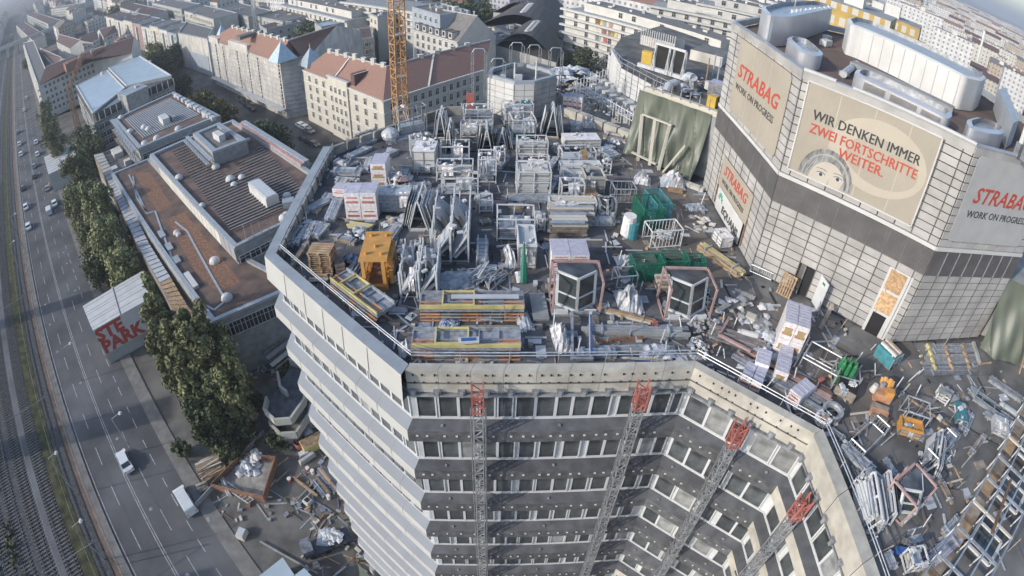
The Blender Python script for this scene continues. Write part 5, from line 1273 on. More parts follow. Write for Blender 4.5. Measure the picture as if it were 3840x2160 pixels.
# roadside billboard with shed roof and red letters
z=8.; A=xy(310,1148,z);B=xy(348,1240,z);C_=xy(560,1120,z);D_=xy(540,1012,z)
t=thing('billboard_shed','pale ribbed roadside shed whose front wall carries big red letters','shed')
mb=MB(); q=inset([tuple(p) for p in (A,B,C_,D_)],.1); mb.prism(q,-.3,z-.3,'stucco_grey'); mb.build('wall',t)
for k in range(10):
    for h_,(u,v) in enumerate(((0,.49),(.51,1))):
        p=[A.lerp(B,k/10+.004),A.lerp(B,(k+1)/10-.004)]; r_=[D_.lerp(C_,k/10+.004),D_.lerp(C_,(k+1)/10-.004)]
        pts_=[p[0].lerp(r_[0],u),p[1].lerp(r_[1],u),p[1].lerp(r_[1],v),p[0].lerp(r_[0],v)]; m_=MB(); m_.prism([tuple(w__) for w__ in pts_],z-.28,z+random.uniform(-.02,.03),'white'); m_.build('roof_sheet',t)
ee=Vector((*(C_-B).normalized(),0)); nn=Vector((ee.y,-ee.x,0)); nn=nn if nn.dot(Vector((-B.x,-B.y,0)))>0 else -nn
L=(C_-B).length; bm=plane_mat(Vector((*B,2.2))+nn*.12,ee,nn); mb=MB(); rrect(mb,bm,0,0,L,5.9,'white',.05); o=mb.build('sign_board',t)

text('STE',3.6,'red_print',t,bm@Matrix.Translation((.1,3.1,.045)),bold=.05,sx=1.0); text('PARK',3.6,'red_print',t,bm@Matrix.Translation((.2,.3,.045)),bold=.05,sx=1.0)
# second shed roof further up
z=6.; q=[xy(*p,z) for p in [(165,590),(182,655),(290,605),(275,540)]]
t=thing('road_shed','white sheet roofed shed at the roadside further up under the poplars','shed'); mb=MB(); mb.prism([tuple(p) for p in q],-.3,z,'stucco_grey'); mb.build('wall',t)
for k in range(8): 
    pts_=[q[0].lerp(q[1],k/8+.01),q[0].lerp(q[1],(k+1)/8-.01),q[3].lerp(q[2],(k+1)/8-.01),q[3].lerp(q[2],k/8+.01)]; m_=MB(); m_.prism([tuple(w__) for w__ in pts_],z+.01,z+.12,'white'); m_.build('roof_sheet',t)
# far orange lattice crane on the left
t=thing('lattice_crane','rusty orange lattice crane leaning over the far poplars at left','crane')
b0=P(322,655,0); a0=P(240,410,14); mb=MB(); T0=P(250,305,27); mb.lattice(Vector((T0.x,T0.y,0)),(T0.x,T0.y,24),1.5,'rust',1.5,.12); mb.build('mast',t)
mb=MB(); p,q_=P(330,228,33),P(148,318,27); 
mb.lattice(Vector((T0.x,T0.y,24)),Vector((T0.x+3,T0.y+10,34)),1.2,'rust',1.5,.1); mb.build('jib',t)
# big crane mast
r_=ray(1497,300); k_=95/r_.y; cx_,cy_=r_.x*k_,95
t=thing('tower_crane_mast','tall orange lattice crane mast rising past the cream corner building','crane',(cx_,cy_,-.3),R(35))
mb=MB(); mb.lattice((0,0,0),(0,0,80),2.0,'crane_orange',1.5,.11); mb.build('lattice_mast',t)
for k in range(10): mb=MB(); mb.box(.1,0,6+k*7.5,1.3,1.3,.06,'galv'); mb.build('platform',t)
mb=MB(); 
for k in range(150): mb.beam((.55,-.2,.5+k*.5),(.55,.2,.5+k*.5),.04,.04,'crane_orange')
mb.build('ladder',t)
# thin lattice crane at the top
p=P(950,20,20); t=thing('thin_crane_mast','thin pale crane mast at the top edge above the red roofs','crane',(p.x,p.y,-.3)); mb=MB(); mb.lattice((0,0,0),(0,0,60),1.6,'galv',1.6,.15); mb.build('lattice_mast',t)
# ---- yard beside the tower
def pl(pts,z): return [tuple(P(x,y,z)[:2]) for x,y in pts]
# curved concrete ramp
t=thing('curved_ramp','grey curved concrete ramp with double parapet between the poplars and the tower','ramp')
c1=[(1000,1490),(990,1535),(1030,1575),(1090,1570),(1140,1500),(1155,1420),(1120,1360),(1085,1350)]
for z0,z1,off_ in ((0,4.3,0),):
    pts_=[Vector(xy(*p,5)) for p in c1]
    for a,b in zip(pts_[:-1],pts_[1:]): mb=MB(); mb.beam((*a,4.6),(*b,4.6),.35,1.3,'stucco_grey'); mb.build('parapet_panel',t); mb=MB(); mb.beam((*(a*.985),2.4),(*(b*.985),2.4),.35,1.3,'stucco_grey'); mb.build('parapet_panel',t)
    mb=MB(); mb.prism([tuple(p) for p in pts_],3.6,3.9,'darkmem'); mb.build('ramp_slab',t); mb=MB(); mb.prism([tuple(p*.99) for p in pts_],-.3,2.0,'oldconc'); mb.build('ramp_base',t)
    c2=[Vector(xy(*p,5)) for p in [(1040,1395),(1050,1450),(1075,1470)]]
    for a,b in zip(c2[:-1],c2[1:]): mb=MB(); mb.beam((*a,4.6),(*b,4.6),.35,1.3,'stucco_grey'); mb.build('parapet_panel',t)
# skip with rubble
t=thing('rubbish_skip','rust brown open skip heaped with foil and scrap in the yard','skip'); q=[Vector(P(x,y,1.3)) for x,y in [(790,1815),(905,1700),(1032,1712),(985,1860)]]
for i in range(4): a,b=q[i],q[(i+1)%4]; mb=MB(); mb.beam(a-Vector((0,0,.7)),b-Vector((0,0,.7)),.15,1.5,'rust'); mb.build('side_wall',t)
mb=MB(); mb.prism([tuple(p[:2]) for p in q],-.24,.1,'oldconc'); mb.build('floor',t)
def heap(name,label,px,py,z,r,n,mats,cat,s=.5,h=.4,group=None,flat_=1.,ang=None,stretch=1.):
    """crumpled or broken pieces in a pile, one object"""
    c=P(px,py,z); mb=MB(); mb.T=Matrix.Translation(c)@Matrix.Rotation(ang or 0,4,'Z')
    for i in range(n):
        g=random.uniform(0,6.28); rr=r*math.sqrt(random.random()); hh=h*(1-rr/r)*random.uniform(.2,1); a=random.uniform(0,6.28); s_=s*random.uniform(.5,1.4)
        x,y=rr*math.cos(g)*stretch,rr*math.sin(g); v=[]
        for k in range(5): gg=a+k*1.257; q_=s_*random.uniform(.5,1); v.append((x+q_*math.cos(gg),y+q_*math.sin(gg),max(.02,hh+random.uniform(-.25,.3)*s_)))
        cc=(x,y,hh+s_*.28+.05)
        m=random.choice(mats)
        for k in range(5): mb.face([v[k],v[(k+1)%5],cc],m)
    return tag(mb.build(name),label,cat,group,'stuff')
heap('foil_scrap','crumpled silver foil and grey scrap inside the brown skip',930,1750,.2,1.7,60,['foil','foil_grey','foil_grey','white_wrap'],'scrap',.7,1.1)
heap('plastic_sheet','shiny white plastic sheeting at the upper end of the skip',955,1712,1.0,.9,22,['foil','white_wrap'],'sheeting',.6,.6)
def sticks(name,label,px,py,z,L,W,H,n,mats,ang,cat,t=.14,jit=.05,group=None):
    c=P(px,py,z); t_=thing(name,label,cat,c,R(ang),group); mb=MB()
    for i in range(n):
        y=random.uniform(-W/2,W/2); zz=.06+random.random()*H*(1-abs(y)/W); l=L*random.uniform(.75,1); x=random.uniform(-(L-l)/2,(L-l)/2)
        a=random.gauss(0,jit); mb.beam((x-l/2,y-a*l/2,zz),(x+l/2,y+a*l/2,zz+random.gauss(0,.03)),t*random.uniform(.7,1.6),t*.6,random.choice(mats))
    mb.each({'lumber':'plank','boards':'board','rods':'rod','rails':'rail'}.get(cat,'profile'),t_); return t_
sticks('lumber_heap','big heap of grey weathered lumber between the skip and the white van',795,1760,GZ,4.4,3.2,1.4,110,['wood_grey','wood','cream','wood_grey'],38,'lumber',.2,.12)
sticks('lumber_heap','smaller bundle of lumber below the big lumber heap',765,1835,GZ,1.8,1.5,1.1,26,['cream','wood_grey'],38,'lumber',.2,.05)
sticks('steel_rack','white ladder like rack standing at the left side of the skip',850,1835,GZ,3.6,.9,1.3,16,['frame_white'],-55,'rack',.08,.0)
mb=MB(); a,b=P(815,1795,.4),P(940,1880,.4)
for k in range(12): c=a.lerp(b,k/11); mb.beam(c+Vector((-.35,-.35,0)),c+Vector((.35,.35,0)),.06,.06,'frame_white')
mb.beam(a+Vector((.35,.35,0)),b+Vector((.35,.35,0)),.1,.1,'frame_white'); mb.beam(a-Vector((.35,.35,0)),b-Vector((.35,.35,0)),.1,.1,'frame_white'); pieces(mb,'trailer_ramp','bar','white slatted ramp frame left of the brown skip','ramp')
for (a_,b_,w_,m_,nm,lb,h_) in [((860,1740),(975,1640),.5,'rust','steel_beam','rust red girder running from the skip towards the trees',.5),((735,1895),(990,1620),.12,'galv','rail_pipe','long pale pipe laid above the skip',.9),((1110,1880),(1240,1740),.16,'galv','rail_pipe','pair of thin rails on the asphalt below the tower, left one',.2),((1130,1885),(1262,1745),.16,'galv','rail_pipe','pair of thin rails on the asphalt below the tower, right one',.2),((975,2030),(1190,2150),.25,'conc_grey','kerb_line','pale concrete kerb of the yard near the bottom edge',.15),((1100,1790),(1190,1860),.3,'wood','timber_beam','long ochre timber beam beside the foot of the tower',.4)]:
    mb=MB(); mb.beam(P(*a_,h_/2),P(*b_,h_/2),w_,h_,m_); tag(mb.build(nm),lb,nm.split('_')[-1])
# yard objects
p=P(1118,1655,1); mb=MB(); mb.T=Matrix.Translation((p.x,p.y,GZ)); mb.tube((0,0,0),(0,0,1.3),.75,'red_steel',14,.75,False); mb.tube((0,0,.1),(0,0,1.25),.35,'rubber',12,.35); mb.tube((0,0,0),(0,0,.1),.75,'red_steel',14); tag(mb.build('cable_drum'),'round orange red drum with dark centre beside the ochre skip','drum')
t=thing('yellow_skip','ochre skip with slatted cover standing against the tower foot','skip'); p=P(1170,1655,1); t.location=(p.x,p.y,GZ); t.rotation_euler=(0,0,R(38)); 
mb=MB(); mb.box(0,0,0,3.4,1.8,1.5,'yellow_pale'); mb.build('body',t)
for k in range(7): mb=MB(); mb.box(0,-.75+k*.25,1.5,3.3,.16,.08,'wood'); mb.build('slat',t)
t=thing('site_container','small grey equipment container by the tower foot','container'); p=P(1140,1600,1); t.location=(p.x,p.y,GZ); t.rotation_euler=(0,0,R(-50)); mb=MB(); mb.box(0,0,0,3.6,1.4,1.4,'conc_grey'); mb.build('body',t); mb=MB(); mb.box(.3,0,1.4,3.2,.9,.2,'galv'); mb.build('lid',t)
for i,(x,y,c_,lb) in enumerate([(1140,1700,'conc_grey','grey flat crate beside the ochre skip'),(1150,1715,'cream','pale long box below the ochre skip'),(1152,1877,'trim','small pale box with dark lid alone on the asphalt'),(1335,1950,'trim','round white tank touching the foot of the white facade'),(905,2000,'cream','beige pallet stack below the brown skip'),(1215,2020,'whitegrey','white covered pickup load near the bottom')]):
    p=P(x,y,.4); mb=MB(); mb.T=Matrix.Translation((p.x,p.y,GZ))@Matrix.Rotation(R(35+i*11),4,'Z')
    if i==3: mb.tube((0,0,0),(0,0,1.4),.75,c_,12)
    else: mb.box(0,0,0,[1.6,2.6,1,1,1.5,2.4][i],[.9,.6,1,1,1.2,1.6][i],[.8,.7,.8,1,.9,1][i],c_); mb.box(0,0,[.8,.7,.8,1,.9,1][i],[1.4,2.3,.6,1,1.3,2.0][i],[.7,.45,.6,1,1,1.3][i],.12,'rubber' if i==2 else 'foil')
    tag(mb.build('yard_box'),lb,'box')
t=thing('flatbed_truck','flatbed truck body loaded with pale sheets at the bottom of the yard','truck'); p=P(1240,2020,1.2); t.location=(p.x,p.y,GZ); t.rotation_euler=(0,0,R(30))
mb=MB(); mb.box(0,0,.7,5,2.2,.25,'car_dark'); mb.build('flatbed',t); mb=MB(); mb.box(-3.3,0,.5,1.5,2.1,1.7,'car_grey'); mb.box(-3.9,0,1.3,.35,1.9,.7,'glass_dark'); mb.build('cab',t)
for x in (-3.1,-1,1.7): mb=MB(); mb.tube((x,-1.1,.42),(x,1.1,.42),.42,'rubber',12); mb.build('wheel',t)
heap('load_sheeting','bluish white sheets lying on the flatbed truck',1245,2015,1.1,1.2,24,['whitegrey','foil'],'sheeting',.7,.4)
for i,(x,y) in enumerate([(1222,1690),(1152,1755),(1083,1795),(1170,1765),(1230,1860)]):
    p=P(x,y,.5); t=thing('barrier_post',['red and white barrel touching the tower foot','small red post on the asphalt above the thin rails','dark red post left of the thin rails','white drum on the kerb near the tower foot','pink white drum among the profile racks'][i],'post',(p.x,p.y,GZ)); mb=MB(); mb.tube((0,0,0),(0,0,.7),.28,'red_steel' if i<3 else 'white_wrap',9); mb.build('body',t); mb=MB(); mb.tube((0,0,.7),(0,0,.85),.3,'white_wrap',9); mb.build('cap',t)
G4='racks of long profiles at the tower foot'
for i,(x,y) in enumerate([(1205,1830),(1245,1815),(1270,1790),(1225,1790)]): sticks('profile_rack',['left rack of long grey profiles at the tower foot','middle rack of long profiles at the tower foot','brown rack of long profiles closest to the facade','upper rack of long grey profiles at the tower foot'][i],x,y,GZ,3.4,1.4,.9,26,['galv','whitegrey','wood','steel'],-48,'rack',.12,.01,G4)
# sheets and tent roofs at the bottom
for i,(pts_,z,lb) in enumerate([([(965,2165),(1060,2090),(1110,2165),(1080,2200)],3,'pale green tent roof at the bottom edge of the yard'),([(1100,2160),(1140,2130),(1180,2170),(1150,2200)],3,'smaller pale green tent roof at the bottom edge')]):
    q=[xy(*p,z) for p in pts_]; t=thing('site_tent',lb,'tent'); mb=MB(); mb.prism([tuple(p) for p in q],GZ,z,'stucco_blue','roof_teal'); mb.build('tent_cover',t)
# green netting along the foot of the white facade
mb=MB(); a,b=off(path,1.6)[1:3]
for k in range(40):
    u,v=k/40,(k+1)/40; p=a.lerp(b,u);q_=a.lerp(b,v); mb.face([(p.x-.5*math.sin(k),p.y-1.5,0),(q_.x-.5*math.sin(k+1),q_.y-1.5,0),(q_.x,q_.y,4.5),(p.x,p.y,4.5)],'tarp')
tag(mb.build('facade_netting'),'green protective netting along the foot of the white facade','netting')
for i in range(26):
    pass
# ================================================================ everything stored on the roof
random.seed(31)
def frame_at(x0,y0,x1,y1,z=ZD):
    a,b=P(x0,y0,z),P(x1,y1,z); m=(a+b)/2; d=b-a; return m,d.length,math.atan2(d.y,d.x)
def rack(w_,d,h,fill='panel',m='frame_white',mid=True,fh=.6,slant=False,parent=None,shelf=False):
    t=parent; r=.06
    mb=MB()
    for x in (-w_/2+r,w_/2-r):
        for y in (r,d-r): mb.box(x,y,0,.09,.09,h,m)
    mb.each('post',t)
    mb=MB()
    for z in (.12,h-.06):
        for y in (r,d-r): mb.box(0,y,z,w_,.08,.07,m)
        for x in (-w_/2+r,w_/2-r): mb.box(x,d/2,z,.08,d,.07,m)
    if mid: mb.box(0,r,h*.55,w_,.06,.06,m); mb.box(0,r-.01,.1,.08,.06,h,m)
    mb.each('rail',t)
    if fill:
        n=max(2,int(fh*h/.16))
        k=MB()
        if slant:
            for i in range(6): y=.2+i*(d-.4)/6; k.hexa([(-w_/2+.12,y,.2),(w_/2-.12,y,.2),(w_/2-.12,y+.06,.2),(-w_/2+.12,y+.06,.2),(-w_/2+.12,y+.3,h*.95),(w_/2-.12,y+.3,h*.95),(w_/2-.12,y+.36,h*.95),(-w_/2+.12,y+.36,h*.95)],fill)
        else:
            for i in range(n): k.box(random.uniform(-.05,.05),d/2+random.uniform(-.04,.04),.2+i*.16,w_-.3-random.random()*.2,d-.25,.13,fill if i%2 else random.choice([fill,'whitegrey','galv']))
        k.each('panel' if not slant else 'leaning_panel',t)
def topping(t,w_,d,h):
    mb=MB()
    for i in range(random.randint(2,5)): mb.box(random.uniform(-.42,.42)*w_,random.uniform(.05,.9)*d,h,random.uniform(.12,.4),random.uniform(.1,.3),random.uniform(.06,.2),random.choice(['white','white_wrap','foil','galv']),random.random())
    for i in range(random.randint(1,4)): x=random.uniform(-.45,.45)*w_; mb.beam((x,random.uniform(0,.3)*d,h*.3),(x+random.uniform(-.4,.4),random.uniform(.5,1)*d,h+random.uniform(-.1,.25)),.07,.05,random.choice(['galv','frame_white','whitegrey']))
    mb.each('loose_piece',t)
    if random.random()<.55:
        q=MB(); x0=random.uniform(-.45,.1)*w_; ww=random.uniform(.3,.5)*w_; n=5; g=[[(x0+ww*i/n,-.03-random.random()*.12+(.25*d if j==0 else 0),h+.05-j*h*.22+random.uniform(-.04,.04)) for j in range(4)] for i in range(n+1)]; m=random.choice(['foil','white_wrap','foil_grey','whitegrey'])
        for i in range(n):
            for j in range(3): q.face([g[i][j],g[i][j+1],g[i+1][j+1],g[i+1][j]],m)
        q.build('hanging_film',t)
def it(kind,c,d,h,label,group=None,z=ZD,rz=None,**k):
    m,w_,a=frame_at(*c,z)
    if rz is not None: a=R(rz)
    w_=k.pop('w',w_)
    name,cat={'rack':('storage_rack','rack'),'aframe':('panel_trolley','trolley'),'vtray':('panel_trolley','trolley'),'wrap':('insulation_stack','insulation'),'bundle':('profile_bundle','profiles'),'pallets':('pallet_stack','pallets'),'planks':('plank_stack','planks'),'cage':('mesh_cage','cage'),'unit':('window_unit','window'),'crate':('site_crate','crate'),'gang':('gangway_stack','gangway'),'foil':('foil_heap','sheeting'),'sheet':('flat_sheet','sheet'),'gate':('steel_barrier','barrier'),'pallet':('pallet','pallet')}[kind]
    t=thing(name,label,cat,(m.x,m.y,z),a,group)
    if kind=='rack': t.rotation_euler.z+=random.uniform(-.035,.035); rack(w_,d,h,parent=t,**k); topping(t,w_,d,h)
    elif kind=='vtray':
        mb=MB(); n=5
        for s_ in (-1,1):
            for i in range(n): y=d*i/(n-1); mb.box(s_*w_/2,y,0,.09,.09,h*random.uniform(.85,1.1),'frame_white')
            mb.beam((s_*w_/2,0,h*.8),(s_*w_/2,d,h*.8),.08,.08,'frame_white'); mb.beam((s_*w_/2,0,.1),(s_*w_/2,d,.1),.08,.08,'frame_white')
        for y in (0,d): mb.beam((-w_/2,y,.1),(w_/2,y,.1),.08,.08,'galv')
        mb.each('upright',t)
        for (y0,y1,zl,zr_,m_) in ((.0,.33,.15,.75,'whitegrey'),(.30,.52,.6,.2,'glass_film'),(.5,.8,.75,.1,'whitegrey'),(.76,1.,.65,.2,'foil_grey')):
            for e_ in range(2): q=MB(); q.hexa([(-w_/2+.08,d*y0,h*zl+e_*.07),(w_/2-.08,d*y0,h*zr_+e_*.07),(w_/2-.08,d*y1-.03,h*zr_+e_*.07),(-w_/2+.08,d*y1-.03,h*zl+e_*.07),(-w_/2+.08,d*y0,h*zl+.05+e_*.07),(w_/2-.08,d*y0,h*zr_+.05+e_*.07),(w_/2-.08,d*y1-.03,h*zr_+.05+e_*.07),(-w_/2+.08,d*y1-.03,h*zl+.05+e_*.07)],m_); q.build('sloping_panel',t)
        q=MB(); q.beam((-w_*.3,d*.02,.3),(w_*.4,d*.1,h*.4),.12,.16,'white'); q.beam((-w_*.2,d*.55,h*.6),(w_*.35,d*.42,h*.35),.3,.1,'wood_grey'); q.each('loose_piece',t)
        topping(t,w_,d,h*.8)
    elif kind=='aframe':
        m_=k.get('m','frame_white'); f=k.get('fill','whitegrey'); mb=MB()
        for y in (0,d/2,d): mb.beam((-w_/2,y,0),(-.05,y,h),.09,.09,m_); mb.beam((w_/2,y,0),(.05,y,h),.09,.09,m_); mb.beam((-w_/2,y,.08),(w_/2,y,.08),.09,.09,m_)
        mb.beam((0,0,h),(0,d,h),.09,.09,m_); mb.beam((-w_/2,0,.08),(-w_/2,d,.08),.09,.09,m_); mb.beam((w_/2,0,.08),(w_/2,d,.08),.09,.09,m_); mb.each('trolley_bar',t)
        n=k.get('n',3)+1
        for i in range(n):
            for s_ in (-1,1):
                q=MB(); o_=.05+i*.13; z1=h*random.uniform(.75,.97); y0=random.uniform(0,.15)*d; y1=d*random.uniform(.8,1); q.hexa([(s_*(w_/2-.12+o_),y0,.14),(s_*(w_/2-.07+o_),y0,.14),(s_*(w_/2-.07+o_),y1,.14),(s_*(w_/2-.12+o_),y1,.14),(s_*(.06+o_),y0,z1),(s_*(.11+o_),y0,z1),(s_*(.11+o_),y1,z1),(s_*(.06+o_),y1,z1)],random.choice([f,f,'glass_film','foil'])); q.build('leaning_panel',t)
    elif kind=='wrap':
        nx=k.get('nx',2); nz=k.get('nz',3); side=k.get('side','white_wrap'); topm=k.get('top','lilac_wrap'); nd=k.get('nd',1); flk=k.get('fleck',False)
        for i in range(nx):
            for j in range(nd):
                for l in range(nz):
                    q=MB(); x=-w_/2+w_*(i+.5)/nx; y=d*(j+.5)/nd; hh=h/nz
                    q.box(x,y,l*hh,w_/nx-.03,d/nd-.03,hh-.015,side,random.uniform(-.01,.01),topm)
                    q.box(x,y-d/nd/2+.012,l*hh+hh*.25,w_/nx*.75,.03,hh*.16,'pinkprint'); q.box(x,y-d/nd/2+.012,l*hh+hh*.6,w_/nx*.6,.03,hh*.09,'pinkprint')
                    if l==nz-1:
                        for s_ in (-.25,.0,.25): q.box(x,y+s_*d/nd,h-.012,w_/nx*.8,.07,.02,'whitegrey')
                    if flk: q.box(x,y-d/nd/2+.010,l*hh+hh*.3,w_/nx*.55,.035,hh*.35,'tan_fleck')
                    q.build('package',t)
    elif kind=='bundle':
        n=k.get('n',7); m_=k.get('m','foil_grey'); ms=k.get('ms',[m_,m_,'foil'])
        mb=MB()
        for i in range(n):
            for l in range(k.get('nz',2)): yy=d*(i+.5)/n; mb.beam((-w_/2+random.uniform(0,.1)*w_,yy,.08+l*h/2.2),(w_/2-random.uniform(0,.08)*w_,yy+random.gauss(0,.02),.08+l*h/2.2),d/n*.85,h/2.4,random.choice(ms))
        mb.each('profile',t); mb=MB()
        for u in (-.3,.3): mb.box(w_*u,d/2,0,.08,d+.04,h+.03,'galv')
        mb.each('strap',t)
    elif kind in('pallets','pallet'):
        n=k.get('n',9); m_=k.get('m','wood')
        for l in range(n):
            q=MB(); j=random.uniform(-.05,.05); hh=.145; a_=random.uniform(-.05,.05)
            q.T=Matrix.Rotation(a_,4,'Z')
            for i in range(5): q.box(j,d*(i+.5)/5,l*hh+.10,w_,d/5*.7,.03,m_)
            for x in (-w_/2+.07,0,w_/2-.07): q.box(j+x,d/2,l*hh+.0,.11,d,.095,m_)
            q.build('pallet' if n>1 else 'board',t)
    elif kind=='planks':
        m_=k.get('ms',['wood','wood_grey','cream']); n=k.get('n',7); nz=k.get('nz',6)
        for l in range(nz):
            q=MB()
            for i in range(n): q.box(random.uniform(-.04,.04)*w_,d*(i+.5)/n,l*h/nz,w_*random.uniform(.9,1),d/n*.88,h/nz*.8,random.choice(m_))
            q.each('plank',t)
    elif kind=='cage':
        m_=k.get('m','green_net'); q=MB()
        for z_ in (.05,h): 
            for y in (0,d): q.beam((-w_/2,y,z_),(w_/2,y,z_),.05,.05,m_)
            for x in (-w_/2,w_/2): q.beam((x,0,z_),(x,d,z_),.05,.05,m_)
        for x in (-w_/2,w_/2):
            for y in (0,d): q.beam((x,y,0),(x,y,h),.05,.05,m_)
        q.each('frame_bar',t); q=MB(); s_=.11; i=0
        u=-w_/2
        while u<w_/2: q.beam((u,0,0),(u,0,h),.022,.022,m_); q.beam((u,d,0),(u,d,h),.022,.022,m_); u+=s_
        u=0
        while u<d: q.beam((-w_/2,u,0),(-w_/2,u,h),.022,.022,m_); q.beam((w_/2,u,0),(w_/2,u,h),.022,.022,m_); u+=s_
        u=0
        while u<h:
            for y in (0,d): q.beam((-w_/2,y,u),(w_/2,y,u),.022,.022,m_)
            for x in (-w_/2,w_/2): q.beam((x,0,u),(x,d,u),.022,.022,m_)
            u+=s_
        q.box(0,d/2,.02,w_,d,.03,m_); q.build('netting',t); 
        if k.get('fill'): q=MB(); q.box(0,d/2,.1,w_*.8,d*.7,h*.35,k['fill']); q.build('content',t)
    elif kind=='unit':
        # faceted glazed bay held upright in a pink primed steel cradle
        q=MB(); pm=k.get('m','pink_steel'); Y=d
        for x in (-w_/2,w_/2): q.box(x,0,0,.11,.11,h,pm); q.box(x,Y,0,.11,.11,h,pm); q.box(x,Y/2,0,.11,Y,.12,pm); q.box(x,Y/2,h-.1,.1,Y,.1,pm)
        q.box(0,Y,h-.14,w_,.14,.14,pm); q.box(0,Y,h*.5,w_,.1,.1,pm); q.box(0,0,.0,w_,.16,.16,'frame_white')
        for x in (-w_*.2,w_*.2): q.box(x,Y+.12,.2,.14,.14,h-.3,pm)
        q.each('cradle_bar',t)
        hw=w_*.40; v=-.15; lean=.55
        pts=[(-hw,.55,.35),(0,v,.35),(hw,.55,.35)]; up=Vector((0,lean,h-.45))
        for i in (0,1):
            A=Vector(pts[i]);B=Vector(pts[i+1]); f=MB()
            f.beam(A,B,.14,.14,'frame_white'); f.beam(A+up,B+up,.14,.14,'frame_white'); f.beam(A,A+up,.14,.14,'frame_white'); f.beam(B,B+up,.14,.14,'frame_white'); f.beam(A+up*.4,B+up*.4,.08,.08,'frame_white')
            f.build('sash',t); g=MB(); g.face([A+(B-A)*.04+up*.03,B-(B-A)*.04+up*.03,B-(B-A)*.04+up*.97,A+(B-A)*.04+up*.97],'glass_dark'); g.build('pane',t)
        f=MB(); f.face([Vector(p)+up+Vector((0,0,.08)) for p in pts]+[(hw,Y-.2,h-.02),(-hw,Y-.2,h-.02)],'glass_film'); f.build('top_glass',t)
        f=MB(); f.box(0,.3,0,w_*1.02,.9,.12,'conc_grey'); f.box(-w_*.3,-.05,.1,w_*.25,.12,.3,'frame_white'); f.box(w_*.3,-.05,.1,w_*.25,.12,.3,'frame_white'); f.each('base_beam',t)
    elif kind=='crate':
        t.rotation_euler.z+=random.uniform(-.05,.05); topping(t,w_*.8,d,h)
        m_=k.get('m','whitegrey'); tm=k.get('top','foil'); q=MB(); q.box(0,d/2,.12,w_,d,h-.12,m_,0,tm); q.build('body',t); q=MB()
        for x in (-w_/2,0,w_/2): q.box(x,-.02,.1,.07,.05,h-.1,'galv')
        for z_ in (.3,h*.6,h-.08): q.box(0,-.02,z_,w_,.05,.06,'galv')
        for x in (-w_/2+.1,w_/2-.1): q.box(x,d/2,0,.12,d,.12,'steel')
        q.each('batten',t)
        if k.get('rim'): 
            q=MB()
            for y in (0,d): q.box(0,y,h,w_+.1,.07,.18,k['rim'])
            for x in (-w_/2,w_/2): q.box(x,d/2,h,.07,d,.18,k['rim'])
            q.build('rim',t)
    elif kind=='gang':
        # striped guard boards below, gangway decks with yellow end frames on top
        n=7; 
        for i in range(n):
            y=.0+i*.11; zz=.06+i*.07
            for j in range(5):
                q=MB(); seg=w_/5; q.beam((-w_/2+j*seg+.01,y,zz+.35*(i/n)),(-w_/2+(j+1)*seg-.01,y,zz+.35*(i/n)),.09,.05,'orange_board' if (j%2==0) else 'conc_grey'); q.build('guard_board',t)
        q=MB(); q.box(0,.9,.45,w_,1.3,.14,'blue' if False else 'foil_grey'); q.box(0,.3,.62,w_,.08,.22,'yellow_pale'); q.box(0,1.5,.62,w_,.08,.22,'foil_grey'); 
        for x in (-w_/2,-w_*.28,w_*.02,w_*.12,w_*.3,w_/2): q.box(x,.9,.6,.08,1.2,.08,'foil_grey')
        q.build('gangway_deck',t)
        q=MB()
        for x0,x1 in ((-w_*.28,w_*.02),): q.box((x0+x1)/2,.35,.8,x1-x0,.07,.1,'yellow_pale'); q.box((x0+x1)/2,1.45,.8,x1-x0,.07,.1,'yellow_pale'); q.box(x0,.9,.8,.08,1.15,.12,'yellow_pale'); q.box(x1,.9,.8,.08,1.15,.12,'yellow_pale')
        q.build('yellow_frame',t)
        if k.get('tube'): q=MB(); q.beam((-w_*.2,.9,.95),(w_*.45,.9,.95),.25,.1,'whitegrey'); q.build('loose_rail',t)
    elif kind=='foil':
        ms=k.get('ms',['foil','foil_grey','white_wrap']); mb=MB(); n=k.get('n',26)
        NX,NY=9,6; 
        def hf(i,j): u,v=i/NX*2-1,j/NY*2-1; return max(.03,h*(1-abs(u)**3)*(1-abs(v)**3)*random.uniform(.55,1.05))
        g=[[(-w_/2+w_*i/NX+random.uniform(-.1,.1)*w_/NX*3,d*j/NY+random.uniform(-.1,.1),hf(i,j)) for j in range(NY+1)] for i in range(NX+1)]
        for i in range(NX):
            for j in range(NY): mb.face([g[i][j],g[i+1][j],g[i+1][j+1]],random.choice(ms)); mb.face([g[i][j],g[i+1][j+1],g[i][j+1]],random.choice(ms))
        mb.build('sheeting',t)
    elif kind=='sheet': q=MB(); q.box(0,d/2,.02,w_,d,h,k.get('m','whitegrey')); q.each('board',t)
    elif kind=='gate':
        q=MB(); m_=k.get('m','galv')
        for (p,r_) in (((-w_/2,0,h),(w_/2,0,h)),((-w_/2,0,.1),(w_/2,0,.1)),((-w_/2,d,h),(w_/2,d,h)),((-w_/2,d,.1),(w_/2,d,.1)),((-w_/2,0,h),(-w_/2,d,h)),((w_/2,0,h),(w_/2,d,h)),((-w_/2,0,0),(-w_/2,0,h)),((w_/2,0,0),(w_/2,0,h)),((-w_/2,d,0),(-w_/2,d,h)),((w_/2,d,0),(w_/2,d,h))): q.tube(p,r_,.045,m_,6)
        q.each('tube',t)
        q=MB()
        for i in range(k.get('n',8)): x=-w_/2+w_*(i+.5)/k.get('n',8); q.tube((x,0,.1),(x,0,h),.02,m_,4); q.tube((x,d,.1),(x,d,h),.02,m_,4)
        q.each('bar',t)
    return t
GR='white storage racks standing in rows on the roof'
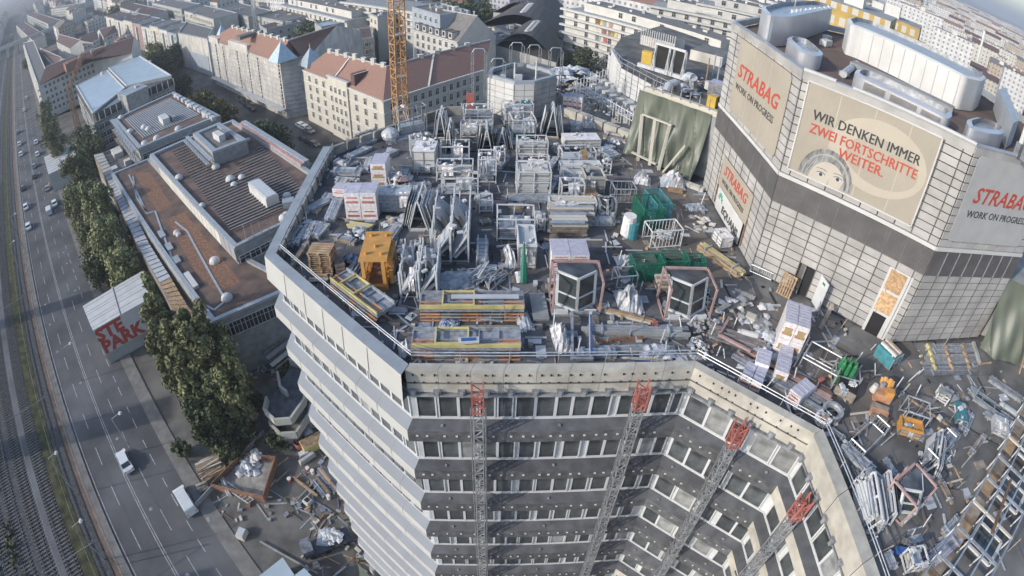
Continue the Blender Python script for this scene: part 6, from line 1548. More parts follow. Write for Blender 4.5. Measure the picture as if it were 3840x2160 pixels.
# --- striped gangway stacks at the front
it('gang',(1575,1205,1965,1205),2.2,1,'upper gangway stack with orange and grey boards, a long pale rail on top',tube=True,group='gangway stacks near the front edge')
it('gang',(1545,1352,1952,1352),2.2,1,'lower gangway stack with orange and grey boards nearest the courtyard parapet',group='gangway stacks near the front edge')
t=it('gang',(1400,1228,1235,1088),2.2,1,'gangway lying diagonally along the white left edge of the roof',group='gangway stacks near the front edge',rz=-43)
# small loose things on the stacks
it('foil',(1640,1245,1720,1250),1.0,.35,'blue white foil rag between the two gangway stacks',ms=['foil','foil_grey','blue'])
it('foil',(1500,1345,1560,1335),1.0,.7,'ball of white foil at the left end of the lower gangway stack',ms=['white','foil','white_wrap'])
mb=MB(); a=P(1722,1282,ZD+1.0); mb.T=Matrix.Translation(a)@Matrix.Rotation(R(5),4,'Z'); mb.box(.45,0,0,1.0,.35,.12,'white'); mb.box(.45,0,.12,.7,.2,.04,'blue'); tag(mb.build('tool_box'),'small blue and white case lying on the lower gangway stack','case')
it('planks',(1785,1240,1940,1240),.3,.15,'few loose pink brown boards between the gangway stacks',n=3,nz=1)
# --- orange crane section
m,w_,a_=frame_at(1370,1085,1452,1085); t=thing('crane_section','orange tower crane section lying open end towards the camera on the left of the roof','crane part',(m.x,m.y,ZD),a_)
W_,Hh_,Dp=1.15,1.9,2.9
for x in (-W_/2,W_/2):
    mb=MB(); 
    for y in (0,Dp/2,Dp): mb.box(x,y,0,.2,.2,Hh_,'orange')
    for z_ in (.1,Hh_*.5): mb.beam((x,0,z_),(x,Dp,z_),.14,.14,'orange')
    mb.beam((x,0,Hh_*.5),(x,Dp/2,.1),.1,.1,'orange'); mb.beam((x,Dp,Hh_*.5),(x,Dp/2,.1),.1,.1,'orange'); mb.each('frame_bar',t)
mb=MB(); mb.box(0,Dp/2,Hh_,W_+.45,Dp*1.0,.12,'orange'); mb.build('top_plate',t)
mb=MB(); 
for (x,y) in ((-.45,.6),(.45,.55),(0,1.3),(-.4,2.4),(.5,2.4)): mb.tube((x,y,Hh_+.12),(x,y,Hh_+.3),.11,'orange',8)
mb.each('lug',t)
mb=MB(); mb.box(0,-.02,.02,W_+.3,.25,.3,'orange'); mb.box(0,Dp*.5,.05,W_*.9,Dp,.06,'rust'); mb.build('floor_plate',t)
mb=MB(); mb.box(W_/2+.25,Dp*.55,.2,.3,1.6,1.5,'orange'); mb.box(W_/2+.42,Dp*.35,.7,.05,.5,.4,'lilac_wrap'); mb.box(W_/2+.35,.3,.3,.2,.3,.8,'orange'); mb.box(-W_/2-.1,.0,.35,.25,.3,.5,'orange'); mb.each('motor_part',t)
# --- pallets and timber on the left
it('pallets',(1168,1040,1252,1043),1.15,1.3,'tall stack of wooden pallets left of the orange crane section',n=12)
it('planks',(1262,1042,1300,1035),1.9,.9,'grey brown boards leaning behind the pallet stack',ms=['wood_grey'],n=5,nz=4)
sticks('leaning_boards','brown boards leaning between the pallets and the orange crane section',1338,1020,ZD,1.9,.9,.5,12,['wood_grey','steel'],78,'boards',.12,.05)
heap('blue_rag','dark blue rag beside the pallet stack',1300,975,ZD,.6,12,['blue','foil_grey'],'rag',.4,.3)
sticks('brick_boards','layer of brown boards in front of the pallet stack foot',1200,1050,ZD,1.2,.6,.3,16,['wood','cream'],0,'boards',.1,.05)
GP='long profile bundles along the left edge of the roof'
for i,(x0,y0,x1,y1,wd,lb) in enumerate([(1095,935,1150,850,.7,'outermost foil wrapped profile bundle at the left roof edge'),(1122,930,1172,835,.5,'second foil wrapped profile bundle from the left roof edge'),(1158,915,1198,838,.5,'third pale profile bundle from the left roof edge'),(1195,905,1243,850,.9,'broad blue grey profile bundle behind the pallet stack'),(1100,1015,1165,915,.3,'long brown board lying along the left roof edge'),(1255,840,1295,745,.8,'long blue wrapped profile bundle left of the big white wrapped stack'),(1468,920,1518,848,.8,'foil bundle right behind the orange crane section')]):
    it('bundle',(x0,y0,x1,y1),wd,.35,lb,GP,ms=['foil_grey','foil','galv'] if i!=4 else ['wood_grey'],n=5)
# --- white wrapped stacks on the left
it('wrap',(1300,826,1418,826),1.5,2.1,'biggest crumpled white wrapped stack behind the orange crane section',nx=2,nz=2,top='lilac_wrap')
it('wrap',(1250,752,1300,756),1.0,1.0,'small white wrapped stack at the left behind the biggest one',nx=1,nz=2)
it('wrap',(1395,705,1452,705),1.8,2.0,'white printed insulation stack in the second row from the left edge',nx=1,nz=3,fleck=True)
it('planks',(1300,855,1390,868),.5,.3,'pale yellow boards in front of the biggest wrapped stack',ms=['cream','yellow_pale'],n=3,nz=2)
heap('wire_scrap','tangled silver wire scrap behind the orange crane section',1345,880,ZD,.9,22,['foil','frame_white','foil_grey'],'scrap',.35,.6)
it('crate',(1422,800,1562,803),1.3,1.5,'wide blue grey crate right of the biggest wrapped stack',m='foil_grey',top='foil')
heap('grey_rag','grey tarp rag in front of the wide blue grey crate',1490,830,ZD,.9,16,['foil_grey','whitegrey','wood_grey'],'rag',.5,.35)
it('pallet',(1225,820,1255,822),1.1,.2,'brown mat lying near the left roof edge',n=1,m='wood_grey')
it('pallet',(1165,805,1190,808),1.1,.2,'dark pallet lying near the left roof edge',n=1,m='wood_grey')
GB='flat bundles near the back left of the roof'
for c,d,h,lb,m_ in [((1235,660,1358,662),.8,.5,'half sunlit grey bundle highest at the back left','whitegrey'),((1255,682,1345,690),.35,.35,'thin white bundle below the half sunlit one','white'),((1255,695,1312,697),.4,.35,'short cream bundle below the thin white one','cream'),((1205,755,1262,755),.7,.35,'rounded grey duct piece near the left edge','whitegrey'),((1248,622,1300,632),.6,.5,'pinkish rolled bundle at the back left','white_wrap'),((1310,605,1400,562),.8,.3,'long grey planks slanting to the back left parapet','foil_grey'),((1335,560,1420,532),.4,.3,'upper long grey plank slanting to the back left parapet','foil_grey'),((1450,545,1620,518),.9,.4,'long grey beams below the foil ball','foil_grey'),((1500,720,1620,706),.6,.4,'pale slanted bundle behind the tall panel trolleys','whitegrey'),((1635,722,1790,722),.7,.5,'blue grey bundle across the second aisle','foil_grey'),((1330,520,1420,490),.3,.3,'brown planks against the back left parapet','wood_grey'),((1290,640,1350,612),.3,.2,'lone plank between the back left bundles','wood_grey')]:
    it('bundle',c,d,h,lb,GB,ms=[m_,m_,'galv'],n=4)
sticks('cable_duct','curved grey duct snaking from the left parapet',1185,775,ZD,2.2,.4,.2,6,['foil_grey'],48,'duct',.3,.1)
# --- back left
m,w_,a_=frame_at(1440,528,1490,528); mb=MB(); mb.T=Matrix.Translation((m.x,m.y,ZD+.0))
for i in range(6):
    for k in range(10):
        f_=lambda a,g:(.8*math.cos(a)*math.cos(g),.8*math.cos(a)*math.sin(g),.6+.6*math.sin(a)); a0,a1=R(-90+i*30),R(-60+i*30); g0,g1=R(k*36),R(k*36+36); mb.face([f_(a0,g0),f_(a0,g1),f_(a1,g1),f_(a1,g0)],'foil')
tag(mb.build('foil_ball'),'big shiny ball shaped foil bag near the crane mast foot','bag')
it('rack',(1500,520,1605,498),1.2,2.6,'tall grey portal rack beside the crane mast foot',GR,fill='whitegrey',m='conc_grey',fh=.35)
it('aframe',(1635,520,1670,520),1.8,2.4,'narrow upright trolley behind the portal rack',n=2)
it('rack',(1735,472,1850,472),1.6,1.6,'blue grey loaded rack right in front of the red hoist cage',GR,fill='foil_grey')
it('rack',(1725,520,1850,520),1.2,1.3,'rack with white posts below the blue grey loaded rack',GR,fill='panel',m='frame_white',slant=True)
it('aframe',(1668,600,1698,600),2.6,2.6,'thin dark upright frame trolley in the third row',n=1,fill='oldconc')
it('gate',(1690,545,1722,540),.8,1.0,'fan of thin steel rods beside the thin dark frame',m='galv',n=8)
it('aframe',(1805,575,1845,575),2.4,2.0,'trolley with brown and cream panels in the fourth row',fill='cream',n=3)
it('aframe',(1862,560,1900,562),1.2,1.5,'small white upright panel set standing alone in the aisle',fill='whitegrey',n=4)
it('crate',(1550,652,1632,652),2.0,1.9,'tall plaster white crate with crushed top in the third row',m='stucco_white',top='white_wrap')
heap('rag_column','pink white rags heaped beside the tall plaster white crate',1500,690,ZD,1.0,34,['white_wrap','pink_steel','foil','white'],'rags',.45,1.4,ang=R(90),stretch=2.)
it('bundle',(1520,690,1545,640),.9,.6,'steep grey bundle leaning beside the pink rags',GB,ms=['foil_grey','galv'])
heap('yellow_rag','cream and white rags next to the portal rack',1600,525,ZD,.9,22,['white_wrap','cream','foil'],'rags',.4,.8)
it('rack',(1650,625,1762,625),1.5,1.7,'open white rack with empty upper half in the third row',GR,fill='foil_grey',fh=.25)
it('rack',(1635,680,1775,680),1.3,1.3,'sunlit wide rack with cream panels in the fourth row',GR,fill='cream')
it('rack',(1790,690,1862,690),1.8,2.0,'tall white ring framed rack at the middle aisle',GR,fill='white_wrap',fh=.7)
it('rack',(1655,735,1795,735),1.2,1.4,'broad open rack with dark gap behind the long trolleys',GR,fill='whitegrey',fh=.3)
it('crate',(1575,655,1630,655),.7,.7,'grey low box at the foot of the plaster white crate',m='foil_grey')
# --- long panel trolleys centre left
it('aframe',(1535,862,1605,864),2.6,2.1,'trolley with a fan of white sheets right of the wide grey crate',n=4,fill='foil')
it('vtray',(1620,985,1690,985),5.4,2.2,'long left trolley with big grey panels in the centre left',n=3)
it('vtray',(1692,985,1757,985),5.4,2.3,'long right trolley with big grey panels in the centre left',n=3)
it('vtray',(1505,1120,1565,1120),3.2,2.0,'trolley with grey panels left of the upper gangway stack, nearer the orange section',n=3,fill='foil_grey')
it('vtray',(1575,1120,1640,1120),3.2,2.0,'trolley with blue grey panels just behind the upper gangway stack',n=3,fill='glass_film')
it('foil',(1640,1090,1800,1080),1.6,.5,'long blue grey tarp pulled over low panels behind the upper gangway stack',ms=['foil_grey','foil_grey','whitegrey'])
sticks('wire_tangle','tangle of bent galvanised rods behind the upper gangway stack',1822,1060,ZD,1.6,1.5,1.2,46,['frame_white','galv'],60,'rods',.05,.5)
it('bundle',(1782,1005,1832,1005),2.3,.8,'bluish upright foil wrapped bundle standing in the aisle',GB,ms=['foil_grey','foil'],n=6)
sticks('timber_pallet','grey slatted pallet between the long trolleys and the orange section',1560,930,ZD,1.2,.8,.15,9,['wood_grey','foil_grey'],90,'pallet',.09,.01)
# --- centre racks
it('rack',(1860,905,2005,905),1.9,1.6,'white rack with scattered white boxes in the centre aisle',GR,fill='foil_grey',fh=.4)
it('crate',(1942,1010,2006,1010),2.1,1.6,'tall crate with one clean blue grey lid in the centre',m='white_wrap',top='whitegrey',rim='frame_white')
it('foil',(1905,1010,1945,1005),2.0,1.0,'pale foil slope on the left side of the tall lidded crate')
it('pallet',(1878,985,1912,985),1.1,.2,'brown pallet lying left of the tall lidded crate',n=1)
m,w_,a_=frame_at(1952,1060,1975,1060); mb=MB(); mb.T=Matrix.Translation((m.x,m.y,ZD)); mb.tube((0,0,0),(0,1.2,1.9),.28,'green_net',7,.05); mb.tube((-.2,0,0),(-.3,.4,.5),.2,'foil',6); tag(mb.build('green_net_bundle'),'thin dark green folded net leaning before the tall lidded crate','net')
it('rack',(1935,735,2065,735),1.8,1.9,'big white crate rack on a wide grey platform in the centre row',GR,fill='stucco_white',fh=.9)
it('sheet',(1908,762,2092,762),1.0,.2,'wide grey platform in front of the big white crate rack',m='foil_grey')
it('planks',(1905,785,1965,785),.7,.15,'cream board lying below the grey platform',ms=['cream','wood'],n=2,nz=1)
it('rack',(1938,595,2055,595),1.4,1.5,'cream white rack with middle post in the central row',GR,fill='stucco_white',fh=.7)
it('rack',(1935,660,2060,662),1.3,1.3,'open white rack over dark gap in the central row',GR,fill='galv',fh=.25)
it('rack',(1920,525,2010,522),2.2,1.8,'rack with many small frames and green plastic below, before the lift core door',GR,fill='green_net',fh=.35)
it('foil',(1915,545,2010,540),1.0,.5,'green plastic sheeting at the foot of the many framed rack',ms=['green_net','foil','foil_grey'])
it('rack',(1890,470,2000,462),1.4,1.9,'white loaded rack right before the lift core door',GR,fill='white_wrap',fh=.8)
it('aframe',(2045,515,2092,518),2.2,2.6,'upright white trolley with mesh top right of the lift core door',n=4,fill='frame_white')
# --- right of the middle
it('crate',(2118,562,2250,560),1.5,.9,'flat white crate with torn sheeting right of the central row',m='stucco_white',top='white_wrap')
it('crate',(2140,502,2180,502),.9,.9,'small blue grey crate behind the flat white crate',m='foil_grey')
it('foil',(2188,482,2238,485),1.3,1.0,'silver foil mound beside the back wall of the roof')
it('rack',(2105,628,2235,626),1.5,1.3,'white rack with a tan board leaning on it',GR,fill='foil_grey',fh=.4)
mb=MB(); a,b=P(2198,615,ZD+.3),P(2190,560,ZD+1.6); mb.beam(a,b,.45,.06,'wood'); tag(mb.build('tan_board'),'single tan board leaning on the white rack right of centre','board')
it('rack',(2100,662,2255,660),1.0,.9,'rack of slanting white slats right of centre',GR,fill='frame_white',slant=True)
it('crate',(2112,712,2185,714),1.2,.8,'grey tray crate with pale rim right of centre',m='galv',top='foil_grey',rim='frame_white')
it('crate',(2192,735,2263,735),1.5,1.4,'dark grey green steel bin with pale rim',m='oldconc',top='glass_film',rim='stucco_grey')
it('planks',(2172,765,2240,765),1.2,.8,'brown brick like board stack in front of the grey green bin',ms=['wood','wood_grey'],n=5,nz=6)
it('rack',(2100,765,2190,765),1.2,1.5,'white rack with crossed ochre laths',GR,fill=None)
it('gate',(2300,765,2380,765),1.2,1.2,'galvanised cart with white boxes behind the green cages',n=5)
it('bundle',(2255,520,2350,540),1.2,.4,'stack of white profiles near the back wall',GB,ms=['white','foil','wood_grey'],n=6)
it('foil',(2275,535,2330,545),.9,.4,'bluish foil parcel on the deck before the white profiles')
it('bundle',(2275,605,2330,590),1.2,.4,'small heap of grey profile offcuts before the tarpaulin',GB,ms=['galv','foil'],n=7)
it('rack',(2057,815,2235,812),1.0,1.1,'long rack with three white wedge boxes',GR,fill='cream',slant=True)
it('planks',(2060,895,2200,895),1.7,1.2,'layered stack of pale boards behind the printed insulation',ms=['cream','wood_grey','galv'],n=5,nz=7)
it('planks',(2065,850,2230,850),1.2,1.0,'second layered stack of pale boards further back',ms=['galv','cream','wood_grey'],n=4,nz=5)
it('bundle',(2230,848,2310,850),.8,.4,'white grooved bundle right of the layered stacks',GB,ms=['white','foil'])
it('unit',(2245,815,2305,815),.8,1.2,'small dark glazed unit right of the layered stacks',m='galv')
it('wrap',(2063,1035,2203,1035),1.7,1.5,'double row of printed insulation packs behind the left faceted window unit',nx=2,nz=3,nd=1)
it('unit',(2070,1180,2245,1180),1.9,2.2,'left faceted window unit in a pink steel cradle near the front',group='faceted window units in pink steel cradles')
it('unit',(2490,1200,2655,1200),1.9,2.2,'right faceted window unit in a pink steel cradle near the green cages',group='faceted window units in pink steel cradles')
it('sheet',(2000,1205,2060,1203),2.2,.12,'grey rectangular plate lying left of the left faceted window unit',m='conc_grey')
it('foil',(1955,1250,2010,1240),1.5,.3,'grey tarp hanging off the end of the upper gangway stack',ms=['foil_grey'])
# cages
GC2='green mesh cages on the right of the roof'
it('cage',(2372,1060,2480,1055),1.1,1.3,'largest green mesh cage in the front row',GC2)
it('cage',(2485,1035,2575,1035),1.1,1.1,'middle green mesh cage in the front row',GC2)
it('cage',(2580,1030,2640,1030),1.0,.9,'right green mesh cage in the front row',GC2,fill='green_net')
it('cage',(2405,865,2480,860),2.0,1.6,'dark green mesh cage in the back group',GC2)
it('cage',(2455,840,2510,835),2.2,1.5,'teal covered mesh cage in the back group',GC2,m='teal',fill='teal')
m,w_,a_=frame_at(2320,900,2400,900); t=thing('wrapped_tank','tall white and pale blue wrapped tank beside the back green cages','tank',(m.x,m.y,ZD),a_); mb=MB(); mb.tube((0,.6,.1),(0,.6,1.5),.5,'white_wrap',14,.42); mb.build('wrapped_body',t); mb=MB(); mb.tube((.22,.35,.0),(.22,.35,1.1),.42,'teal',12,.36); mb.build('blue_sleeve',t)
it('gate',(2435,935,2550,925),1.3,1.3,'galvanised bottle cart with rods between the cage groups',n=9,m='frame_white')
sticks('rod_bunch','bunch of white rods standing in the galvanised cart',2490,900,ZD+.3,.9,.7,.7,22,['frame_white'],10,'rods',.06,.6)
it('bundle',(2655,925,2722,1062),.7,.5,'long timber and profile bundle right of the green cages',GB,ms=['wood','cream','galv','yellow_pale'],n=6,rz=-58)
it('foil',(2315,1000,2385,995),1.0,.4,'white sheet draped behind the largest green cage',ms=['white','foil'])
it('planks',(2462,1095,2520,1095),1.0,.6,'small cream board stack behind the right faceted unit',ms=['cream','wood_grey'],n=4,nz=4)
it('foil',(2330,1185,2420,1180),2.1,1.1,'heap of white strapped packs between the two faceted window units',ms=['white','white_wrap','foil','foil_grey'])
it('gate',(2310,1085,2385,1080),.9,.9,'thin steel frame stand behind the strapped packs',n=2)
# pipes along the front
GF='long pipes and beams along the front edge'
for i,(x0,y0,x1,y1,wd,h,ms,lb) in enumerate([(2220,1165,2455,1222,.28,.3,['wood','cream'],'long ochre beam with an orange end'),(2170,1262,2585,1275,.55,.5,['conc_grey','galv'],'thick grey pipe pair along the front'),(2240,1290,2420,1276,.2,.15,['orange_board','rust'],'thin orange pipe below the thick grey pair'),(2300,1248,2435,1245,.3,.25,['foil_grey'],'bluish foil tube above the thick grey pair'),(2440,1240,2585,1250,.3,.2,['galv','foil_grey'],'thin grey pipes right of the foil tube'),(2220,1330,2460,1325,.5,.12,['foil_grey','conc_grey'],'grey tarp covered boards by the front parapet'),(2150,1352,2320,1345,.5,.4,['foil_grey','galv'],'ladder like steel rack by the front parapet'),(2320,1352,2500,1362,.12,.15,['cream','blue'],'thin cream and blue pole by the front parapet'),(2160,1172,2225,1172,.3,.4,['galv'],'short steel post piece before the left faceted unit')]):
    it('bundle',(x0,y0,x1,y1),wd,h,lb,GF,ms=ms,n=3)
mb=MB(); a=P(2455,1220,ZD+.15); mb.box(a.x,a.y,ZD+.05,.3,.35,.3,'red_steel',-.3); tag(mb.build('orange_block'),'orange block on the end of the long ochre beam','block')
mb=MB()
for x in (2145,2215): a,b=P(x,1345,ZD+.3),P(x,1170,ZD+.4); mb.beam(a,b,.14,.14,'foil_grey' if x<2200 else 'frame_white')
for y in (1345,1172): a,b=P(2140,y,ZD+.35),P(2225,y,ZD+.35); mb.beam(a,b,.14,.14,'galv')
pieces(mb,'tube_cradle','tube','tall open tube frame with blue and white upright before the left faceted unit','frame')
mb=MB(); a,b=P(2216,1180,ZD+.5),P(2218,1330,ZD+.5); mb.beam(a,b,.1,.05,'blue'); tag(mb.build('blue_strip'),'narrow blue strip on the open tube frame','strip')
it('foil',(2085,1330,2150,1325),2.2,.8,'crumpled clear plastic sheeting right of the lower gangway stack',ms=['foil','foil_grey','white_wrap','white_wrap'])
it('foil',(2400,1350,2545,1350),1.0,.45,'clear plastic sheeting over pipes before the mast with red top',ms=['foil','foil_grey','lilac_wrap'])
heap('bolt_box','pallet heaped with small silver fittings at the corner of the courtyard',2625,1305,ZD,.75,40,['foil','frame_white','wood_grey','foil_grey'],'fittings',.22,.5)
heap('stone_scrap','stone grey clutter below the right faceted window unit',2640,1215,ZD,.9,22,['conc_grey','foil','oldconc'],'clutter',.3,.3)
# --- right of the courtyard corner
sticks('rail_heap','heap of long grey rails and pink brown profiles in front of the insulation tower',2760,1285,ZD,3.4,1.4,.4,26,['galv','pink_steel','wood_grey','steel'],-30,'rails',.1,.04)
mb=MB(); a,b=P(2698,1255,ZD+.5),P(2815,1318,ZD+.5); c=P(2735,1190,ZD+.5); mb.beam(a,b,.14,.14,'pink_steel'); mb.beam(a,c,.14,.14,'pink_steel'); mb.beam(a,a-Vector((0,0,.5)),.12,.12,'pink_steel'); pieces(mb,'primed_angle','bar','pink primed steel angle frame above the rail heap','frame')
p0,p1=P(2778,1248,ZD+.3),P(2840,1264,ZD+.3); mb=MB(); mb.tube(p0,p1,.24,'white',10); q0=P(2765,1243,ZD+.3); mb.tube(q0,p0,.18,'foil',8); tag(mb.build('insulated_pipe'),'short fat white insulated pipe with shiny end','pipe')
heap('duct_pieces','arc of silver flexible duct above the white insulated pipe',2795,1170,ZD,1.3,26,['foil','conc_grey','white_wrap'],'duct',.35,.4,ang=R(-20),stretch=1.4)
it('sheet',(2810,1208,2850,1235),.9,.1,'grey square plate near the arc of duct',m='conc_grey')
it('sheet',(2790,1200,2825,1215),.5,.3,'small ochre box near the arc of duct',m='cream')
heap('foil_rags','grey foil rags piled left of the insulation tower',2870,1320,ZD,1.5,44,['foil','foil_grey','white_wrap'],'rags',.5,.6,ang=R(50),stretch=1.5)
GI='white and lilac insulation packs with ochre ovals'
it('wrap',(2905,1325,2975,1350),2.0,2.3,'tallest red printed insulation pack tower on the right',GI,nx=2,nz=2,nd=2,rz=-28,w=1.5,fleck=True)
it('wrap',(2908,1385,2942,1402),1.3,.8,'single insulation pack just below the tall pack tower',GI,nx=1,nz=1,fleck=True,rz=-30,w=.8)
it('wrap',(2822,1400,2858,1420),1.2,.9,'left insulation pack over the dark girders',GI,nx=1,nz=1,fleck=True,rz=-30,w=.8)
it('wrap',(2895,1430,2932,1450),1.2,.9,'right insulation pack over the dark girders',GI,nx=1,nz=1,fleck=True,rz=-30,w=.8)
it('wrap',(2780,1440,2830,1475),1.2,.7,'lilac insulation packs under the guard rail by the courtyard parapet',GI,nx=2,nz=1,rz=-35,w=1.2)
it('wrap',(2945,1500,2985,1530),1.4,.8,'slanted insulation pack hanging over the guard rail',GI,nx=1,nz=1,rz=-60,w=.8)
for i,(x0,y0,x1,y1,ms,lb) in enumerate([(2735,1350,3080,1560,['steel','foil_grey'],'long dark blue grey girders beside the guard rail'),(2745,1335,3115,1530,['rust','pink_steel'],'long brown red girders above the blue grey ones')]):
    it('bundle',(x0,y0,x1,y1),.8,.45,lb,'long girders by the guard rail',ms=ms,n=3)
it('gate',(2985,1395,3110,1465),1.6,1.1,'rectangular galvanised barrier frame lying near the gas bottles',n=1)
mb=MB(); 
for dx in (0,14): a,b=P(2960+dx,1378,ZD+.1),P(3022+dx,1265,ZD+.1); mb.beam(a,b,.1,.08,'galv')
pieces(mb,'loose_rails','rail','two thin parallel rails lying right of the insulation tower','rails')
mb=MB(); a,b=P(2980,1180,ZD+.1),P(3010,1140,ZD+.8); mb.tube(a,b,.35,'orange',8,.12); tag(mb.build('orange_sack'),'ochre orange sack leaning between the insulation tower and the doorway','sack')
heap('pink_scrap','pinkish broken boards inside the barrier frame',3010,1440,ZD,1.0,24,['pink_steel','wood_grey','steel'],'scrap',.3,.2)
mb=MB(); a=P(3072,1440,ZD); mb.box(a.x,a.y,ZD,.35,.25,.4,'red_steel',.4); tag(mb.build('red_canister'),'small red canister inside the barrier frame','canister')
# green gas bottles in their crate
m,w_,a_=frame_at(3135,1445,3185,1470); t=thing('gas_bottle_crate','crate of upright green gas bottles at the right of the courtyard','gas bottles',(m.x,m.y,ZD),R(-25)); 
for i in range(3):
    for j in range(2):
        mb=MB(); x,y=-.5+i*.35,.3+j*.4; mb.tube((x,y,.1),(x,y,1.4),.15,'green',10); mb.tube((x,y,1.4),(x,y,1.6),.13,'green',10,.04); b_=mb.build('gas_bottle',t); q=MB(); q.tube((x,y,1.6),(x,y,1.72),.03,'steel',5); q.build('valve',b_)
mb=MB(); 
for z_ in (.1,.8): 
    for (p_,q_) in (((-.75,0,z_),(.75,0,z_)),((.75,0,z_),(.75,1,z_)),((.75,1,z_),(-.75,1,z_)),((-.75,1,z_),(-.75,0,z_))): mb.beam(p_,q_,.06,.06,'galv')
for p_ in ((-.75,0),(.75,0),(.75,1),(-.75,1)): mb.box(*p_,0,.07,.07,1.1,'galv')
mb.each('frame_bar',t)
it('crate',(3120,1480,3190,1515),.9,.7,'brown box with dark bottle necks below the green gas bottles',m='wood',top='rubber')
# coils
for i,(x,y,r_,lb) in enumerate([(3118,1550,.55,'dark grey coil of cable near the courtyard corner'),(3085,1575,.4,'pale coil with beige centre near the courtyard corner')]):
    p=P(x,y,ZD+.2); mb=MB(); mb.T=Matrix.Translation(p)
    for k in range(14):
        g0,g1=R(k*360/14),R((k+1)*360/14)
        for rr,zz in ((r_,0),(r_*.8,.1),(r_,.2)): mb.beam((rr*math.cos(g0),rr*math.sin(g0),zz),(rr*math.cos(g1),rr*math.sin(g1),zz),.16,.14,'galv' if i==0 else 'white_wrap')
    if i: mb.tube((0,0,0),(0,0,.2),.15,'wood',8)
    tag(mb.build('cable_coil'),lb,'coil')
# open pallet leaning on the wall
m,w_,a_=frame_at(2905,1110,2955,1135); t=thing('pallet','bright new pallet leaning upright on the clad wall beside the doorway','pallet',(m.x+.15,m.y+.25,ZD),R(-44)); 
for i in range(6): mb=MB(); mb.beam((-.42+i*.17,0,.05),(-.42+i*.17,.45,1.45),.11,.04,'wood'); mb.each('board',t)
for zz in (.1,.72,1.35): mb=MB(); mb.beam((-.5,zz*.31+.05,zz),(.5,zz*.31+.05,zz),.1,.1,'wood'); mb.each('bearer',t)
it('sheet',(3060,1155,3115,1180),.9,.05,'blue grey board lying by the open door',m='foil_grey')
mb=MB(); a,b=P(3075,1235,ZD+.05),P(3122,1140,ZD+.9); mb.beam(a,b,.25,.1,'wood_grey'); tag(mb.build('leaning_plank'),'grey plank leaning toward the open door','plank')
it('sheet',(3100,1225,3130,1235),.7,.05,'small brown mat beside the leaning plank',m='wood_grey')
# --- far right of the roof
t=it('crate',(3315,1368,3380,1392),1.4,.9,'box covered with a bright teal tarpaulin holding brown boards',m='teal',top='teal',rz=20,w=1.1); mb=MB()
for i in range(4): mb.box(-.35+i*.2,.7,.95,.14,1.3,.15,'wood' if i%2 else 'white_wrap')
mb.each('board',t)
it('sheet',(3400,1350,3455,1345),1.5,.06,'brown grey plywood plate beside the teal box',m='deck_tan')
G5='long steel profile layers before the right clad wall'
for i in range(6): it('bundle',(3468-i*4,1312+i*20,3655+i*5,1308+i*20),.45,.16,['topmost','second','third','fourth','fifth','lowest'][i]+' layer of long steel profiles before the right clad wall',G5,ms=['steel','galv','foil_grey'] if i!=2 else ['white','galv'],n=3,nz=1)
for k in range(3): 
    mb=MB(); 
    for i in range(4): a=P(3480+k*65+i*8,1300+i*26,ZD+.15); mb.box(a.x,a.y,ZD,.16,.4,.28,'wood' if k else 'yellow_pale')
    pieces(mb,'timber_bearers','bearer',['yellow green','left brown','right brown'][k]+' row of timber bearers under the long steel profiles','bearers')
mb=MB(); a,b=P(3650,1285,ZD+.2),P(3672,1360,ZD+.1); mb.beam(a,b,.25,.25,'conc_grey'); pieces(mb,'square_tube','tube','thick square tube at the right end of the steel profile layers','tube')
# orange machine
m,w_,a_=frame_at(3260,1500,3330,1525); t=thing('orange_machine','peach orange pump machine with a white helmet shaped cover','machine',(m.x,m.y,ZD),R(-30)); mb=MB(); mb.box(.1,.4,0,1.1,.7,.6,'orange_board'); mb.box(.35,.2,.6,.5,.4,.35,'orange'); mb.build('body',t)
for i in range(5): mb=MB(); mb.tube((-.1+i*.17,.9,.3),(-.1+i*.17,1.3,.75+.1*(i%2)),.13,'orange',7); mb.build('cylinder',t)
mb=MB(); mb.tube((-.55,.5,.3),(-.55,.5,.75),.25,'white',10,.15); mb.build('white_cover',t); mb=MB(); mb.tube((-.1,.75,.6),(-.1,.75,.8),.17,'galv',10); mb.build('lid',t)
it('planks',(3255,1575,3320,1590),1.0,.5,'pinkish brown plank layer below the orange machine',ms=['orange_board','wood_grey'],n=5,nz=1,rz=-30)
t=it('crate',(3358,1625,3442,1662),.8,.55,'ochre orange steel trough with crossing straps',m='orange',top='orange',rim='orange',rz=-28,w=1.4)
t=it('crate',(3578,1590,3615,1605),1.5,.5,'teal lidded box right of the spiral stair piece',m='teal',top='teal',rz=-28,w=.75)
# spiral stair piece
m,w_,a_=frame_at(3530,1560,3590,1560); t=thing('spiral_stair_piece','grey fan shaped spiral stair piece lying on the deck at the right','stair',(m.x,m.y,ZD),0)
for i in range(7):
    g0,g1=R(-60+i*32),R(-60+i*32+28); mb=MB(); zz=.15+i*.13; mb.prism([(0.12*math.cos(g0),.6+.12*math.sin(g0)),(1.05*math.cos(g0),.6+1.05*math.sin(g0)),(1.05*math.cos(g1),.6+1.05*math.sin(g1))],zz,zz+.1,'conc_grey'); mb.build('tread',t)
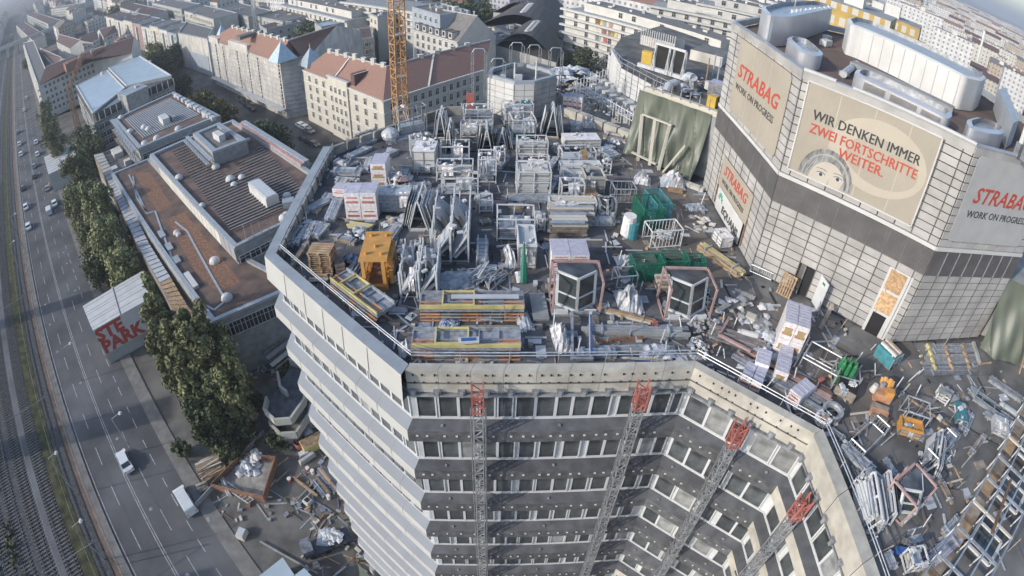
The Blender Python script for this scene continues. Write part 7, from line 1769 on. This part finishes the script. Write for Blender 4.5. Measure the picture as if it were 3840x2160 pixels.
# frames and trolleys near the lower right
G6='open steel frames on the lower right deck'
it('gate',(3170,1690,3225,1715),2.6,.7,'ladder like galvanised frame left of the orange trough',G6,n=6,rz=-62,w=1.0)
it('gate',(3370,1600,3450,1625),1.2,1.2,'open white frame behind the orange trough',G6,n=2,rz=-30)
it('gate',(3440,1740,3480,1760),2.4,1.1,'crossed white frame right of the orange trough',G6,n=3,rz=-65,w=.8)
it('aframe',(3460,1780,3500,1790),2.6,1.0,'low panel trolley with white wedges right of the orange trough',n=2,rz=-40,w=.7)
mb=MB(); a,b=P(3410,1495,ZD+.06),P(3590,1620,ZD+.06); mb.beam(a,b,.14,.08,'wood'); c=a.lerp(b,.6); mb.box(c.x,c.y,ZD+.1,.3,.3,.15,'cream',.4); tag(mb.build('long_lath'),'long yellowish lath lying between the spiral piece and the open frame','lath')
it('bundle',(3135,1680,3260,1795),.6,.35,'blue grey sheet bundle lying beyond the corner of the courtyard parapet',GB,ms=['foil_grey','whitegrey'],n=4)
it('unit',(3345,1965,3480,1900),1.7,1.6,'third faceted window unit lying by the lower right corner of the deck',group='faceted window units in pink steel cradles',rz=22,w=1.9)
it('aframe',(3240,1985,3285,2020),2.6,1.2,'trolley with pale bent profiles beside the guard rail at lower right',n=3,fill='frame_white',rz=-15,w=.8)
it('aframe',(3300,1960,3340,1975),2.4,1.0,'narrow trolley beside the third faceted window unit',n=1,rz=-18,w=.5)
it('crate',(3265,1905,3300,1915),.6,.4,'small pale square box between the two trolleys at lower right',m='conc_grey')
it('sheet',(3560,1935,3625,1940),1.6,.08,'brown grey pointed board right of the third faceted unit',m='deck_tan')
it('rack',(3385,2150,3450,2155),1.0,.9,'cream topped box stack at the bottom edge of the deck',GR,fill='cream',rz=-5)
it('sheet',(3350,2085,3400,2090),.35,.3,'bright blue beam piece at the bottom of the deck',m='blue')
it('bundle',(3490,2140,3600,2040),.8,.4,'plastic wrapped profiles at the bottom right of the deck',GB,ms=['foil','foil_grey','lilac_wrap'])
for i,(x0,y0,x1,y1,lb) in enumerate([(3620,1470,3745,1560,'upper long grey profiles at the right edge'),(3640,1500,3800,1610,'second long grey profiles at the right edge'),(3700,1430,3830,1520,'rail like beams at the far right'),(3560,1690,3600,1640,'blue grey channel pieces at the far right'),(3620,1640,3650,1560,'thin plank pair at the far right')]):
    it('bundle',(x0,y0,x1,y1),.7,.25,lb,GB,ms=['galv','foil_grey','steel'],n=5)
it('crate',(3700,1625,3780,1655),1.2,.6,'wooden framed pale crate at the right edge',m='whitegrey',top='foil',rz=-35,w=1.2)
# scaffold tower at the lower right edge
t=thing('scaffold_tower','dense white scaffold and window frame tower filling the lower right corner','scaffold')
A0=P(3870,1450,ZD+1.2); A1=P(3440,2190,ZD+1.2); dv=(A1-A0); LL=dv.length; dv/=LL; ov=Vector((-dv.y,dv.x,0)); ov=ov if ov.x>0 else -ov
nb=9
for k in range(nb+1):
    c=A0+dv*(LL*k/nb)
    for j in range(4):
        p=c+ov*(j*1.05); mb=MB(); mb.tube((p.x,p.y,ZD-12),(p.x,p.y,ZD+1.4-.1*j),.05,'frame_white',6); mb.build('upright',t)
for lv in range(4):
    zz=ZD+1.2-lv*2.0
    for k in range(nb+1):
        c=A0+dv*(LL*k/nb); mb=MB(); p,q=c,c+ov*3.2; mb.beam((p.x,p.y,zz),(q.x,q.y,zz),.16,.1,'cream' if (k%3==0 and lv==0) else 'galv'); mb.build('transom',t)
    for j in range(4):
        p,q=A0+ov*j*1.05,A1+ov*j*1.05; mb=MB(); mb.beam((p.x,p.y,zz),(q.x,q.y,zz),.09,.09,'galv'); mb.build('ledger',t)
    for k in range(nb):
        if (k+lv)%2==0:
            c=A0+dv*(LL*(k+.08)/nb)+ov*1.15; e=A0+dv*(LL*(k+.92)/nb)+ov*1.15; mb=MB(); z_=zz-.5
            for (p,q) in ((c,e),(e,e+ov*1.7),(e+ov*1.7,c+ov*1.7),(c+ov*1.7,c)): mb.beam((p.x,p.y,z_),(q.x,q.y,z_),.16,.12,'white')
            mb.each('frame_bar',t); mb=MB(); mb.face([(p.x,p.y,z_-.02) for p in (c,e,e+ov*1.7,c+ov*1.7)],'glass_dark'); mb.build('pane',t)
    for k in range(nb):
        c=A0+dv*(LL*(k+.02)/nb)+ov*.5; e=A0+dv*(LL*(k+.98)/nb)+ov*.5; mb=MB(); mb.beam((c.x,c.y,zz-.9),(e.x,e.y,zz-.9),.9,.06,'wood_grey' if k%2 else 'wood'); mb.build('scaffold_board',t)
mb=MB(); a=P(3790,1800,ZD+1.5); b=P(3720,2000,ZD+1.5); mb.beam(a,b,.14,.14,'rust'); mb.build('rusty_tube',t)
# --- tarpaulin wall and what stands on the higher roof behind it
hb=thing('rear_building','rear rooftop wall behind the green tarpaulin with a pale concrete parapet','building')
w0,w1=Vector((12.6,44.7)),Vector((17.4,39.9)); ZW=51.3; bk_=Vector((.35,.35)); ZF=48.0
mb=MB(); mb.prism([w0[:],w1[:],(w1+bk_)[:],(w0+bk_)[:]],ZD-1,ZW-.5,'conc_grey'); mb.build('wall',hb)
mb=MB(); mb.beam((*(w0+bk_*.5),ZW-.2),(*(w1+bk_*.5),ZW-.2),.45,.5,'cream'); mb.build('parapet_cap',hb)
mb=MB()
for k in range(9): c_=w0.lerp(w1,k/8)-Vector((.05,.05)); mb.tube((*c_,ZW),(*c_,ZW+.9),.04,'galv',5)
mb.each('post',hb)
e2=(w1-w0).normalized(); n2=Vector((e2.y,-e2.x)); n2=n2 if n2.dot(-w0)>0 else -n2
def tarp(name,label,a,b,z1,z0,out,cat='tarpaulin',top_in=.1,nx=60,nz=26,seed=0):
    rnd=random.Random(seed); e_=(b-a); L_=e_.length; e_/=L_; n_=Vector((e_.y,-e_.x)); n_=n_ if n_.dot(-a)>0 else -n_; mb=MB(); g=[]
    ph=[rnd.uniform(0,6) for _ in range(4)]
    for i in range(nx+1):
        row=[]; u=i/nx
        for j in range(nz+1):
            v=j/nz; f=.20*math.sin(u*13+ph[0]+v*1.5)+.22*(1-abs(math.sin(u*9+ph[1]-v*2.2)))**3+.10*math.sin(u*29+v*5+ph[2])+.05*math.sin(u*53-v*7)+.05*math.sin(v*9+u*5); f*=.3+.9*v
            o=top_in+out*v**1.4+f; c=a+e_*(L_*u*(1+.0*v))+n_*o; row.append((c.x,c.y,z1+(z0-z1)*v+.05*math.sin(u*23)*v))
        g.append(row)
    for i in range(nx):
        for j in range(nz): mb.face([g[i][j],g[i][j+1],g[i+1][j+1],g[i+1][j]],'tarp')
    return tag(mb.build(name,smooth=False),label,cat)
tp=tarp('tarpaulin','big green tarpaulin hung with laths over the rear wall left of the banner building',w0+e2*-.4,w1+e2*-.5,ZW-.3,ZD+.15,1.3,seed=2)
for (a_,b_,lb) in [((2388,640),(2408,430),'left upright lath holding the green tarpaulin'),((2435,620),(2455,450),'middle upright lath holding the green tarpaulin'),((2465,655),(2512,468),'long upright lath right of the tarpaulin window'),((2410,428),(2520,470),'top cross lath on the green tarpaulin'),((2482,650),(2570,545),'lath leaning diagonally on the right of the green tarpaulin'),((2370,570),(2460,615),'lower lath at the foot of the green tarpaulin')]:
    def onp(px,py):   # meet the slightly slanted tarpaulin plane
        r_=ray(px,py); q_=.9
        for _i in range(5):
            o=w0+n2*q_; t_=(o.x*n2.x+o.y*n2.y)/(r_.x*n2.x+r_.y*n2.y); z_=CZ+r_.z*t_; v_=min(1,max(0,(ZW-.3-z_)/(ZW-.45-ZD))); q_=.1+1.3*v_**1.4+.52
        return Vector((r_.x*t_,r_.y*t_,z_))
    mb=MB(); mb.beam(onp(*a_),onp(*b_),.24,.1,'cream'); tag(mb.build('wooden_lath'),lb,'lath','laths on the green tarpaulin')
it('foil',(2375,690,2440,700),1.4,.9,'silver wrapped bale at the foot of the green tarpaulin, left')
it('foil',(2475,700,2570,715),1.6,1.1,'blue striped white bale at the foot of the green tarpaulin, right',ms=['foil','white','stucco_blue'])
it('bundle',(2540,690,2640,725),.5,.35,'cream roll and pipes at the left corner of the clad building',GB,ms=['cream','white'],n=3)
it('sheet',(2505,720,2560,728),.5,.2,'brown board before the silver bale',m='wood')
it('foil',(2585,795,2655,790),1.0,.35,'pale blue foil lying on the deck before the clad building',ms=['foil_grey','stucco_blue','foil'])
heap('rubble_bags','cream rubble sacks before the sponsor banner',2625,835,ZD,.9,22,['cream','deck_tan','white_wrap'],'sacks',.35,.4)
it('crate',(2668,900,2700,935),.9,.9,'white wrapped cabinet leaning on the sponsor banner',m='white_wrap',top='white_wrap',rz=-80,w=1.2)
it('gate',(2810,1020,2890,1055),.6,.6,'row of short steel barriers at the corner of the clad building',n=10,rz=-38)
# right tarpaulin beside the clad building
tarp('tarpaulin','green tarpaulin hanging at the right end of the clad building',Vector((33.2,20.6)),Vector((40.5,16.2)),50.6,ZD+.1,1.6,seed=5)
mb=MB(); mb.prism([(33.4,21),(40.6,16.8),(44,22),(38,27)],ZD-1,50.3,'conc_grey'); tag(mb.build('shored_wall'),'concrete wall behind the right tarpaulin','wall')
mb=MB(); mb.beam(P(3822,1400,ZD+.1),P(3850,1300,ZD+2.2),.2,.1,'wood'); tag(mb.build('wooden_lath'),'thick lath on the right tarpaulin at the frame edge','lath')
# plant on the higher rear roof
def onz(x,y,z=ZF+.05): p=P(x,y,z); return p
t=thing('yellow_box','yellow machine box with a lower arm at the right end of the rear roof','machine',tuple(onz(2668,398)),R(-40)); mb=MB(); mb.box(0,0,0,.9,.7,1.1,'yellow'); mb.box(.1,.8,0,.8,.7,1.2,'steel'); mb.build('housing',t); mb=MB(); mb.beam((-.3,-.3,-.1),(1.4,-.7,-.3),.35,.35,'yellow'); mb.build('arm',t)
t=thing('yellow_box','yellow tank at the left end of the dark chiller frame','machine',tuple(onz(2425,245)),R(-30)); mb=MB(); mb.box(0,0,0,1.2,.9,1.7,'yellow'); mb.box(.8,0,.2,.35,.8,1.4,'wood'); mb.build('housing',t)
t=thing('chiller_frame','white framed row of dark chiller panels on the rear roof','chiller')
def rp(x,y,z): r_=ray(x,y); t_=60/ r_.y; return P(x,y,z)
a,b=P(2452,258,48.3),P(2560,292,48.3); d_=(b-a); L_=d_.length; d_/=L_; H_=3.0
mb=MB(); mb.beam(a-d_*2,b+d_*.3,.5,.4,'frame_white'); mb.beam(a+Vector((0,0,H_)),b+Vector((0,0,H_)),.3,.25,'frame_white')
for u in (0,.47,.62,1): c=a.lerp(b,u); mb.beam(c,c+Vector((0,0,H_)),.25,.25,'frame_white'); mb.beam(c+Vector((-.5,-.5,0)),c+Vector((0,0,H_)),.1,.1,'frame_white')
mb.each('frame_bar',t)
for u,v in ((.03,.44),(.5,.6),(.65,.97)): c=a.lerp(b,u);e_=a.lerp(b,v); mb=MB(); mb.beam(c+Vector((0,0,H_/2+.1)),e_+Vector((0,0,H_/2+.1)),.1,H_-.5,'rubber'); mb.build('chiller_panel',t)
def roofduct(name,label,pts,r_,m='alu',z=48.8):
    mb=MB(); q=[P(x,y,z+dz) for x,y,dz in pts]
    for a_,b_ in zip(q[:-1],q[1:]): mb.tube(a_,b_,r_,m,10)
    return tag(mb.build(name),label,'duct')
roofduct('foil_duct','shiny bent silver duct left of centre on the rear roof',[(2498,345,0),(2510,318,.6),(2535,310,.8),(2540,335,0)],.42)
roofduct('foil_duct','second shiny silver duct with round mouth on the rear roof',[(2565,300,.2),(2580,285,.7),(2600,292,.8),(2600,320,-.2)],.45)
heap('foil_wrap','white and silver foil wraps between the ducts of the rear roof',2550,345,48,2.0,40,['foil','whitegrey','alu'],'wraps',.5,1.2)
heap('yellow_hose','tangled yellow hose on the rear roof',2605,345,48,.9,20,['yellow_pale','galv'],'hose',.3,.3)
heap('rusty_posts','upright brown rebar bunch on the rear roof',2640,330,48,1.1,28,['wood','rust','white_wrap'],'rebar',.35,1.5)
t=thing('tool_hut','dark grey hut with lilac roof beside the clad building','hut',tuple(onz(2690,360)),R(-40)); mb=MB(); mb.box(0,0,0,1.8,1.6,1.5,'steel',0,'lilac_wrap'); mb.build('body',t); mb=MB(); mb.tube((-1.1,-.2,.5),(-1.1,-.2,1.3),.4,'white',10); mb.build('white_drum',t)
for i,(x,y) in enumerate([(2648,300),(2672,285),(2690,300)]): p=onz(x,y); mb=MB(); mb.T=Matrix.Translation(p); mb.tube((0,0,0),(0,0,2.6),.09,'stucco_blue' if i!=0 else 'wood',6); tag(mb.build('upright_prop'),['brown upright prop on the rear roof','left pale blue upright prop on the rear roof','right pale blue upright prop on the rear roof'][i],'prop')
mb=MB(); a,b=P(2445,330,51.2),P(2780,425,51.2)
# white clad angled walls and the sunk tray with stored facade strips
t=thing('side_volume','white panel clad volume with guard rail behind the sunk storage tray','building')
z=48.0; q=[xy(*p,z) for p in [(2285,203),(2330,255),(2447,318),(2520,352),(2790,455),(2850,330),(2640,150),(2480,95),(2330,140)]]
mb=MB(); mb.prism([tuple(p) for p in q],40,z-.02,'joint','deck_light'); mb.build('wall',t)
mb=MB(); c0=xy(2283,292,45.5); mb.hexa([(c0.x,c0.y,45),(q[1].x,q[1].y,45),(q[1].x+.3,q[1].y+.5,45),(c0.x+.3,c0.y+.5,45),(c0.x,c0.y,49.0),(q[1].x,q[1].y,z+.1),(q[1].x+.3,q[1].y+.5,z+.1),(c0.x+.3,c0.y+.5,49.0)],'white'); mb.build('fin_wall',t)
for a,b in zip(q[:2],q[1:3]):
    L_=(b-a).length; n=max(3,int(L_/1.0)); ee=(b-a).normalized(); nn_=Vector((ee.y,-ee.x)); nn_=nn_ if nn_.dot(-a)>0 else -nn_
    for i in range(n):
        for j in range(5): u=a.lerp(b,i/n+.01)+nn_*.08; v=a.lerp(b,(i+1)/n-.01)+nn_*.08; m_=MB(); m_.beam((*u,z-.25-j*.55),(*v,z-.25-j*.55),.1,.5,'white'); m_.build('panel',t)
mb=MB()
for a,b in zip(q[:3],q[1:4]):
    for zz in (.6,1.1): mb.tube((*a,z+zz),(*b,z+zz),.04,'galv',5)
    for i in range(6): c=a.lerp(b,i/5); mb.tube((*c,z),(*c,z+1.1),.04,'galv',5)
mb.build('guard_rail',t)
zt_=44.6; t=thing('storage_tray','sunken roof tray filled with rows of stored facade strips beyond the back parapet','roof'); q=[xy(*p,zt_) for p in [(2150,355),(2390,500),(2450,350),(2320,290)]]
mb=MB(); mb.prism([tuple(p) for p in q],30,zt_,'conc_grey','deck'); mb.build('tray_floor',t)
gs='stored facade strips with white ends in the sunken tray'; n=0
for i in range(7):
    for j in range(4):
        u=.1+i*.125; v0=.06+j*.23; a=q[0].lerp(q[1],u).lerp(q[3].lerp(q[2],u),v0); b=q[0].lerp(q[1],u).lerp(q[3].lerp(q[2],u),v0+.19)
        s=thing('facade_strip',f"dark facade strip in the sunken tray, {['first','second','third','fourth','fifth','sixth','seventh'][i]} row from left, {['nearest','second','third','furthest'][j]} piece",'facade strip',(0,0,0),0,gs); mb=MB(); mb.beam((*a,zt_+.5),(*b,zt_+.5),.9,.25,'steel' if (i+j)%3 else 'whitegrey'); mb.build('strip',s); mb=MB(); mb.box(a.x,a.y,zt_+.0,.7,.7,.95,'white',R(20)); mb.build('white_end',s)
mb=MB()
for k in range(26): c=q[0].lerp(q[1],k/25); mb.tube((*c,zt_),(*c,zt_+1.6+.3*(k%2)),.06,'frame_white',5)
for k in range(16): c=q[0].lerp(q[3],k/15); mb.tube((*c,zt_),(*c,zt_+1.6+.3*(k%2)),.06,'frame_white',5)
for zz in (.9,1.6): mb.tube((*q[0],zt_+zz),(*q[1],zt_+zz),.05,'frame_white',5); mb.tube((*q[0],zt_+zz),(*q[3],zt_+zz),.05,'frame_white',5)
pieces(mb,'edge_scaffold','pole','line of thin white scaffold poles round the sunken tray','scaffold')
heap('foil_wrap','pile of white and blue foil wraps beyond the lift core',2140,290,45,3,50,['foil','white','stucco_blue'],'wraps',1.0,1.5)
heap('scaffold_clutter','dense clutter of scaffold parts right of the lift core',2110,340,45,2.6,90,['frame_white','galv','wood','cream'],'scaffold parts',.35,1.2)
it('wrap',(2108,415,2180,425),1.2,1.6,'sunlit striped white and red bales at the back parapet',nx=4,nz=1,z=ZD)
heap('parapet_clutter','small cream clutter along the back parapet',2230,395,ZD,1.8,70,['cream','galv','wood','frame_white'],'clutter',.25,.8,ang=R(-45),stretch=2.)
# white sheeted works building behind
t=thing('sheeted_plant_house','white sheeted plant house with small scaffold lines behind the chiller frame','building'); z=49.3; q=[xy(*p,z) for p in [(2405,130),(2530,165),(2570,150),(2450,118)]]
mb=MB(); mb.prism([tuple(p) for p in q],38,z,'sheet_white','slate'); mb.build('wall',t); mb=MB()
for k in range(16): c=q[0].lerp(q[1],k/15); mb.tube((*c,z-6),(*c,z+1),.08,'galv',4)
mb.build('scaffold_pole_row',t)
t=thing('sheeted_plant_house','second white sheeted plant house at the left of the clad building','building'); q=[xy(*p,z) for p in [(2590,185),(2710,215),(2740,190),(2640,165)]]
mb=MB(); mb.prism([tuple(p) for p in q],38,z,'sheet_white','slate'); mb.build('wall',t)

random.seed(9); mb=MB()
for i in range(420):
    px,py=random.choice([(random.uniform(900,1120),random.uniform(1200,1420)),(random.uniform(780,1330),random.uniform(1600,1950)),(random.uniform(1150,1500),random.uniform(1750,2150))])
    p=P(px,py,0)
    if p.x+p.y>12 and p.x>-15: continue
    m=random.choice(['wood_grey','galv','cream','wood','conc_grey','foil_grey','rust','leaf_dark','steel']); rz=random.uniform(0,3)
    if random.random()<.55: mb.box(p.x,p.y,GZ,random.uniform(.2,1),random.uniform(.15,.7),random.uniform(.05,.45),m,rz)
    else: mb.box(p.x,p.y,GZ,random.uniform(1,4),random.uniform(.08,.25),random.uniform(.05,.2),m,rz)
tag(mb.build('yard_litter'),'boards, rods and small rubbish scattered over the building yard','litter',kind='stuff')
for sx,sy,h,wd,lb in [(640,1010,3,4,'shrub under the curved ramp'),(700,1105,2.5,4,'shrub beside the orange red drum'),(575,1140,3,4.5,'shrub at the lower end of the near poplar group'),(730,930,2.5,5,'green patch shrub below the terrace deck'),(620,1085,3,4,'shrub between the skip and the curved ramp'),(455,1130,2.5,3,'small shrub at the pavement edge above the lumber heap')]:
    p=S(sx,sy,1); blobtree('shrub',lb,p.x,p.y,h,wd,'leaf_dark','shrubs round the building yard',1400,'round')
# extra stock on the thinner parts of the deck
GX='smaller bundles and frames between the racks'
for (c,wd,h,ms,lb) in [((3230,1770,3300,1835),.5,.3,['galv','steel'],'grey tube bundle left of the crossed white frame'),((3300,1730,3345,1800),.4,.25,['wood_grey','galv'],'brown grey tube bundle before the orange trough'),((3400,1850,3330,1790),.3,.2,['frame_white','galv'],'white lath bundle above the third faceted unit'),((3510,1800,3560,1900),.4,.15,['wood_grey'],'brown plank pair right of the third faceted unit'),((3480,1690,3560,1740),.3,.2,['galv'],'short grey rails beside the teal lidded box'),((3540,2020,3600,1960),.5,.3,['foil_grey','galv'],'foil grey bundle under the pointed board'),((3370,2040,3440,2085),.3,.25,['wood_grey','steel'],'dark bar bundle below the third faceted unit'),((3300,2080,3330,2150),.5,.3,['galv','foil'],'pale bundle beside the guard rail at the bottom'),((3100,1620,3160,1660),.3,.2,['galv','steel'],'short bars beyond the cable coils'),((3210,1640,3260,1600),.3,.2,['wood_grey'],'short brown bars left of the orange trough'),((3680,1560,3790,1640),.6,.2,['galv','steel','foil_grey'],'wide layer of grey rails at the right edge'),((3740,1520,3838,1590),.5,.2,['galv','frame_white'],'white grey rails at the very right edge'),((3640,1720,3700,1640),.4,.2,['steel','wood_grey'],'dark rail pair before the scaffold tower'),((2750,1095,2830,1130),.3,.15,['wood_grey','galv'],'brown bars on the deck left of the new pallet'),((2690,1180,2740,1150),.3,.15,['galv'],'grey bars right of the right faceted unit'),((2255,575,2310,560),.6,.3,['galv','foil'],'grey offcuts near the back right racks'),((2160,545,2230,530),.5,.4,['foil_grey','white'],'white blue bundle before the silver foil mound'),((1880,640,1915,600),.5,.4,['foil_grey','whitegrey'],'foil bundle in the aisle beside the central racks'),((2070,645,2098,600),.5,.4,['foil','white'],'pale bundle between the two right rack rows'),((2068,735,2098,690),.5,.5,['foil_grey','galv'],'grey bundle between the two right rack rows, nearer'),((1700,655,1640,640),.5,.4,['whitegrey','foil'],'white bundle before the open white rack'),((1560,760,1620,745),.6,.6,['whitegrey','foil'],'blue white bundle behind the fan trolley'),((1790,765,1850,745),.6,.5,['foil','whitegrey'],'pale bundle beside the first aisle'),((1800,850,1850,840),.5,.2,['wood_grey'],'brown boards in the first aisle'),((1250,905,1330,925),.5,.3,['foil_grey','wood_grey'],'grey bundle just behind the leaning brown boards'),((1480,960,1540,975),.5,.3,['galv','wood_grey'],'grey bars right of the orange crane section'),((1450,600,1500,575),.6,.4,['foil_grey','foil'],'foil bundle below the big foil ball'),((1380,650,1400,600),.5,.4,['whitegrey','foil'],'white bundle behind the printed insulation stack')]:
    it('bundle',c,wd,h,lb,GX,ms=ms,n=3)
for (c,d,h,fl,lb) in [((1540,590,1590,585),1.2,1.5,'white_wrap','small rack with crumpled white wrap below the portal rack'),((1850,620,1895,620),1.0,1.2,'galv','small open rack at the left of the central aisle'),((2095,590,2108,588),1.0,.8,'foil_grey','tiny rack beside the tan board rack'),((2255,650,2290,655),.9,.9,'whitegrey','small rack right of the slanting slats'),((1795,800,1850,800),1.0,1.0,'foil_grey','low rack beside the first aisle'),((1600,800,1640,802),.9,1.2,'whitegrey','narrow rack wedged behind the long trolleys'),((2010,870,2045,870),.9,1.0,'foil','small rack left of the layered board stacks'),((3500,1500,3545,1525),.8,.6,'wood_grey','low rack beside the spiral stair piece'),((3180,1830,3215,1860),1.0,.8,'galv','low rack beside the guard rail at lower right')]:
    it('rack',c,d,h,lb,'small racks between the big ones',fill=fl,m='frame_white')
# fine litter and offcuts over the deck
random.seed(77); mb=MB()
for i in range(3600):
    px=random.uniform(1080,3780); py=random.uniform(440,2100); p=P(px,py,ZD)
    if not(-12.4<p.x<34 and p.y<50): continue
    if i>1500 and not(-9<p.x<9.5 and 24<p.y<49) and random.random()<.45: continue
    if p.x<-3.5 and p.x+p.y<16.2: continue
    if -3.6<=p.x<10.3 and p.y<19.6: continue
    if p.x>10 and p.x<16 and (p.x+p.y<30.3 or p.y<14): continue
    if p.x>16.4 and p.x+p.y>44.0 and p.y>20.0 : continue
    if p.x>24 and p.y>20: continue
    if p.x>11.5 and p.x+p.y>56.5: continue
    if p.x<-3 and p.y-p.x>54: continue
    k=random.random(); rz=random.choice([0,R(90),random.uniform(0,3)]); m=random.choice(['foil_grey','galv','wood_grey','whitegrey','foil','deck_tan','wood','conc_grey','steel','cream','rubber'])
    if k<.12: mb.beam((p.x,p.y,ZD),(p.x+random.uniform(-.3,.3),p.y+random.uniform(-.3,.3),ZD+random.uniform(.4,1.3)),.05,.05,random.choice(['galv','frame_white','wood_grey']))
    elif k<.45: mb.box(p.x,p.y,ZD,random.uniform(.08,.4),random.uniform(.06,.25),random.uniform(.03,.2),m,rz)
    elif k<.8: mb.box(p.x,p.y,ZD,random.uniform(.5,1.7),random.uniform(.04,.12),random.uniform(.03,.1),m,rz)
    else: mb.box(p.x,p.y,ZD+.004,random.uniform(.3,.9),random.uniform(.3,.7),random.uniform(.01,.05),random.choice(['deck_tan','foil_grey','wood_grey','whitegrey']),rz)
tag(mb.build('deck_litter'),'small offcuts, laths and litter scattered over the roof deck','litter',kind='stuff')
